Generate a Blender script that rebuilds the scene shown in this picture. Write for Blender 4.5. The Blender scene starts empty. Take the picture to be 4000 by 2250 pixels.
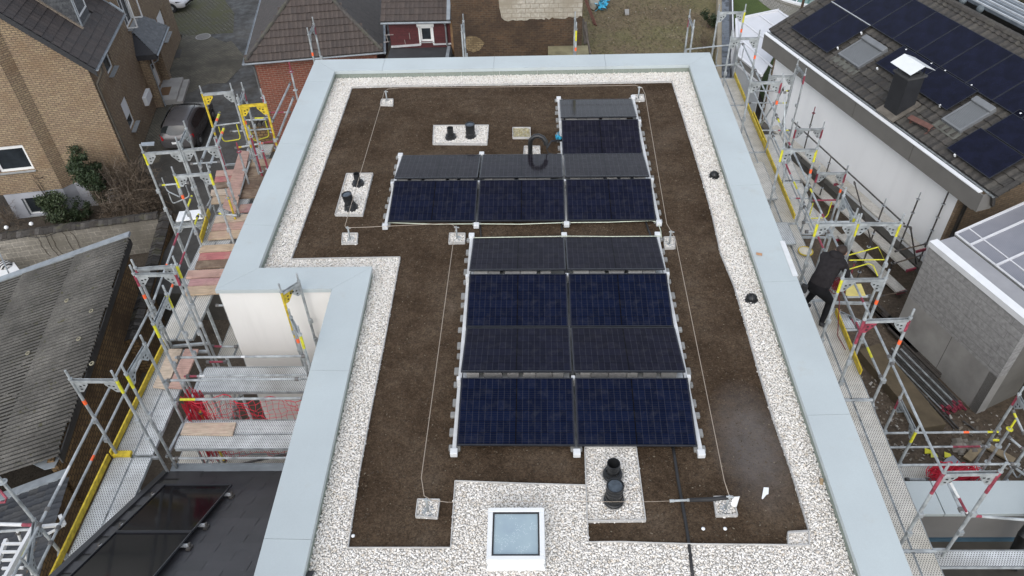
import bpy, bmesh, math, random
import numpy as np
from mathutils import Vector, Matrix
random.seed(7); RNG = np.random.default_rng(7)
scene = bpy.context.scene
COL = scene.collection
R_ = math.radians
# ---------------------------------------------------------------- survey helpers
# the camera pose was solved from the photograph; at() / on() intersect a sight line of the
# survey with a level plane or an upright / sloping plane, which gives real 3D points
FPX = 3039.78
CAMP = np.array([0., 0., 22.0])
def _rot(yaw, pitch, roll):
    f = np.array([math.sin(yaw)*math.cos(pitch), math.cos(yaw)*math.cos(pitch), -math.sin(pitch)])
    r = np.array([math.cos(yaw), -math.sin(yaw), 0]); d = np.cross(f, r)
    c, s = math.cos(roll), math.sin(roll)
    return np.array([c*r+s*d, -s*r+c*d, f])
ROT = _rot(R_(-2.11196), R_(42.35226), R_(2.03444))
def ray(uv): return ROT.T @ np.array([(uv[0]-2000)/FPX, (uv[1]-1125)/FPX, 1.0])
def at(uv, z):
    d = ray(uv); t = (z-CAMP[2])/d[2]; return CAMP+t*d
def on(uv, p0, n):
    d = ray(uv); n = np.array(n, float); t = (n@(np.array(p0, float)-CAMP))/(n@d); return CAMP+t*d
def onv(uv, p0, d2):            # upright plane through p0 along direction d2 (xy)
    return on(uv, (p0[0], p0[1], 0), (d2[1], -d2[0], 0))
def _reg(ox, oy): return lambda a, b: (ox+a*1100/2571, oy+b*1100/2571)
r1 = _reg(0, 0); r2 = _reg(900, 0); r3 = _reg(1900, 0); r4 = _reg(2900, 0)
l5 = _reg(0, 550); l6 = _reg(0, 1100); l7 = _reg(0, 1630)
q1 = _reg(2900, 550); q2 = _reg(2900, 1100); q3 = _reg(2900, 1630)
m6 = _reg(1000, 1630); m7 = _reg(1900, 1630)
def zA(a, b): return (550+a*600/1499, 320+b*600/1499)
def zB(a, b): return (650+a*550/1189, 1180+b*550/1189)
def zC(a, b): return (3050+a*450/1304, 850+b*450/1304)
def z4(a, b): return (2700+a*600/2070, b*600/2070)
def ov(u, v): return (u*4000/2576, v*4000/2576)
# ---------------------------------------------------------------- mesh builder
class MB:
    def __init__(s): s.v = []; s.f = []; s.m = []; s.mi = 0; s.mats = []
    def use(s, m):
        if m not in s.mats: s.mats.append(m)
        s.mi = s.mats.index(m); return s
    def add(s, vs, fs):
        b = len(s.v); s.v += [tuple(float(c) for c in v) for v in vs]
        for f in fs: s.f.append(tuple(b+i for i in f)); s.m.append(s.mi)
        return s
    def quad(s, a, b, c, d): return s.add([a, b, c, d], [(0, 1, 2, 3)])
    def poly(s, pts): return s.add(pts, [tuple(range(len(pts)))])
    def hexa(s, p):   # 8 points: bottom 0-3, top 4-7 (same winding)
        return s.add(p, [(3, 2, 1, 0), (4, 5, 6, 7), (0, 1, 5, 4), (1, 2, 6, 5), (2, 3, 7, 6), (3, 0, 4, 7)])
    def box(s, x0, x1, y0, y1, z0, z1):
        return s.hexa([(x0, y0, z0), (x1, y0, z0), (x1, y1, z0), (x0, y1, z0), (x0, y0, z1), (x1, y0, z1), (x1, y1, z1), (x0, y1, z1)])
    def obox(s, o, ex, ey, ez):   # origin corner + 3 edge vectors
        o, ex, ey, ez = [np.array(k, float) for k in (o, ex, ey, ez)]
        return s.hexa([o, o+ex, o+ex+ey, o+ey, o+ez, o+ex+ez, o+ex+ey+ez, o+ey+ez])
    def prism(s, pts, h):     # planar polygon extruded by vector h
        pts = [np.array(p, float) for p in pts]; h = np.array(h, float); n = len(pts)
        s.add([*pts, *[p+h for p in pts]], [tuple(range(n))[::-1], tuple(range(n, 2*n))]+[(i, (i+1) % n, n+(i+1) % n, n+i) for i in range(n)])
        return s
    def beam(s, p, q, w, h, up=(0, 0, 1)):
        p = np.array(p, float); q = np.array(q, float); d = q-p; d /= np.linalg.norm(d)
        up = np.array(up, float); x = np.cross(d, up)
        if np.linalg.norm(x) < 1e-6: x = np.array([1., 0, 0])
        x /= np.linalg.norm(x); y = np.cross(x, d)
        a = [p+x*i*w/2+y*j*h/2 for i, j in ((-1, -1), (1, -1), (1, 1), (-1, 1))]
        return s.hexa(a+[k+(q-p) for k in a])
    def tube(s, p, q, r, n=8, r2=None, cap=True):
        p = np.array(p, float); q = np.array(q, float); d = q-p; L = np.linalg.norm(d); d /= L
        x = np.cross(d, (0, 0, 1.)) if abs(d[2]) < .95 else np.cross(d, (1., 0, 0)); x /= np.linalg.norm(x); y = np.cross(d, x)
        r2 = r if r2 is None else r2
        ring = [(math.cos(2*math.pi*i/n), math.sin(2*math.pi*i/n)) for i in range(n)]
        vs = [p+(x*c+y*k)*r for c, k in ring]+[q+(x*c+y*k)*r2 for c, k in ring]
        fs = [(i, (i+1) % n, n+(i+1) % n, n+i) for i in range(n)]
        if cap: fs += [tuple(range(n))[::-1], tuple(range(n, 2*n))]
        return s.add(vs, fs)
    def path(s, pts, r, n=6):
        pts = [np.array(p, float) for p in pts]; rings = []
        up0 = None
        for i, p in enumerate(pts):
            d = pts[min(i+1, len(pts)-1)]-pts[max(i-1, 0)]; d /= np.linalg.norm(d)
            if up0 is None:
                x = np.cross(d, (0, 0, 1.)) if abs(d[2]) < .95 else np.cross(d, (1., 0, 0))
            else: x = up0-d*(up0@d)
            x /= np.linalg.norm(x); up0 = x; y = np.cross(d, x)
            rr = r[i] if hasattr(r, '__len__') else r
            rings.append([p+(x*math.cos(2*math.pi*k/n)+y*math.sin(2*math.pi*k/n))*rr for k in range(n)])
        vs = [v for rg in rings for v in rg]; fs = []
        for i in range(len(pts)-1):
            for k in range(n): fs.append((i*n+k, i*n+(k+1) % n, (i+1)*n+(k+1) % n, (i+1)*n+k))
        fs += [tuple(range(n))[::-1], tuple(range((len(pts)-1)*n, len(pts)*n))]
        return s.add(vs, fs)
    def lathe(s, c, prof, n=16, ax=(0, 0, 1), closed=True):   # prof: (r, h) along ax
        c = np.array(c, float); d = np.array(ax, float); d /= np.linalg.norm(d)
        x = np.cross(d, (0, 0, 1.)) if abs(d[2]) < .95 else np.cross(d, (1., 0, 0)); x /= np.linalg.norm(x); y = np.cross(d, x)
        vs = []; fs = []
        for r, h in prof: vs += [c+d*h+(x*math.cos(2*math.pi*k/n)+y*math.sin(2*math.pi*k/n))*r for k in range(n)]
        for i in range(len(prof)-1):
            for k in range(n): fs.append((i*n+k, i*n+(k+1) % n, (i+1)*n+(k+1) % n, (i+1)*n+k))
        if closed: fs += [tuple(range(n))[::-1], tuple(range((len(prof)-1)*n, len(prof)*n))]
        return s.add(vs, fs)
    def build(s, name, mat=None, parent=None, smooth=False, bevel=0, uv=True):
        me = bpy.data.meshes.new(name)
        v = np.array(s.v, dtype=float)
        me.from_pydata(v.tolist(), [], s.f); me.update()
        if mat is not None and not s.mats: me.materials.append(mat)
        else:
            for m in s.mats: me.materials.append(m)
            if len(s.mats) > 1: me.polygons.foreach_set('material_index', s.m)
        if smooth is not False:
            me.polygons.foreach_set('use_smooth', [True]*len(me.polygons))
        bm = bmesh.new(); bm.from_mesh(me); bmesh.ops.recalc_face_normals(bm, faces=bm.faces); bm.to_mesh(me); bm.free()
        if uv: metric_uv(me)
        o = bpy.data.objects.new(name, me); COL.objects.link(o)
        if smooth == 'auto':
            mod = o.modifiers.new('edges', 'EDGE_SPLIT'); mod.split_angle = R_(40)
        if bevel:
            b = o.modifiers.new('bevel', 'BEVEL'); b.width = bevel; b.segments = 2; b.limit_method = 'ANGLE'; b.angle_limit = R_(40)
        if parent is not None:
            o.parent = parent; o.matrix_parent_inverse = parent.matrix_basis.inverted()
        return o
def metric_uv(me):
    n = len(me.polygons)
    if not n: return
    uvl = me.uv_layers.new(name='UVMap')
    V = np.empty(len(me.vertices)*3); me.vertices.foreach_get('co', V); V = V.reshape(-1, 3)
    N = np.empty(n*3); me.polygons.foreach_get('normal', N); N = N.reshape(-1, 3)
    lt = np.empty(n, int); me.polygons.foreach_get('loop_total', lt)
    lv = np.empty(len(me.loops), int); me.loops.foreach_get('vertex_index', lv)
    t = np.stack([-N[:, 1], N[:, 0], np.zeros(n)], 1); L = np.linalg.norm(t, axis=1)
    flat = L < .05; t[flat] = (1, 0, 0); L[flat] = 1; t /= L[:, None]
    b = np.cross(N, t); b[flat] = (0, 1, 0)
    T = np.repeat(t, lt, 0); B = np.repeat(b, lt, 0); P = V[lv]
    uvl.data.foreach_set('uv', np.stack([(P*T).sum(1), (P*B).sum(1)], 1).astype(np.float32).ravel())
def tag(o, label, cat, group=None):
    o['label'] = label; o['category'] = cat
    if group: o['group'] = group
    return o
def setting(o, kind='structure', label=None, cat=None):
    o['kind'] = kind
    if label: o['label'] = label
    if cat: o['category'] = cat
    return o
def thing(name, label, cat, loc=(0, 0, 0), group=None, rz=0):
    o = bpy.data.objects.new(name, None); COL.objects.link(o); o.location = [float(c) for c in loc]
    o.rotation_euler = (0, 0, rz); o.empty_display_size = .2
    o.matrix_basis
    return tag(o, label, cat, group)
def lift(z): return np.array([0, 0, z])
# ---------------------------------------------------------------- materials
class NT:
    def __init__(s, name):
        s.m = bpy.data.materials.new(name); s.m.use_nodes = True; s.t = s.m.node_tree; s.n = s.t.nodes; s.b = s.n['Principled BSDF']
    def new(s, typ, **kw):
        n = s.n.new(typ)
        for k, v in kw.items():
            if k in n.inputs: n.inputs[k].default_value = v
            else: setattr(n, k, v)
        return n
    def link(s, a, b): s.t.links.new(a, b)
    def coord(s, kind='UV', scale=(1, 1, 1), rot=(0, 0, 0), loc=(0, 0, 0)):
        c = s.new('ShaderNodeTexCoord'); mp = s.new('ShaderNodeMapping')
        mp.inputs['Scale'].default_value = scale; mp.inputs['Rotation'].default_value = rot; mp.inputs['Location'].default_value = loc
        s.link(c.outputs[kind], mp.inputs[0]); return mp.outputs[0]
    def noise(s, co, scale, detail=4, rough=.55):
        n = s.new('ShaderNodeTexNoise'); n.inputs['Scale'].default_value = scale; n.inputs['Detail'].default_value = detail; n.inputs['Roughness'].default_value = rough
        s.link(co, n.inputs['Vector']); return n.outputs['Fac']
    def ramp(s, fac, stops):
        r = s.new('ShaderNodeValToRGB'); e = r.color_ramp.elements
        while len(e) < len(stops): e.new(.5)
        for k, (p, c) in zip(e, stops): k.position = p; k.color = (*c, 1) if len(c) == 3 else c
        s.link(fac, r.inputs[0]); return r.outputs[0]
    def mix(s, fac, a, b, mode='MIX'):
        m = s.new('ShaderNodeMix', data_type='RGBA', blend_type=mode)
        for sock, v in ((m.inputs[0], fac), (m.inputs[6], a), (m.inputs[7], b)):
            if hasattr(v, 'is_linked') or hasattr(v, 'links'): s.link(v, sock)
            elif isinstance(v, (int, float)): sock.default_value = v
            else: sock.default_value = (*v, 1)
        return m.outputs[2]
    def math(s, op, a, b=0.0, c=None):
        m = s.new('ShaderNodeMath', operation=op)
        for i, v in enumerate((a, b, c)):
            if v is None: continue
            if hasattr(v, 'links'): s.link(v, m.inputs[i])
            else: m.inputs[i].default_value = v
        return m.outputs[0]
    def bump(s, h, strength=.3, dist=.02):
        b = s.new('ShaderNodeBump'); b.inputs['Strength'].default_value = strength; b.inputs['Distance'].default_value = dist
        s.link(h, b.inputs['Height']); s.link(b.outputs[0], s.b.inputs['Normal'])
    def base(s, c): 
        if hasattr(c, 'links'): s.link(c, s.b.inputs['Base Color'])
        else: s.b.inputs['Base Color'].default_value = (*c, 1)
    def set(s, **kw):
        for k, v in kw.items(): s.b.inputs[k].default_value = v
        return s
def S(r, g, b):   # sRGB 0-255 to linear
    f = lambda c: (c/255/12.92 if c/255 <= .04045 else ((c/255+.055)/1.055)**2.4)
    return (f(r), f(g), f(b))
def sc(c, k): return tuple(x*k for x in c)
def plain(name, c, rough=.6, var=.15, vscale=3., metal=0., bump=0., bscale=40., spec=.5, kind='Object'):
    t = NT(name); co = t.coord(kind)
    n = t.noise(co, vscale, 5)
    t.base(t.ramp(n, [(.3, sc(c, 1-var)), (.7, sc(c, 1+var))]))
    t.set(Roughness=rough, Metallic=metal); t.b.inputs['Specular IOR Level'].default_value = spec
    if bump: t.bump(t.noise(co, bscale, 3), bump, .01)
    return t.m
def bricks(name, c1, c2, mortar, w, h, msize=.012, dirt=None, rough=.85, bump=.5, mort_smooth=.1, offset=.5, dirt_scale=.6, var3=None, dirt_lo=.42, dirt_hi=.62):
    t = NT(name); co = t.coord('UV')
    b = t.new('ShaderNodeTexBrick'); t.link(co, b.inputs['Vector']); b.offset = offset
    b.inputs['Color1'].default_value = (*c1, 1); b.inputs['Color2'].default_value = (*c2, 1); b.inputs['Mortar'].default_value = (*mortar, 1)
    b.inputs['Scale'].default_value = 1; b.inputs['Mortar Size'].default_value = msize; b.inputs['Mortar Smooth'].default_value = mort_smooth
    b.inputs['Brick Width'].default_value = w; b.inputs['Row Height'].default_value = h; b.inputs['Bias'].default_value = 0
    c = b.outputs['Color']
    n2 = t.noise(co, 9, 4); c = t.mix(1, c, t.ramp(n2, [(.3, (.75, .75, .75)), (.7, (1.2, 1.2, 1.2))]), 'MULTIPLY')
    if dirt:
        n = t.noise(co, dirt_scale, 6, .65); c = t.mix(t.ramp(n, [(dirt_lo, (0, 0, 0)), (dirt_hi, (1, 1, 1))]), c, dirt)
    t.base(c); t.set(Roughness=rough)
    hgt = t.math('SUBTRACT', 1., b.outputs['Fac']); hgt = t.math('ADD', hgt, t.math('MULTIPLY', n2, .5))
    t.bump(hgt, bump, .01)
    return t.m
def islands(name, cols, rough=.7, nvar=.25, nscale=12, dirt=None, dscale=1.2, bump=.2, dlo=.45, dhi=.7, coord='Object', spec=.4):
    # every loose piece of the mesh (tile, pebble, board) takes its own shade
    t = NT(name); g = t.new('ShaderNodeNewGeometry')
    n = len(cols); c = t.ramp(g.outputs['Random Per Island'], [(i/max(1, n-1), k) for i, k in enumerate(cols)])
    co = t.coord(coord); nz = t.noise(co, nscale, 5)
    c = t.mix(1, c, t.ramp(nz, [(.25, (1-nvar,)*3), (.75, (1+nvar,)*3)]), 'MULTIPLY')
    if dirt:
        n2 = t.noise(co, dscale, 6, .7); c = t.mix(t.ramp(n2, [(dlo, (0, 0, 0)), (dhi, (1, 1, 1))]), c, dirt)
    t.base(c); t.set(Roughness=rough); t.b.inputs['Specular IOR Level'].default_value = spec
    if bump: t.bump(nz, bump, .01)
    return t.m
def glass_dark(name, c=(.02, .025, .03), rough=.05):
    t = NT(name); co = t.coord('Object'); n = t.noise(co, 2, 3)
    t.base(t.ramp(n, [(.3, sc(c, .7)), (.7, sc(c, 1.4))])); t.set(Roughness=rough); t.b.inputs['Specular IOR Level'].default_value = .6
    return t.m
def perforated(name, c, w=.04, h=.03, hole=.011, dirt=(.25, .23, .19)):
    # steel deck: rows of staggered round holes in groups
    t = NT(name); co = t.coord('UV'); sp = t.new('ShaderNodeSeparateXYZ'); t.link(co, sp.inputs[0])
    u = t.math('DIVIDE', sp.outputs[0], w); v = t.math('DIVIDE', sp.outputs[1], h)
    row = t.math('FLOOR', v); sh = t.math('MULTIPLY', t.math('MODULO', t.math('ABSOLUTE', row), 2.), .5)
    fu = t.math('SUBTRACT', t.math('FRACT', t.math('ADD', u, sh)), .5); fv = t.math('SUBTRACT', t.math('FRACT', v), .5)
    d = t.math('SQRT', t.math('ADD', t.math('POWER', t.math('MULTIPLY', fu, w), 2.), t.math('POWER', t.math('MULTIPLY', fv, h), 2.)))
    holes = t.math('LESS_THAN', d, hole)
    n = t.noise(co, 5, 5); n3 = t.noise(co, .9, 5)
    cc = t.ramp(n, [(.3, sc(c, .8)), (.7, sc(c, 1.12))])
    cc = t.mix(t.ramp(n3, [(.45, (0, 0, 0)), (.75, (.7, .7, .7))]), cc, dirt)
    t.base(t.mix(holes, cc, (.06, .058, .055))); t.set(Roughness=.6, Metallic=.1)
    t.bump(t.math('SUBTRACT', 1., holes), .4, .005)
    return t.m
M = {}
_t = NT('coated_aluminium'); _c = _t.coord('Object'); _n = _t.noise(_c, .9, 5); _n2 = _t.noise(_c, 1.7, 7, .7); _n3 = _t.noise(_c, 55, 3)
_k = _t.ramp(_n, [(.3, sc((.435, .480, .485), .95)), (.7, sc((.435, .485, .49), 1.05))])
_k = _t.mix(_t.ramp(_n2, [(.60, (0, 0, 0)), (.80, (.55, .55, .55))]), _k, (.40, .395, .36)); _k = _t.mix(1, _k, _t.ramp(_n3, [(.3, (.97,)*3), (.7, (1.03,)*3)]), 'MULTIPLY')
_t.base(_k); _t.link(_t.ramp(_n2, [(.4, (.36,)*3), (.7, (.55,)*3)]), _t.b.inputs['Roughness']); _t.bump(_n, .12, .05); M['coping'] = _t.m
M['flash'] = plain('slated_bitumen', (.22, .25, .215), .9, .25, 60, bump=.3, bscale=200)
def streaky(name, c, amt):
    t = NT(name); co = t.coord('Object', (1.6, 1.6, .16)); n = t.noise(co, 1.5, 6, .65); n2 = t.noise(t.coord('Object'), .7, 5); n3 = t.noise(t.coord('Object'), 90, 3)
    k = t.ramp(n2, [(.3, sc(c, 1-amt*.6)), (.7, sc(c, 1+amt*.4))]); k = t.mix(t.ramp(n, [(.5, (0, 0, 0)), (.78, (amt*5,)*3)]), k, sc(c, .72)); t.base(k); t.set(Roughness=.9); t.bump(n3, .3, .01); return t.m
M['render'] = streaky('white_render', (.74, .725, .69), .06)
M['render2'] = streaky('neighbour_render', (.90, .905, .90), .04)
M['galv'] = plain('galvanised_steel', (.33, .352, .358), .5, .38, 7, metal=.25)
M['galv_dark'] = plain('weathered_steel', (.12, .115, .11), .55, .4, 9, metal=.3)
M['ywl'] = plain('yellow_paint', (.50, .37, .025), .55, .35, 12)
M['yel_mark'] = plain('yellow_marking', (.55, .52, .03), .5, .25, 14)
M['red'] = plain('dark_red_paint', (.24, .038, .06), .55, .5, 12)
M['orange'] = plain('orange_tape', (.85, .13, .035), .5, .12, 10)
M['white'] = plain('white_paint', (.78, .79, .79), .45, .05, 3)
M['whitegrey'] = plain('white_plastic', (.62, .63, .63), .5, .1, 5)
M['black'] = plain('black_plastic', (.014, .015, .016), .38, .3, 6)
M['rubber'] = plain('black_rubber', (.02, .02, .021), .7, .3, 6)
M['alu'] = plain('mill_aluminium', (.62, .64, .65), .35, .12, 5, metal=.4)
M['zinc'] = plain('zinc_sheet', (.27, .30, .325), .5, .18, 3, metal=.2)
M['darkmetal'] = plain('dark_metal', (.05, .048, .045), .5, .25, 4)
M['concrete'] = plain('concrete', (.33, .32, .30), .9, .18, 1.5, bump=.25, bscale=25)
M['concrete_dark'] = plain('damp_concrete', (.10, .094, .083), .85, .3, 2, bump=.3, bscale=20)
M['bark'] = plain('bark', (.10, .075, .055), .9, .3, 6)
M['glass'] = glass_dark('window_glass')
M['frame'] = plain('window_frame_white', (.74, .75, .74), .4, .04, 3)
M['shutter'] = plain('shutter_slats', (.70, .71, .71), .5, .05, 3)
M['sill'] = plain('stone_sill', (.28, .29, .29), .7, .2, 12)
M['deck'] = perforated('perforated_deck', (.58, .60, .60), hole=.0095)
M['deck_dirty'] = perforated('perforated_deck_mortar_stained', (.60, .575, .52), hole=.009, dirt=(.42, .385, .30))
M['net'] = plain('red_net', (.50, .012, .035), .6, .2, 5)
M['wirelight'] = plain('wire_light', (.36, .30, .24), .5, .1, 8)
# ---------------------------------------------------------------- camera, light, world
cam = bpy.data.cameras.new('camera'); cam.sensor_width = 36; cam.lens = 36*FPX/4000; cam.clip_end = 400; cam.clip_start = .1
co = bpy.data.objects.new('camera', cam); COL.objects.link(co); scene.camera = co
mw = Matrix.Identity(4)
for i in range(3):
    mw[i][0] = ROT[0][i]; mw[i][1] = -ROT[1][i]; mw[i][2] = -ROT[2][i]; mw[i][3] = CAMP[i]
co.matrix_world = mw
SUN_EL, SUN_AZ = 42, 194      # overcast: a very soft sun high to the south
w = bpy.data.worlds.new('World'); scene.world = w; w.use_nodes = True
nt = w.node_tree; bg = nt.nodes['Background']; sky = nt.nodes.new('ShaderNodeTexSky'); sky.sky_type = 'NISHITA'; sky.sun_disc = False
sky.sun_elevation = R_(SUN_EL); sky.sun_rotation = R_(SUN_AZ); sky.air_density = 1.0; sky.dust_density = 1.6; sky.ozone_density = 1.0; sky.altitude = 60
hs = nt.nodes.new('ShaderNodeHueSaturation'); hs.inputs['Saturation'].default_value = .42   # cloud cover: nearly white sky light
nt.links.new(sky.outputs[0], hs.inputs['Color']); nt.links.new(hs.outputs[0], bg.inputs[0]); bg.inputs[1].default_value = .15
sl = bpy.data.lights.new('sun', 'SUN'); sl.energy = .62; sl.angle = R_(80); sl.color = (1, .97, .93)
so = bpy.data.objects.new('sun', sl); COL.objects.link(so)
az = R_(SUN_AZ); el = R_(SUN_EL)
sd = Vector((math.sin(az)*math.cos(el), math.cos(az)*math.cos(el), math.sin(el)))
so.rotation_euler = sd.to_track_quat('Z', 'Y').to_euler()
vs = scene.view_settings; vs.view_transform = 'Standard'; vs.look = 'None'; vs.exposure = 0.87; vs.gamma = 1
scene.cycles.max_bounces = 6; scene.cycles.use_denoising = True
# ---------------------------------------------------------------- main building and its flat roof
ZC = 12.5; ZG = 12.29; ZS = 12.27      # coping top, gravel top, soil top
XR, XL, XN, YB, YN, YF = 4.78, -5.83, -3.67, 19.65, 10.43, 1.0
CW = .64
bld = thing('apartment_building', 'flat roofed apartment building with pale blue grey metal parapet coping and light render walls', 'building', (0, 10, 0))
def wall(name, x0, x1, y0, y1): return MB().box(x0, x1, y0, y1, -1.6, ZC-.06).build(name, M['render'], bld)
i = .035
wall('wall', XR-CW+i, XR-i, YF, YB-i); wall('wall', XL+i, XR-CW+i-.002, YB-CW+i, YB-i-.002)
wall('wall', XL+i, XL+CW-i, YN+CW-i-.002, YB-CW+i-.002); wall('wall', XL+i, XN+CW-i, YN+i, YN+CW-i-.004); wall('wall', XN+i, XN+CW-i, YF, YN+i-.002)
slab = MB(); slab.prism([(XR-CW, YF, 11.9), (XR-CW, YB-CW, 11.9), (XL+CW, YB-CW, 11.9), (XL+CW, YN+CW, 11.9), (XN+CW, YN+CW, 11.9), (XN+CW, YF, 11.9)], (0, 0, .3))
slab.build('roof_slab', M['concrete'], bld)
# coping: mitred folded sheets, slightly falling inward, with drip lips
def cope(pts_out, pts_in, label=None):
    o = [np.array([*p, ZC+.012]) for p in pts_out]; n = [np.array([*p, ZC-.012]) for p in pts_in]
    m = MB(); t = .085
    m.quad(o[0], o[1], n[1], n[0])
    m.quad(o[0], o[1], o[1]-lift(t), o[0]-lift(t)); m.quad(n[0], n[1], n[1]-lift(t), n[0]-lift(t))
    m.quad(o[0], n[0], n[0]-lift(t), o[0]-lift(t)); m.quad(o[1], n[1], n[1]-lift(t), o[1]-lift(t))
    m.quad(o[0]-lift(t), o[1]-lift(t), n[1]-lift(t), n[0]-lift(t))
    return m.build('coping', M['coping'], bld)
def joints_y(side, vs): return [at(ov(u, v), ZC)[1] for u, v in vs]
g = .0028
def run(axis, fixed_o, fixed_i, cuts, end0=None, end1=None):
    for a, b in zip(cuts[:-1], cuts[1:]):
        lo = a+g if a != cuts[0] else a; hi = b-g if b != cuts[-1] else b
        ao = end0[0] if (end0 and a == cuts[0]) else lo; ai = end0[1] if (end0 and a == cuts[0]) else lo
        bo = end1[0] if (end1 and b == cuts[-1]) else hi; bi = end1[1] if (end1 and b == cuts[-1]) else hi
        if axis == 'y': cope([(fixed_o, ao), (fixed_o, bo)], [(fixed_i, ai), (fixed_i, bi)])
        else: cope([(ao, fixed_o), (bo, fixed_o)], [(ai, fixed_i), (bi, fixed_i)])
jr = sorted(at(ov(u, v), ZC)[1] for u, v in ((1800, 283), (1880, 466), (1955, 708), (2090, 1043)))
run('y', XR, XR-CW, [YF]+jr+[YB], None, (YB-g, YB-CW-g))
jl = sorted(at(ov(u, v), ZC)[1] for u, v in ((745, 362), (650, 566), (800, 318)))[:2]
jl += [at(r2(800, 745), ZC)[1]]
run('y', XL, XL+CW, [YN]+sorted(jl)+[YB], (YN+g, YN+CW+g), (YB-g, YB-CW-g))
jb = [at(p, ZC)[0] for p in (r2(1395, 600), r2(2405, 590), r3(1085, 560))]
run('x', YB, YB-CW, [XL]+jb+[XR], (XL+g, XL+CW+g), (XR-g, XR-CW-g))
run('x', YN, YN+CW, [XL, XN], (XL+g, XL+CW+g), (XN-g, XN+CW-g))
jn = sorted(at(ov(u, v), ZC)[1] for u, v in ((830, 932), (735, 1356)))
run('y', XN, XN+CW, [YF]+jn+[YN], None, (YN-g, YN+CW-g))
# slated flashing strips under the coping, each strip its own board-wide sheet
def flash(p, q, step):
    p = np.array([*p, 0.]); q = np.array([*q, 0.]); L = np.linalg.norm(q-p); d = (q-p)/L; n = np.array([-d[1], d[0], 0]); x = 0
    while x < L-.05:
        e = min(L, x+step); m = MB(); a = p+d*(x+.006); b = p+d*(e-.004)
        m.obox(a+lift(12.2), b-a, n*.018, lift(ZC-.09-12.2)); m.build('flashing_sheet', M['flash'], bld); x = e
c2 = CW-.03
flash((XR-c2, YB-c2), (XL+c2, YB-c2), 1.0); flash((XR-c2, YF), (XR-c2, YB-c2), 2.0)
flash((XL+c2, YB-c2), (XL+c2, YN+c2), 2.0); flash((XL+c2, YN+c2), (XN+c2, YN+c2), 1.5); flash((XN+c2, YN+c2), (XN+c2, YF), 2.0)
# black membrane lap visible in the back corner of the coping
# ---------------------------------------------------------------- gravel and soil
G = lambda u, v, z=ZS: at(ov(u, v), z)
soil_px = [(886, 222), (1000, 219), (1180, 216), (1400, 213), (1690, 208), (1728, 330), (1765, 450), (1790, 540), (1812, 640), (1845, 720), (1872, 810), (1905, 930), (1945, 1060), (1990, 1190), (2034, 1338),
           (1981, 1341), (1982, 1374), (1750, 1372), (1640, 1369), (1560, 1366), (1480, 1367), (1474, 1224), (1300, 1219), (1145, 1213), (1134, 1381), (876, 1381), (905, 1190), (935, 1030), (970, 850), (1007, 650), (870, 652), (733, 655), (778, 530), (815, 425), (850, 325)]
soil_poly = [G(u, v)[:2] for u, v in soil_px]
def inpoly(P, poly):
    x, y = P[:, 0], P[:, 1]; r = np.zeros(len(P), bool); n = len(poly)
    for k in range(n):
        (x1, y1), (x2, y2) = poly[k][:2], poly[(k+1) % n][:2]
        c = ((y1 > y) != (y2 > y)) & (x < (x2-x1)*(y-y1)/((y2-y1) if y2 != y1 else 1e-9)+x1); r ^= c
    return r
PEB = [S(228, 225, 219), S(236, 234, 230), S(220, 217, 210), S(232, 229, 223), S(240, 239, 236), S(225, 221, 213), S(234, 232, 227), S(214, 208, 199), S(238, 236, 232), S(222, 219, 213), S(230, 228, 223), S(206, 196, 181), S(235, 233, 229), S(227, 224, 219), S(196, 190, 183), S(233, 231, 227), S(238, 237, 234), S(219, 215, 208)]
PEB = [(c_[0]*.965, c_[1]*.95, c_[2]*.93) for c_ in PEB]
M['pebble'] = islands('white_pebbles', PEB, .75, .10, 30, bump=0)
M['pebble_y'] = islands('yellowish_pebbles', [sc(c, .55) for c in (S(226, 214, 170), S(236, 228, 196), S(200, 186, 130), S(214, 206, 180))], .75, .12, 30, bump=0)
M['pebble_bed'] = plain('pebble_bed', (.40, .385, .355), .9, .22, 30)
_ico = bmesh.new(); bmesh.ops.create_icosphere(_ico, subdivisions=1, radius=1.0)
ICV = np.array([v.co[:] for v in _ico.verts]); ICF = np.array([[v.index for v in f.verts] for f in _ico.faces]); _ico.free()
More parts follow.
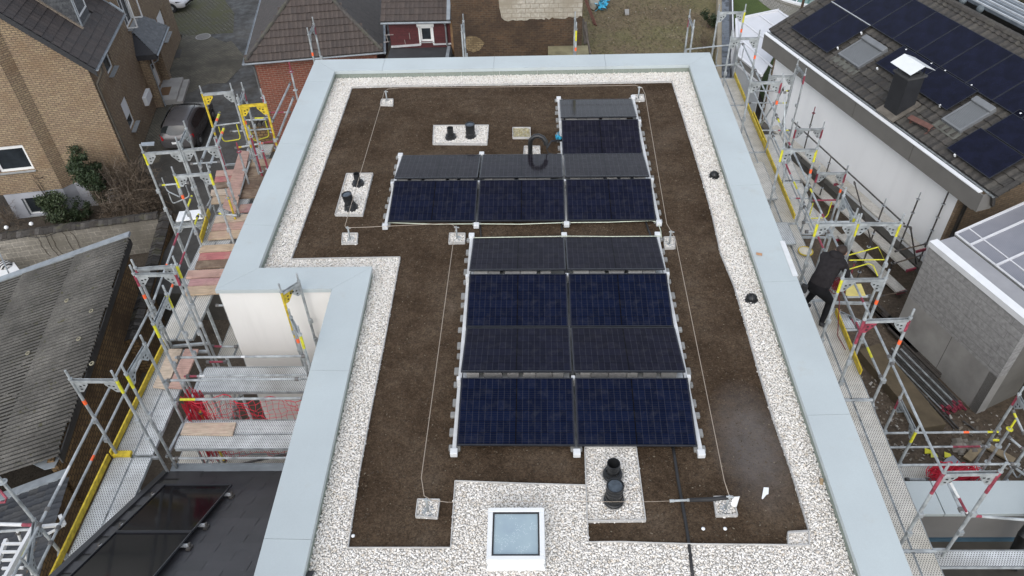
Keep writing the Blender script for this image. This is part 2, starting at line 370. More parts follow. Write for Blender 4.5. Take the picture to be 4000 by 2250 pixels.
def pebbles(name, polys, excl, z, mat, parent=None, spacing=.0245, size=.0155, seed=1):
    r = np.random.default_rng(seed); A = np.concatenate([np.array([p[:2] for p in q]) for q in polys])
    x0, y0 = A.min(0); x1, y1 = A.max(0)
    gx, gy = np.meshgrid(np.arange(x0, x1, spacing), np.arange(y0, y1, spacing)); P = np.stack([gx.ravel(), gy.ravel()], 1)
    P += r.uniform(-.5, .5, P.shape)*spacing*.95
    k = np.zeros(len(P), bool)
    for q in polys: k |= inpoly(P, q)
    for q in excl: k &= ~inpoly(P, q)
    P = P[k]; n = len(P)
    s = size*r.uniform(.65, 1.45, n)**1.0
    sx = s*r.uniform(.9, 1.45, n); sy = s*r.uniform(.75, 1.05, n); sz = s*r.uniform(.5, .8, n); a = r.uniform(0, math.pi, n)
    V = ICV[None]*np.stack([sx, sy, sz], 1)[:, None, :]
    V *= (1+r.uniform(-.16, .16, (n, len(ICV), 1)))
    ca, sa = np.cos(a)[:, None], np.sin(a)[:, None]
    tl = r.uniform(-.5, .5, n)[:, None]
    X = V[:, :, 0]*ca-V[:, :, 1]*sa; Y = V[:, :, 0]*sa+V[:, :, 1]*ca; Z = V[:, :, 2]+V[:, :, 0]*np.sin(tl)
    zz = z+r.uniform(-.016, .008, n)
    V = np.stack([X+P[:, :1], Y+P[:, 1:], Z+zz[:, None]], 2).reshape(-1, 3)
    F = (ICF[None]+(np.arange(n)*len(ICV))[:, None, None]).reshape(-1, 3)
    me = bpy.data.meshes.new(name); me.vertices.add(len(V)); me.vertices.foreach_set('co', V.ravel().astype(np.float32))
    me.loops.add(F.size); me.loops.foreach_set('vertex_index', F.ravel().astype(np.int32)); me.polygons.add(len(F))
    me.polygons.foreach_set('loop_start', (np.arange(len(F))*3).astype(np.int32)); me.polygons.foreach_set('use_smooth', np.ones(len(F), bool))
    me.update(calc_edges=True); me.materials.append(mat)
    o = bpy.data.objects.new(name, me); COL.objects.link(o)
    if parent: o.parent = parent; o.matrix_parent_inverse = parent.matrix_basis.inverted()
    return o
inner = [(XR-CW+.02, 3.6), (XR-CW+.02, YB-CW+.02), (XL+CW-.02, YB-CW+.02), (XL+CW-.02, YN+CW-.02), (XN+CW-.02, YN+CW-.02), (XN+CW-.02, 3.6)]
bedm = MB().prism([(*p, 12.205) for p in [(XR-CW, YF), (XR-CW, YB-CW), (XL+CW, YB-CW), (XL+CW, YN+CW), (XN+CW, YN+CW), (XN+CW, YF)]], (0, 0, .06))
setting(bedm.build('gravel_bed', M['pebble_bed']), 'structure')
VENT_HOLES = [((1134, 345), .14), ((1184, 342), .13), ((901, 462), .14), ((883, 521), .15), ((1541, 1192), .17), ((1544, 1256), .17), ((1334, 389), .07)]
# trays and boxes on the soil
boxes_px = {'twin': [(1091, 317), (1229, 316), (1225, 363), (1089, 362)], 'left': [(872, 438), (938, 437), (912, 542), (843, 541)], 'yellow': [(1290, 322), (1334, 322), (1334, 347), (1290, 347)],
    'goose': [(1319, 369), (1358, 369), (1359, 392), (1317, 392)], 'big': [(1471, 1126), (1600, 1125), (1624, 1310), (1477, 1312)],
    'a1': [(960, 251), (989, 250), (988, 265), (957, 264)], 'a2': [(1590, 240), (1619, 239), (1621, 253), (1592, 254)], 'a3': [(862, 588), (900, 588), (898, 612), (860, 613)], 'a4': [(1131, 588), (1170, 588), (1169, 611), (1129, 612)],
    'a5': [(1670, 598), (1697, 597), (1698, 624), (1672, 625)], 'a6': [(1051, 1257), (1106, 1258), (1100, 1303), (1046, 1300)], 'a7': [(1795, 1251), (1843, 1250), (1855, 1297), (1802, 1298)], 'corner': [(1982, 1342), (2034, 1339), (2036, 1372), (1983, 1374)]}
boxes = {k: [G(u, v, ZS+.03) for u, v in p] for k, p in boxes_px.items()}
gv = pebbles('gravel', [inner], [soil_poly]+[boxes['big']], ZG-.01, M['pebble'], seed=3)
setting(gv, 'stuff', 'white rounded pebble strip along the parapet and round the skylight', 'gravel')
# soil: clumpy surface grid
def soil_sheet():
    P = np.array(soil_poly); x0, y0 = P.min(0); x1, y1 = P.max(0)
    m = MB(); m.poly([(*p, ZS) for p in soil_poly])
    for k in range(len(soil_poly)):
        a = soil_poly[k]; b = soil_poly[(k+1) % len(soil_poly)]; m.quad((*a, ZS), (*b, ZS), (*b, 12.2), (*a, 12.2))
    return m
t = NT('roof_soil'); co = t.coord('Object')
n1 = t.noise(co, .9, 6, .6); n2 = t.noise(co, 35, 5, .7); n3 = t.noise(co, 7, 4)
c = t.ramp(n1, [(.30, (.040, .0265, .0165)), (.48, (.066, .0455, .0295)), (.60, (.082, .059, .040)), (.74, (.115, .088, .064))])
c = t.mix(1, c, t.ramp(n2, [(.3, (.45, .45, .45)), (.65, (1.5, 1.5, 1.5))]), 'MULTIPLY')
c = t.mix(1, c, t.ramp(n3, [(.3, (.8, .8, .8)), (.7, (1.2, 1.2, 1.2))]), 'MULTIPLY')
vo = t.new('ShaderNodeTexVoronoi', feature='F1'); vo.inputs['Scale'].default_value = 28; t.link(co, vo.inputs['Vector'])
spk = t.math('MULTIPLY', t.math('LESS_THAN', vo.outputs['Distance'], .16), t.math('GREATER_THAN', vo.outputs['Color'], .55))
c = t.mix(spk, c, (.13, .098, .064))
pc_ = at((2935, 1735), ZS); gp = t.coord('Object', (1.5, .75, 1), (0, 0, 0), (-1.5*pc_[0], -.75*pc_[1], -ZS)); ln = t.new('ShaderNodeVectorMath', operation='LENGTH'); t.link(gp, ln.inputs[0])
pale_patch = t.math('SUBTRACT', 1.0, ln.outputs['Value']); pale_patch = t.math('MULTIPLY', t.math('MAXIMUM', pale_patch, 0.), t.noise(co, 4, 6, .7)); pale_patch = t.math('MINIMUM', t.math('MULTIPLY', pale_patch, 1.5), .55); c = t.mix(pale_patch, c, (.165, .152, .145))   # paler grey patch, fading outward
wet = t.noise(co, .5, 4, .5)
t.base(c); t.b.inputs['Specular IOR Level'].default_value = .06
t.link(t.ramp(wet, [(.55, (.95,)*3), (.72, (.45,)*3)]), t.b.inputs['Roughness'])
t.bump(n2, .9, .03)
soil = soil_sheet().build('roof_soil', t.m); setting(soil, 'structure')
# loose crumbs, straw and shingle on the soil
def crumbs():
    r = np.random.default_rng(5); P = np.array(soil_poly); x0, y0 = P.min(0); x1, y1 = P.max(0)
    n = 15000; Q = np.stack([r.uniform(x0, x1, n), r.uniform(y0, y1, n)], 1); Q = Q[inpoly(Q, soil_poly)]
    for b in boxes.values(): Q = Q[~inpoly(Q, b)]
    m = MB()
    for x, y in Q:
        L = r.uniform(.004, .018); a = r.uniform(0, 6.28); w_ = r.uniform(.004, .009); h = r.uniform(.004, .014)
        d = np.array([math.cos(a), math.sin(a), r.uniform(-.2, .2)])*L; s_ = np.array([-math.sin(a), math.cos(a), 0])*w_; p = np.array([x, y, ZS+.001])
        m.add([p-d-s_, p+d-s_, p+d+s_, p-d+s_, p+lift(h)+d*.2], [(0, 1, 4), (1, 2, 4), (2, 3, 4), (3, 0, 4)])
    return m
M['crumb'] = islands('soil_crumbs', [(.035, .024, .016), (.06, .045, .03), (.10, .075, .05), (.045, .032, .022), (.13, .10, .066), (.05, .037, .025), (.09, .068, .045), (.07, .05, .034), (.04, .028, .018), (.20, .17, .125)], .9, .2, 20, bump=0)
setting(crumbs().build('soil_crumbs', M['crumb'], uv=False), 'stuff', 'straw bits and crumbs scattered over the roof soil', 'soil crumbs')
# thin metal edging between soil and gravel
M['edge'] = plain('edging_strip', (.46, .45, .43), .6, .15, 8)
def strip(pts, closed, h0=12.2, h1=ZS+.045, w=.012):
    m = MB(); n = len(pts)
    for k in range(n if closed else n-1):
        a = np.array([*pts[k][:2], 0.]); b = np.array([*pts[(k+1) % n][:2], 0.]); d = b-a; L = np.linalg.norm(d); d /= L; s_ = np.array([-d[1], d[0], 0])*w/2
        m.obox(a-s_+lift(h0), b-a, s_*2, lift(h1-h0))
    return m
ed = thing('gravel_edging', 'thin pale metal strip separating the brown soil from the white gravel', 'edging', (*soil_poly[0], ZS))
strip(soil_poly, True).build('edging_strip', M['edge'], ed)
tray_info = {'twin': 'wide white gravel tray holding two black vent pipes near the back of the roof', 'left': 'long white gravel tray holding two black vent pipes by the left gravel strip',
    'yellow': 'small empty tray of yellowish pebbles sunk in the soil', 'goose': 'small white gravel tray round the foot of the black gooseneck pipe', 'big': 'large white gravel tray below the front solar panels, holding two black pipes',
    'a1': 'small square gravel tray under the back left anchor post', 'a2': 'small square gravel tray touching the rearmost solar panel', 'a3': 'small square gravel tray just below the long left tray',
    'a4': 'small square gravel tray in the soil left of the middle panel gap', 'a5': 'small square gravel tray right of the front panel block rear corner', 'a6': 'square gravel tray under the front left anchor post',
    'a7': 'square gravel tray with a white bracket at the front right', 'corner': 'square gravel tray in the front right corner of the soil'}
for k, p in boxes.items():
    c = np.mean(p, 0); gr = 'square gravel trays on the roof soil' if k[0] == 'a' or k == 'corner' else 'gravel trays round the roof pipes'
    tr = thing('gravel_tray', tray_info[k], 'gravel tray', (*c[:2], ZS), gr)
    strip(p, True, ZS-.04, ZS+.055, .014).build('tray_edging', M['edge'], tr)
    MB().prism([(*q[:2], ZS-.03) for q in p], (0, 0, .035)).build('tray_floor', M['pebble_bed'], tr)
    hol = [[(c_[0]+rr_*math.cos(q), c_[1]+rr_*math.sin(q)) for q in np.linspace(0, 6.283, 17)[:-1]] for c_, rr_ in ((G(*px_, ZS+.03), rr_) for px_, rr_ in VENT_HOLES)]
    g_ = pebbles('tray_pebbles', [p], hol, ZS+.018, M['pebble_y'] if k == 'yellow' else M['pebble'], tr, .0245, .0157, seed=11)
    g_['kind'] = 'stuff'
# ---------------------------------------------------------------- vent pipes
def vent(px, r, h, rcone, label, cap=False, group='black vent pipes on the roof', tilt=(0, 0)):
    p = G(*px, ZS+.03); t_ = thing('vent_pipe', label, 'vent pipe', p, group)
    ax = (tilt[0], tilt[1], 1)
    hc = h*.36
    MB().lathe(p-lift(.03), [(rcone*1.12, 0), (rcone*1.12, .035), (rcone, .045), (rcone*.97, .09), (r*1.12, hc), (r*1.08, hc+.01)], 20, ax, False).build('cone_base', M['black'], t_, 'auto')
    prof = [(r, hc-.02), (r, h*.55), (r*1.07, h*.56), (r*1.07, h*.60), (r, h*.61), (r, h*.72), (r*1.07, h*.73), (r*1.07, h*.78), (r, h*.79), (r, h*.9), (r*1.09, h*.91), (r*1.09, h), (r*.95, h), (r*.92, h*.8), (.001, h*(.86 if cap else .3))]
    MB().lathe(p, prof, 20, ax, False).build('pipe', M['black'], t_, 'auto')
    if cap:
        MB().lathe(p+np.array([tilt[0], tilt[1], 1.])*(h*.955), [(.001, .004), (r*.9, 0), (r*.9, -.012)], 20, ax, False).build('cap', M['capglass'], t_, 'auto')
M['capglass'] = plain('wet_cap', (.06, .075, .09), .15, .3, 20)
vent((1134, 345), .07, .25, .12, 'narrow black vent pipe with cone foot, left one in the wide back gravel tray')
vent((1184, 342), .105, .32, .11, 'thick ribbed black vent pipe, right one in the wide back gravel tray', True)
vent((901, 462), .065, .26, .12, 'narrow black vent pipe at the far end of the long left tray')
vent((883, 521), .10, .34, .13, 'tilted ribbed black vent pipe at the near end of the long left tray', True, tilt=(-.12, .0))
vent((1541, 1192), .09, .26, .128, 'open black vent pipe in the large front tray, the one nearer the solar panels')
vent((1544, 1256), .115, .35, .130, 'stout black pipe with wet round cap in the large front tray', True)
# gooseneck with cables
p = G(1334, 389, ZS); gk = thing('gooseneck_pipe', 'black gooseneck cable duct bent towards the panels', 'pipe', p)
pts = [p, p+lift(.30), p+np.array([.02, 0, .40]), p+np.array([.10, 0, .48]), p+np.array([.20, 0, .49]), p+np.array([.29, -.02, .45]), p+np.array([.345, -.04, .37]), p+np.array([.36, -.05, .29])]
MB().path(pts, .053, 14).build('duct', M['black'], gk, 'auto')
e = p+np.array([.36, -.05, .30]); cb = thing('cable_bundle', 'black cables looping from the gooseneck pipe under the solar panels', 'cable', e)
q = G(1412, 347, 12.42)
for k in range(4):
    j = k*.025
    MB().path([e, e+np.array([.01, .01, -.12]), e+np.array([.03, .10+j, -.17]), (e+q)/2+np.array([-.05, .14+j*.6, -.10]), q+np.array([.1, .02*k, -.07])], .011, 6).build('cable', M['rubber'], cb, True)
for k in range(4):
    j = k*.02
    q2_ = G(1410, 384, 12.33)
    MB().path([e, e+np.array([.01, -.01, -.12]), e+np.array([.05, -.03-j*.5, -.21]), (e+q2_)/2+np.array([0, -.03-j*.5, -.14]), q2_+np.array([.15, .02*k, -.03])], .011, 6).build('cable', M['rubber'], cb, True)
tarp = MB(); a = G(1405, 346, 12.4); r = np.random.default_rng(2)
for k in range(14):
    o_ = a+r.uniform(-.05, .07, 3)*np.array([1, 1.6, 1.2]); tarp.add([o_+r.uniform(-.07, .07, 3) for _ in range(4)], [(0, 1, 2), (0, 2, 3)])
M['blueplastic'] = plain('blue_plastic', (.05, .40, .60), .35, .25, 20)
tag(tarp.build('plastic_wrap', M['blueplastic'], None, True), 'crumpled light blue plastic wrap by the gooseneck cables', 'plastic wrap')
# skylight dome
sk = thing('skylight', 'square white framed flat skylight with wet bluish glass in the front gravel', 'skylight', G(1297, 1345))
zt = ZG+.25
T = [G(*p, zt)[:2] for p in ((1229, 1277), (1367, 1276), (1373, 1408), (1222, 1411))]
cx, cy = np.mean(T, 0); hw = (T[1][0]-T[0][0]+T[2][0]-T[3][0])/4; hd = (T[0][1]+T[1][1]-T[2][1]-T[3][1])/4
m = MB(); f = .068
for x0, x1, y0, y1 in ((-hw, hw, -hd, -hd+f), (-hw, hw, hd-f, hd), (-hw, -hw+f, -hd+f, hd-f), (hw-f, hw, -hd+f, hd-f)): m.box(cx+x0, cx+x1, cy+y0, cy+y1, zt-.1, zt)
m.build('frame', M['frame'], sk, bevel=.008)
b = .03
MB().hexa([(cx-hw-.02, cy-hd-.02, ZG-.05), (cx+hw+.02, cy-hd-.02, ZG-.05), (cx+hw+.02, cy+hd+.02, ZG-.05), (cx-hw-.02, cy+hd+.02, ZG-.05), (cx-hw+b, cy-hd+b, zt-.1), (cx+hw-b, cy-hd+b, zt-.1), (cx+hw-b, cy+hd-b, zt-.1), (cx-hw+b, cy+hd-b, zt-.1)]).build('kerb', M['frame'], sk, bevel=.01)
m = MB(); f2 = f+.022
for x0, x1, y0, y1 in ((-hw+f, hw-f, -hd+f, -hd+f2), (-hw+f, hw-f, hd-f2, hd-f), (-hw+f, -hw+f2, -hd+f2, hd-f2), (hw-f2, hw-f, -hd+f2, hd-f2)): m.box(cx+x0, cx+x1, cy+y0, cy+y1, zt-.05, zt-.006)
m.build('seal', M['rubber'], sk)
t = NT('skylight_glass'); co = t.coord('Object'); n = t.noise(co, 3.0, 4)
vo = t.new('ShaderNodeTexVoronoi'); vo.inputs['Scale'].default_value = 55; t.link(co, vo.inputs['Vector'])
drop = t.math('LESS_THAN', vo.outputs['Distance'], .22); n2 = t.noise(co, 6, 4); dm = t.math('MULTIPLY', drop, t.math('GREATER_THAN', n2, .52))
t.base(t.mix(dm, t.ramp(n, [(.2, (.27, .345, .40)), (.8, (.37, .465, .49))]), (.60, .68, .72))); t.set(Roughness=.06); t.bump(drop, .15, .004)
MB().box(cx-hw+f2, cx+hw-f2, cy-hd+f2, cy+hd-f2, zt-.05, zt-.022).build('pane', t.m, sk)
# ---------------------------------------------------------------- roof drains and small litter
for px, lab in (((1796, 443), 'black domed roof drain strainer in the right gravel strip, the farther one'), ((1890, 753), 'black domed roof drain strainer in the right gravel strip, the nearer one')):
    p = G(*px, ZG); dr = thing('roof_drain', lab, 'roof drain', p, 'roof drain strainers')
    MB().lathe(p-lift(.03), [(.12, 0), (.12, .03), (.09, .04)], 16, closed=False).build('drain_collar', M['rubber'], dr, 'auto')
    m = MB(); m.lathe(p, [(.085, 0), (.085, .06), (.06, .10), (.001, .115)], 14, closed=False)
    for k in range(10):
        a = k*.628; d = np.array([math.cos(a), math.sin(a), 0]); m.beam(p+d*.088, p+d*.088+lift(.07), .012, .012); m.beam(p+d*.088+lift(.07), p+lift(.122)+d*.02, .012, .012)
    m.build('strainer', M['black'], dr)
r = np.random.default_rng(4); p = G(1925, 1241, ZS+.012)
pp = [G(u, v, ZS+.015) for u, v in ((1921, 1226), (1934, 1227), (1933, 1243), (1928, 1245), (1919, 1256), (1916, 1254))]
tag(MB().prism(pp, (0, 0, .004)).build('paper_scrap', M['white']), 'torn white paper scrap lying on the soil at the right', 'paper')
for px, lab in (((1769, 1330), 'white pebble alone on the front right soil, the left of two'), ((1824, 1330), 'white pebble alone on the front right soil, the right of two'), ((1378, 1395), 'pair white pebble beside the front left soil corner')):
    px = px if px[0] != 1378 else (888, 1348-0)
    p = G(*px, ZS+.015); m = MB(); m.lathe(p-lift(.015), [(.001, 0), (.022, .006), (.028, .016), (.02, .028), (.001, .033)], 10, closed=False)
    tag(m.build('loose_pebble', M['white'], None, True), lab, 'pebble', 'stray white pebbles on the soil')
ch = [q3(705, 560), q3(738, 563), q3(735, 620), q3(705, 612)]
tag(MB().prism([at(c, ZG+.02) for c in ch], (0, 0, .012)).build('wood_chip', plain('chip', (.36, .26, .15), .8, .2, 20)), 'flat tan wood chip on the right gravel strip', 'wood chip')
ch = [q1(125, 1025), q1(180, 1035), q1(178, 1050), q1(128, 1040)]
tag(MB().prism([at(c, ZC+.005) for c in ch], (0, 0, .02)).build('wood_chip', plain('chip2', (.40, .22, .12), .8, .2, 20)), 'reddish wood offcut lying on the right parapet coping', 'wood chip')
ch = [q1(340, 915), q1(385, 915), q1(510, 1235), q1(460, 1237)]
tag(MB().prism([at(c, ZC+.014) for c in ch], (0, 0, .006)).build('sheet_offcut', M['whitegrey']), 'long narrow white sheet offcut on the outer edge of the right coping', 'sheet offcut')
# stains on coping are left to the sheet's own noise
# ---------------------------------------------------------------- east-west solar field on the roof
ML, MW = 1.785, 1.185
ZHI, ZLO = 12.56, 12.37
TILT = math.asin((ZHI-ZLO)/MW); MH = MW*math.cos(TILT)
def cell_material(name, c0, c1):
    t = NT(name); co = t.coord('Object'); sp = t.new('ShaderNodeSeparateXYZ'); t.link(co, sp.inputs[0])
    def lines(sock, off, pitch, wd):
        f = t.math('FRACT', t.math('DIVIDE', t.math('ADD', sock, off), pitch)); d = t.math('ABSOLUTE', t.math('SUBTRACT', f, .5))
        return t.math('GREATER_THAN', d, .5-wd/pitch/2)
    LX = (ML-.05)/18; LY = (MW-.05)/6
    vx = lines(sp.outputs[0], 90*LX, LX, .0085); hy = lines(sp.outputs[1], 60*LY, LY, .008)
    mid = t.math('LESS_THAN', t.math('ABSOLUTE', sp.outputs[0]), .010)
    bus = lines(sp.outputs[1], 60*LY, LY/5, .006)
    oi = t.new('ShaderNodeObjectInfo'); n = t.noise(co, 1.3, 3); lw = t.new('ShaderNodeLayerWeight'); lw.inputs['Blend'].default_value = .5   # blue anti-reflex coating fades at flat angles
    base = t.mix(t.math('ADD', t.math('ADD', t.math('MULTIPLY', oi.outputs['Random'], .30), t.math('MULTIPLY', n, .25)), t.math('MULTIPLY_ADD', lw.outputs['Facing'], 2.4, -.72)), c0, c1)
    # each cell a touch different
    w = t.new('ShaderNodeTexWhiteNoise', noise_dimensions='2D'); cm = t.new('ShaderNodeCombineXYZ')
    t.link(t.math('FLOOR', t.math('DIVIDE', t.math('ADD', sp.outputs[0], 90*LX), LX)), cm.inputs[0]); t.link(t.math('FLOOR', t.math('DIVIDE', t.math('ADD', sp.outputs[1], 60*LY), LY)), cm.inputs[1]); t.link(cm.outputs[0], w.inputs['Vector'])
    base = t.mix(1, base, t.ramp(w.outputs['Value'], [(0, (.82,)*3), (1, (1.18,)*3)]), 'MULTIPLY')
    base = t.mix(t.math('MULTIPLY', bus, .25), base, (.05, .05, .06))
    base = t.mix(t.math('MULTIPLY', vx, .30), base, (.07, .07, .085)); base = t.mix(t.math('MULTIPLY', hy, .8), base, (.004, .004, .006)); base = t.mix(mid, base, (.004, .004, .006))
    dust = t.noise(co, 5, 5, .7); base = t.mix(t.ramp(dust, [(.5, (0, 0, 0)), (.85, (.12, .12, .12))]), base, (.16, .155, .15))
    t.base(base); t.set(Roughness=.13); t.b.inputs['Specular IOR Level'].default_value = .06
    return t.m
M['cells'] = cell_material('solar_cells', (.0036, .0064, .0205), (.014, .0115, .0145))
M['pvframe'] = plain('black_anodised', (.022, .024, .03), .35, .2, 5)
M['clamp'] = plain('black_clamp', (.012, .012, .013), .45, .2, 5)
M['foot'] = plain('grey_foot', (.24, .24, .23), .75, .12, 9)
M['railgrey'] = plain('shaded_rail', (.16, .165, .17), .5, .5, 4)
M['ballast'] = islands('ballast_block', [(.26, .255, .24), (.34, .33, .31), (.21, .205, .195), (.30, .29, .28)], .9, .2, 20)
def make_module(name, L, W, cells, lab, cat='solar panel', group=None):
    root = thing(name, lab, cat, (0, 0, 0), group)
    m = MB(); f = .016; h = .035
    for x0, x1, y0, y1 in ((-L/2, L/2, -W/2, -W/2+f), (-L/2, L/2, W/2-f, W/2), (-L/2, -L/2+f, -W/2+f, W/2-f), (L/2-f, L/2, -W/2+f, W/2-f)): m.box(x0, x1, y0, y1, -h, 0)
    m.build('frame', M['pvframe'], root)
    MB().box(-L/2+f, L/2-f, -W/2+f, W/2-f, -.014, -.004).build('cell_glass', cells, root)
    return root
def clone(root, **props):
    c = root.copy(); COL.objects.link(c)
    for k, v in props.items(): c[k] = v
    for ch in root.children:
        d = ch.copy(); COL.objects.link(d); d.parent = c
        for g_ in ch.children:
            e = g_.copy(); COL.objects.link(e); e.parent = d
    return c
PV = make_module('solar_panel', ML, MW, M['cells'], 'x', group='solar panels on the flat roof')
RZ = -.011
_first = [True]
def module(xc, yc, away, lab):
    o = PV if _first[0] else clone(PV); _first[0] = False
    o['label'] = lab
    o.location = (xc, yc, (ZHI+ZLO)/2+.02); o.rotation_euler = (-TILT if away else TILT, 0, RZ)
    return o
def yrow(pts, z): return float(np.mean([G(u, v, z)[1] for u, v in pts]))
XC = .625
# front block: four rows by two
rows_front = [(True, 10.86, 'rear row'), (False, 10.73, ''), (True, 8.37, ''), (False, 8.21, '')]
yv = {'f1hi': yrow([(1185, 683), (1675, 680)], ZHI), 'f2hi': yrow([(1183, 692), (1677, 692)], ZHI), 'f2lo': yrow([(1172, 822), (1698, 820)], ZLO), 'f3lo': yrow([(1170, 826), (1700, 823)], ZLO), 'f3hi': yrow([(1158, 938), (1718, 936)], ZHI), 'f4hi': yrow([(1155, 953), (1725, 955)], ZHI), 'f4lo': yrow([(1143, 1117), (1745, 1124)], ZLO), 'f1lo': yrow([(1192, 598), (1667, 595)], ZLO),
      'u1hi': yrow([(1008, 450), (1625, 443)], ZHI), 'u1lo': yrow([(1016, 391), (1612, 388)], ZLO), 'u2hi': yrow([(1000, 458), (1630, 455)], ZHI), 'u2lo': yrow([(977, 557), (1648, 550)], ZLO), 'c1lo': yrow([(1410, 250), (1597, 248)], ZLO), 'c1hi': yrow([(1408, 298), (1604, 296)], ZHI), 'c2hi': yrow([(1410, 306), (1605, 305)], ZHI), 'c2lo': yrow([(1414, 387), (1618, 384)], ZLO)}
xl, xr = (XC-.015-ML/2, XC+.015+ML/2)
fr = [('f1lo', 'f1hi', True, 'rear'), ('f2hi', 'f2lo', False, 'second'), ('f3lo', 'f3hi', True, 'third'), ('f4hi', 'f4lo', False, 'front')]
desc = {'rear': 'greyish solar panel tilted backwards, %s one in the rear row of the front block', 'second': 'dark blue panel facing forward, %s one in the second row of the front block', 'third': 'brownish solar panel tilted backwards, %s one just behind the open gap of the front block', 'front': 'deep blue solar panel in the frontmost row of all, %s one'}
rowy = []
for a, b, away, nm in fr:
    yc = (yv[a]+yv[b])/2; rowy.append((nm, yc, away))
    for x, s_ in ((xl, 'left'), (xr, 'right')): module(x, yc-(x-XC)*.011, away, desc[nm] % s_)
# rear block: three columns and a single column behind
ux = [float(np.mean([G(u, v, z)[0] for u, v, z in q])) for q in ([(977, 557, ZLO), (1000, 458, ZHI), (1013, 391, ZLO)], [(1202, 556, ZLO), (1206, 456, ZHI), (1210, 390, ZLO)], [(1421, 554, ZLO), (1417, 455, ZHI), (1415, 389, ZLO)], [(1648, 551, ZLO), (1632, 455, ZHI), (1614, 387, ZLO)])]
x0 = (ux[0]+ux[3])/2; cols = [x0-ML-.04, x0, x0+ML+.04]
dn = ['left', 'middle', 'right']
dl = {'u1': 'grey solar panel tilted backwards, %s of three in the row by the gooseneck pipe', 'u2': 'dark blue solar panel facing forward, %s of three just behind the soil gap'}
for nm, a, b, away in (('u1', 'u1lo', 'u1hi', True), ('u2', 'u2hi', 'u2lo', False)):
    for x, s_ in zip(cols, dn): module(x, (yv[a]+yv[b])/2-(x-x0)*.011, away, dl[nm] % s_)
xc3 = float(np.mean([(G(1410, 306, ZHI)[0]+G(1605, 305, ZHI)[0])/2, (G(1414, 387, ZLO)[0]+G(1618, 384, ZLO)[0])/2]))
module(xc3, (yv['c1lo']+yv['c1hi'])/2, True, 'rearmost solar panel of the roof, grey and tilted towards the back parapet')
module(xc3, (yv['c2hi']+yv['c2lo'])/2, False, 'dark blue solar panel beside the blue plastic wrap, facing forward')
# rails with feet along every column joint
def rail(x, y0, y1, side, lab, feet=True):
    rt = thing('mounting_rail', lab, 'mounting rail', (x, y0, ZS), 'white mounting rails under the solar panels')
    m = MB(); w_ = .06
    m.box(x-w_/2, x+w_/2, y0-.05, y1+.05, ZS+.03, ZS+.075)
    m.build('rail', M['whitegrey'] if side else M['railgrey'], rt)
    y = y0+.02; k = 0
    while y < y1:
        L_ = .14 if k % 2 else .10
        MB().obox((x-.088-.01*(k%3), y, ZS-.01), (.175+.02*(k%3), 0, 0), (0, L_, 0), (0, 0, .06)).build('foot', M['foot'], rt, bevel=.012)
        y += (.27, .36, .22, .40)[k % 4]; k += 1
    return rt
def caps(rt, x, ys):
    for y, z in ys: MB().box(x-.055, x+.055, y-.06, y+.05, ZS+.02, z).build('end_bracket', M['whitegrey'], rt, bevel=.01)
def ridge_posts(rt, x, ys):
    for y in ys: MB().box(x-.03, x+.03, y-.035, y+.035, ZS+.07, ZHI-.03).build('ridge_post', M['whitegrey'], rt)
yf0, yf1 = yv['f4lo']-.07, yv['f1lo']+.06
fx = [XC-ML-.055, XC, XC+ML+.055]
for x, s_ in zip(fx, ('along the left edge of the front panel block', 'in the middle joint of the front panel block', 'along the right edge of the front panel block')):
    rt = rail(x, yf0-(x-XC)*.011, yf1-(x-XC)*.011, abs(x-XC) > .5, 'white rail on grey feet running %s' % s_)
    caps(rt, x, [(yf0-.04-(x-XC)*.011, ZLO+.01), (yf1+.03-(x-XC)*.011, ZLO+.02)]); ridge_posts(rt, x, [(yv['f1hi']+yv['f2hi'])/2, (yv['f3hi']+yv['f4hi'])/2])
yu0, yu1 = yv['u2lo']-.07, yv['u1lo']+.06; yc1 = yv['c1lo']+.06
for x, e_, s_ in ((cols[0]-ML/2-.05, yu1, 'along the left edge of the rear panel block'), ((cols[0]+cols[1])/2, yu1, 'in the left joint of the rear panel block'), ((cols[1]+cols[2])/2, yc1, 'in the rear block joint by the blue wrap'), (cols[2]+ML/2+.05, yc1, 'along the long right edge of the rear panel block')):
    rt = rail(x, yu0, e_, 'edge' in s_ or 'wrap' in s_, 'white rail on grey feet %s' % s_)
    caps(rt, x, [(yu0-.04, ZLO+.01), (e_+.03, ZLO+.02)]); ridge_posts(rt, x, [(yv['u1hi']+yv['u2hi'])/2]+([(yv['c1hi']+yv['c2hi'])/2] if e_ == yc1 else []))
# ballast stones under the ridges
def ballast(xa, xb, y, lab, open_=False, dy=0):
    b_ = thing('ballast_row', lab, 'ballast', ((xa+xb)/2, y, ZS), 'ballast rows under the panel ridges')
    MB().box(xa+.05, xb-.05, y-.25, y+.25, ZS+.075, ZS+.09).build('tray', M['alu'], b_)
    m = MB(); x = xa+.12; r = random.Random(int((xa+y)*100))
    while x < xb-.25:
        w_ = r.uniform(.16, .30); m.box(x, min(x+w_, xb-.1), y-.16+dy, y+.20, ZS+.095, ZHI-.055); x += w_+r.choice([.008, .008, .075, .09])
    m.build('ballast_stone', M['ballast'], b_, bevel=.006)
    if open_:
        MB().box(xa+.04, xb-.04, y-.30, y-.22, ZS+.06, ZS+.11).build('cross_rail', M['alu'], b_)
ry = lambda a, b: (yv[a]+yv[b])/2
ballast(fx[0], fx[1], ry('f1hi', 'f2hi')+.04, 'row of grey concrete ballast blocks in the rear ridge of the front block, left half'); ballast(fx[1], fx[2], ry('f1hi', 'f2hi')+.04, 'row of grey concrete ballast blocks in the rear ridge of the front block, right half')
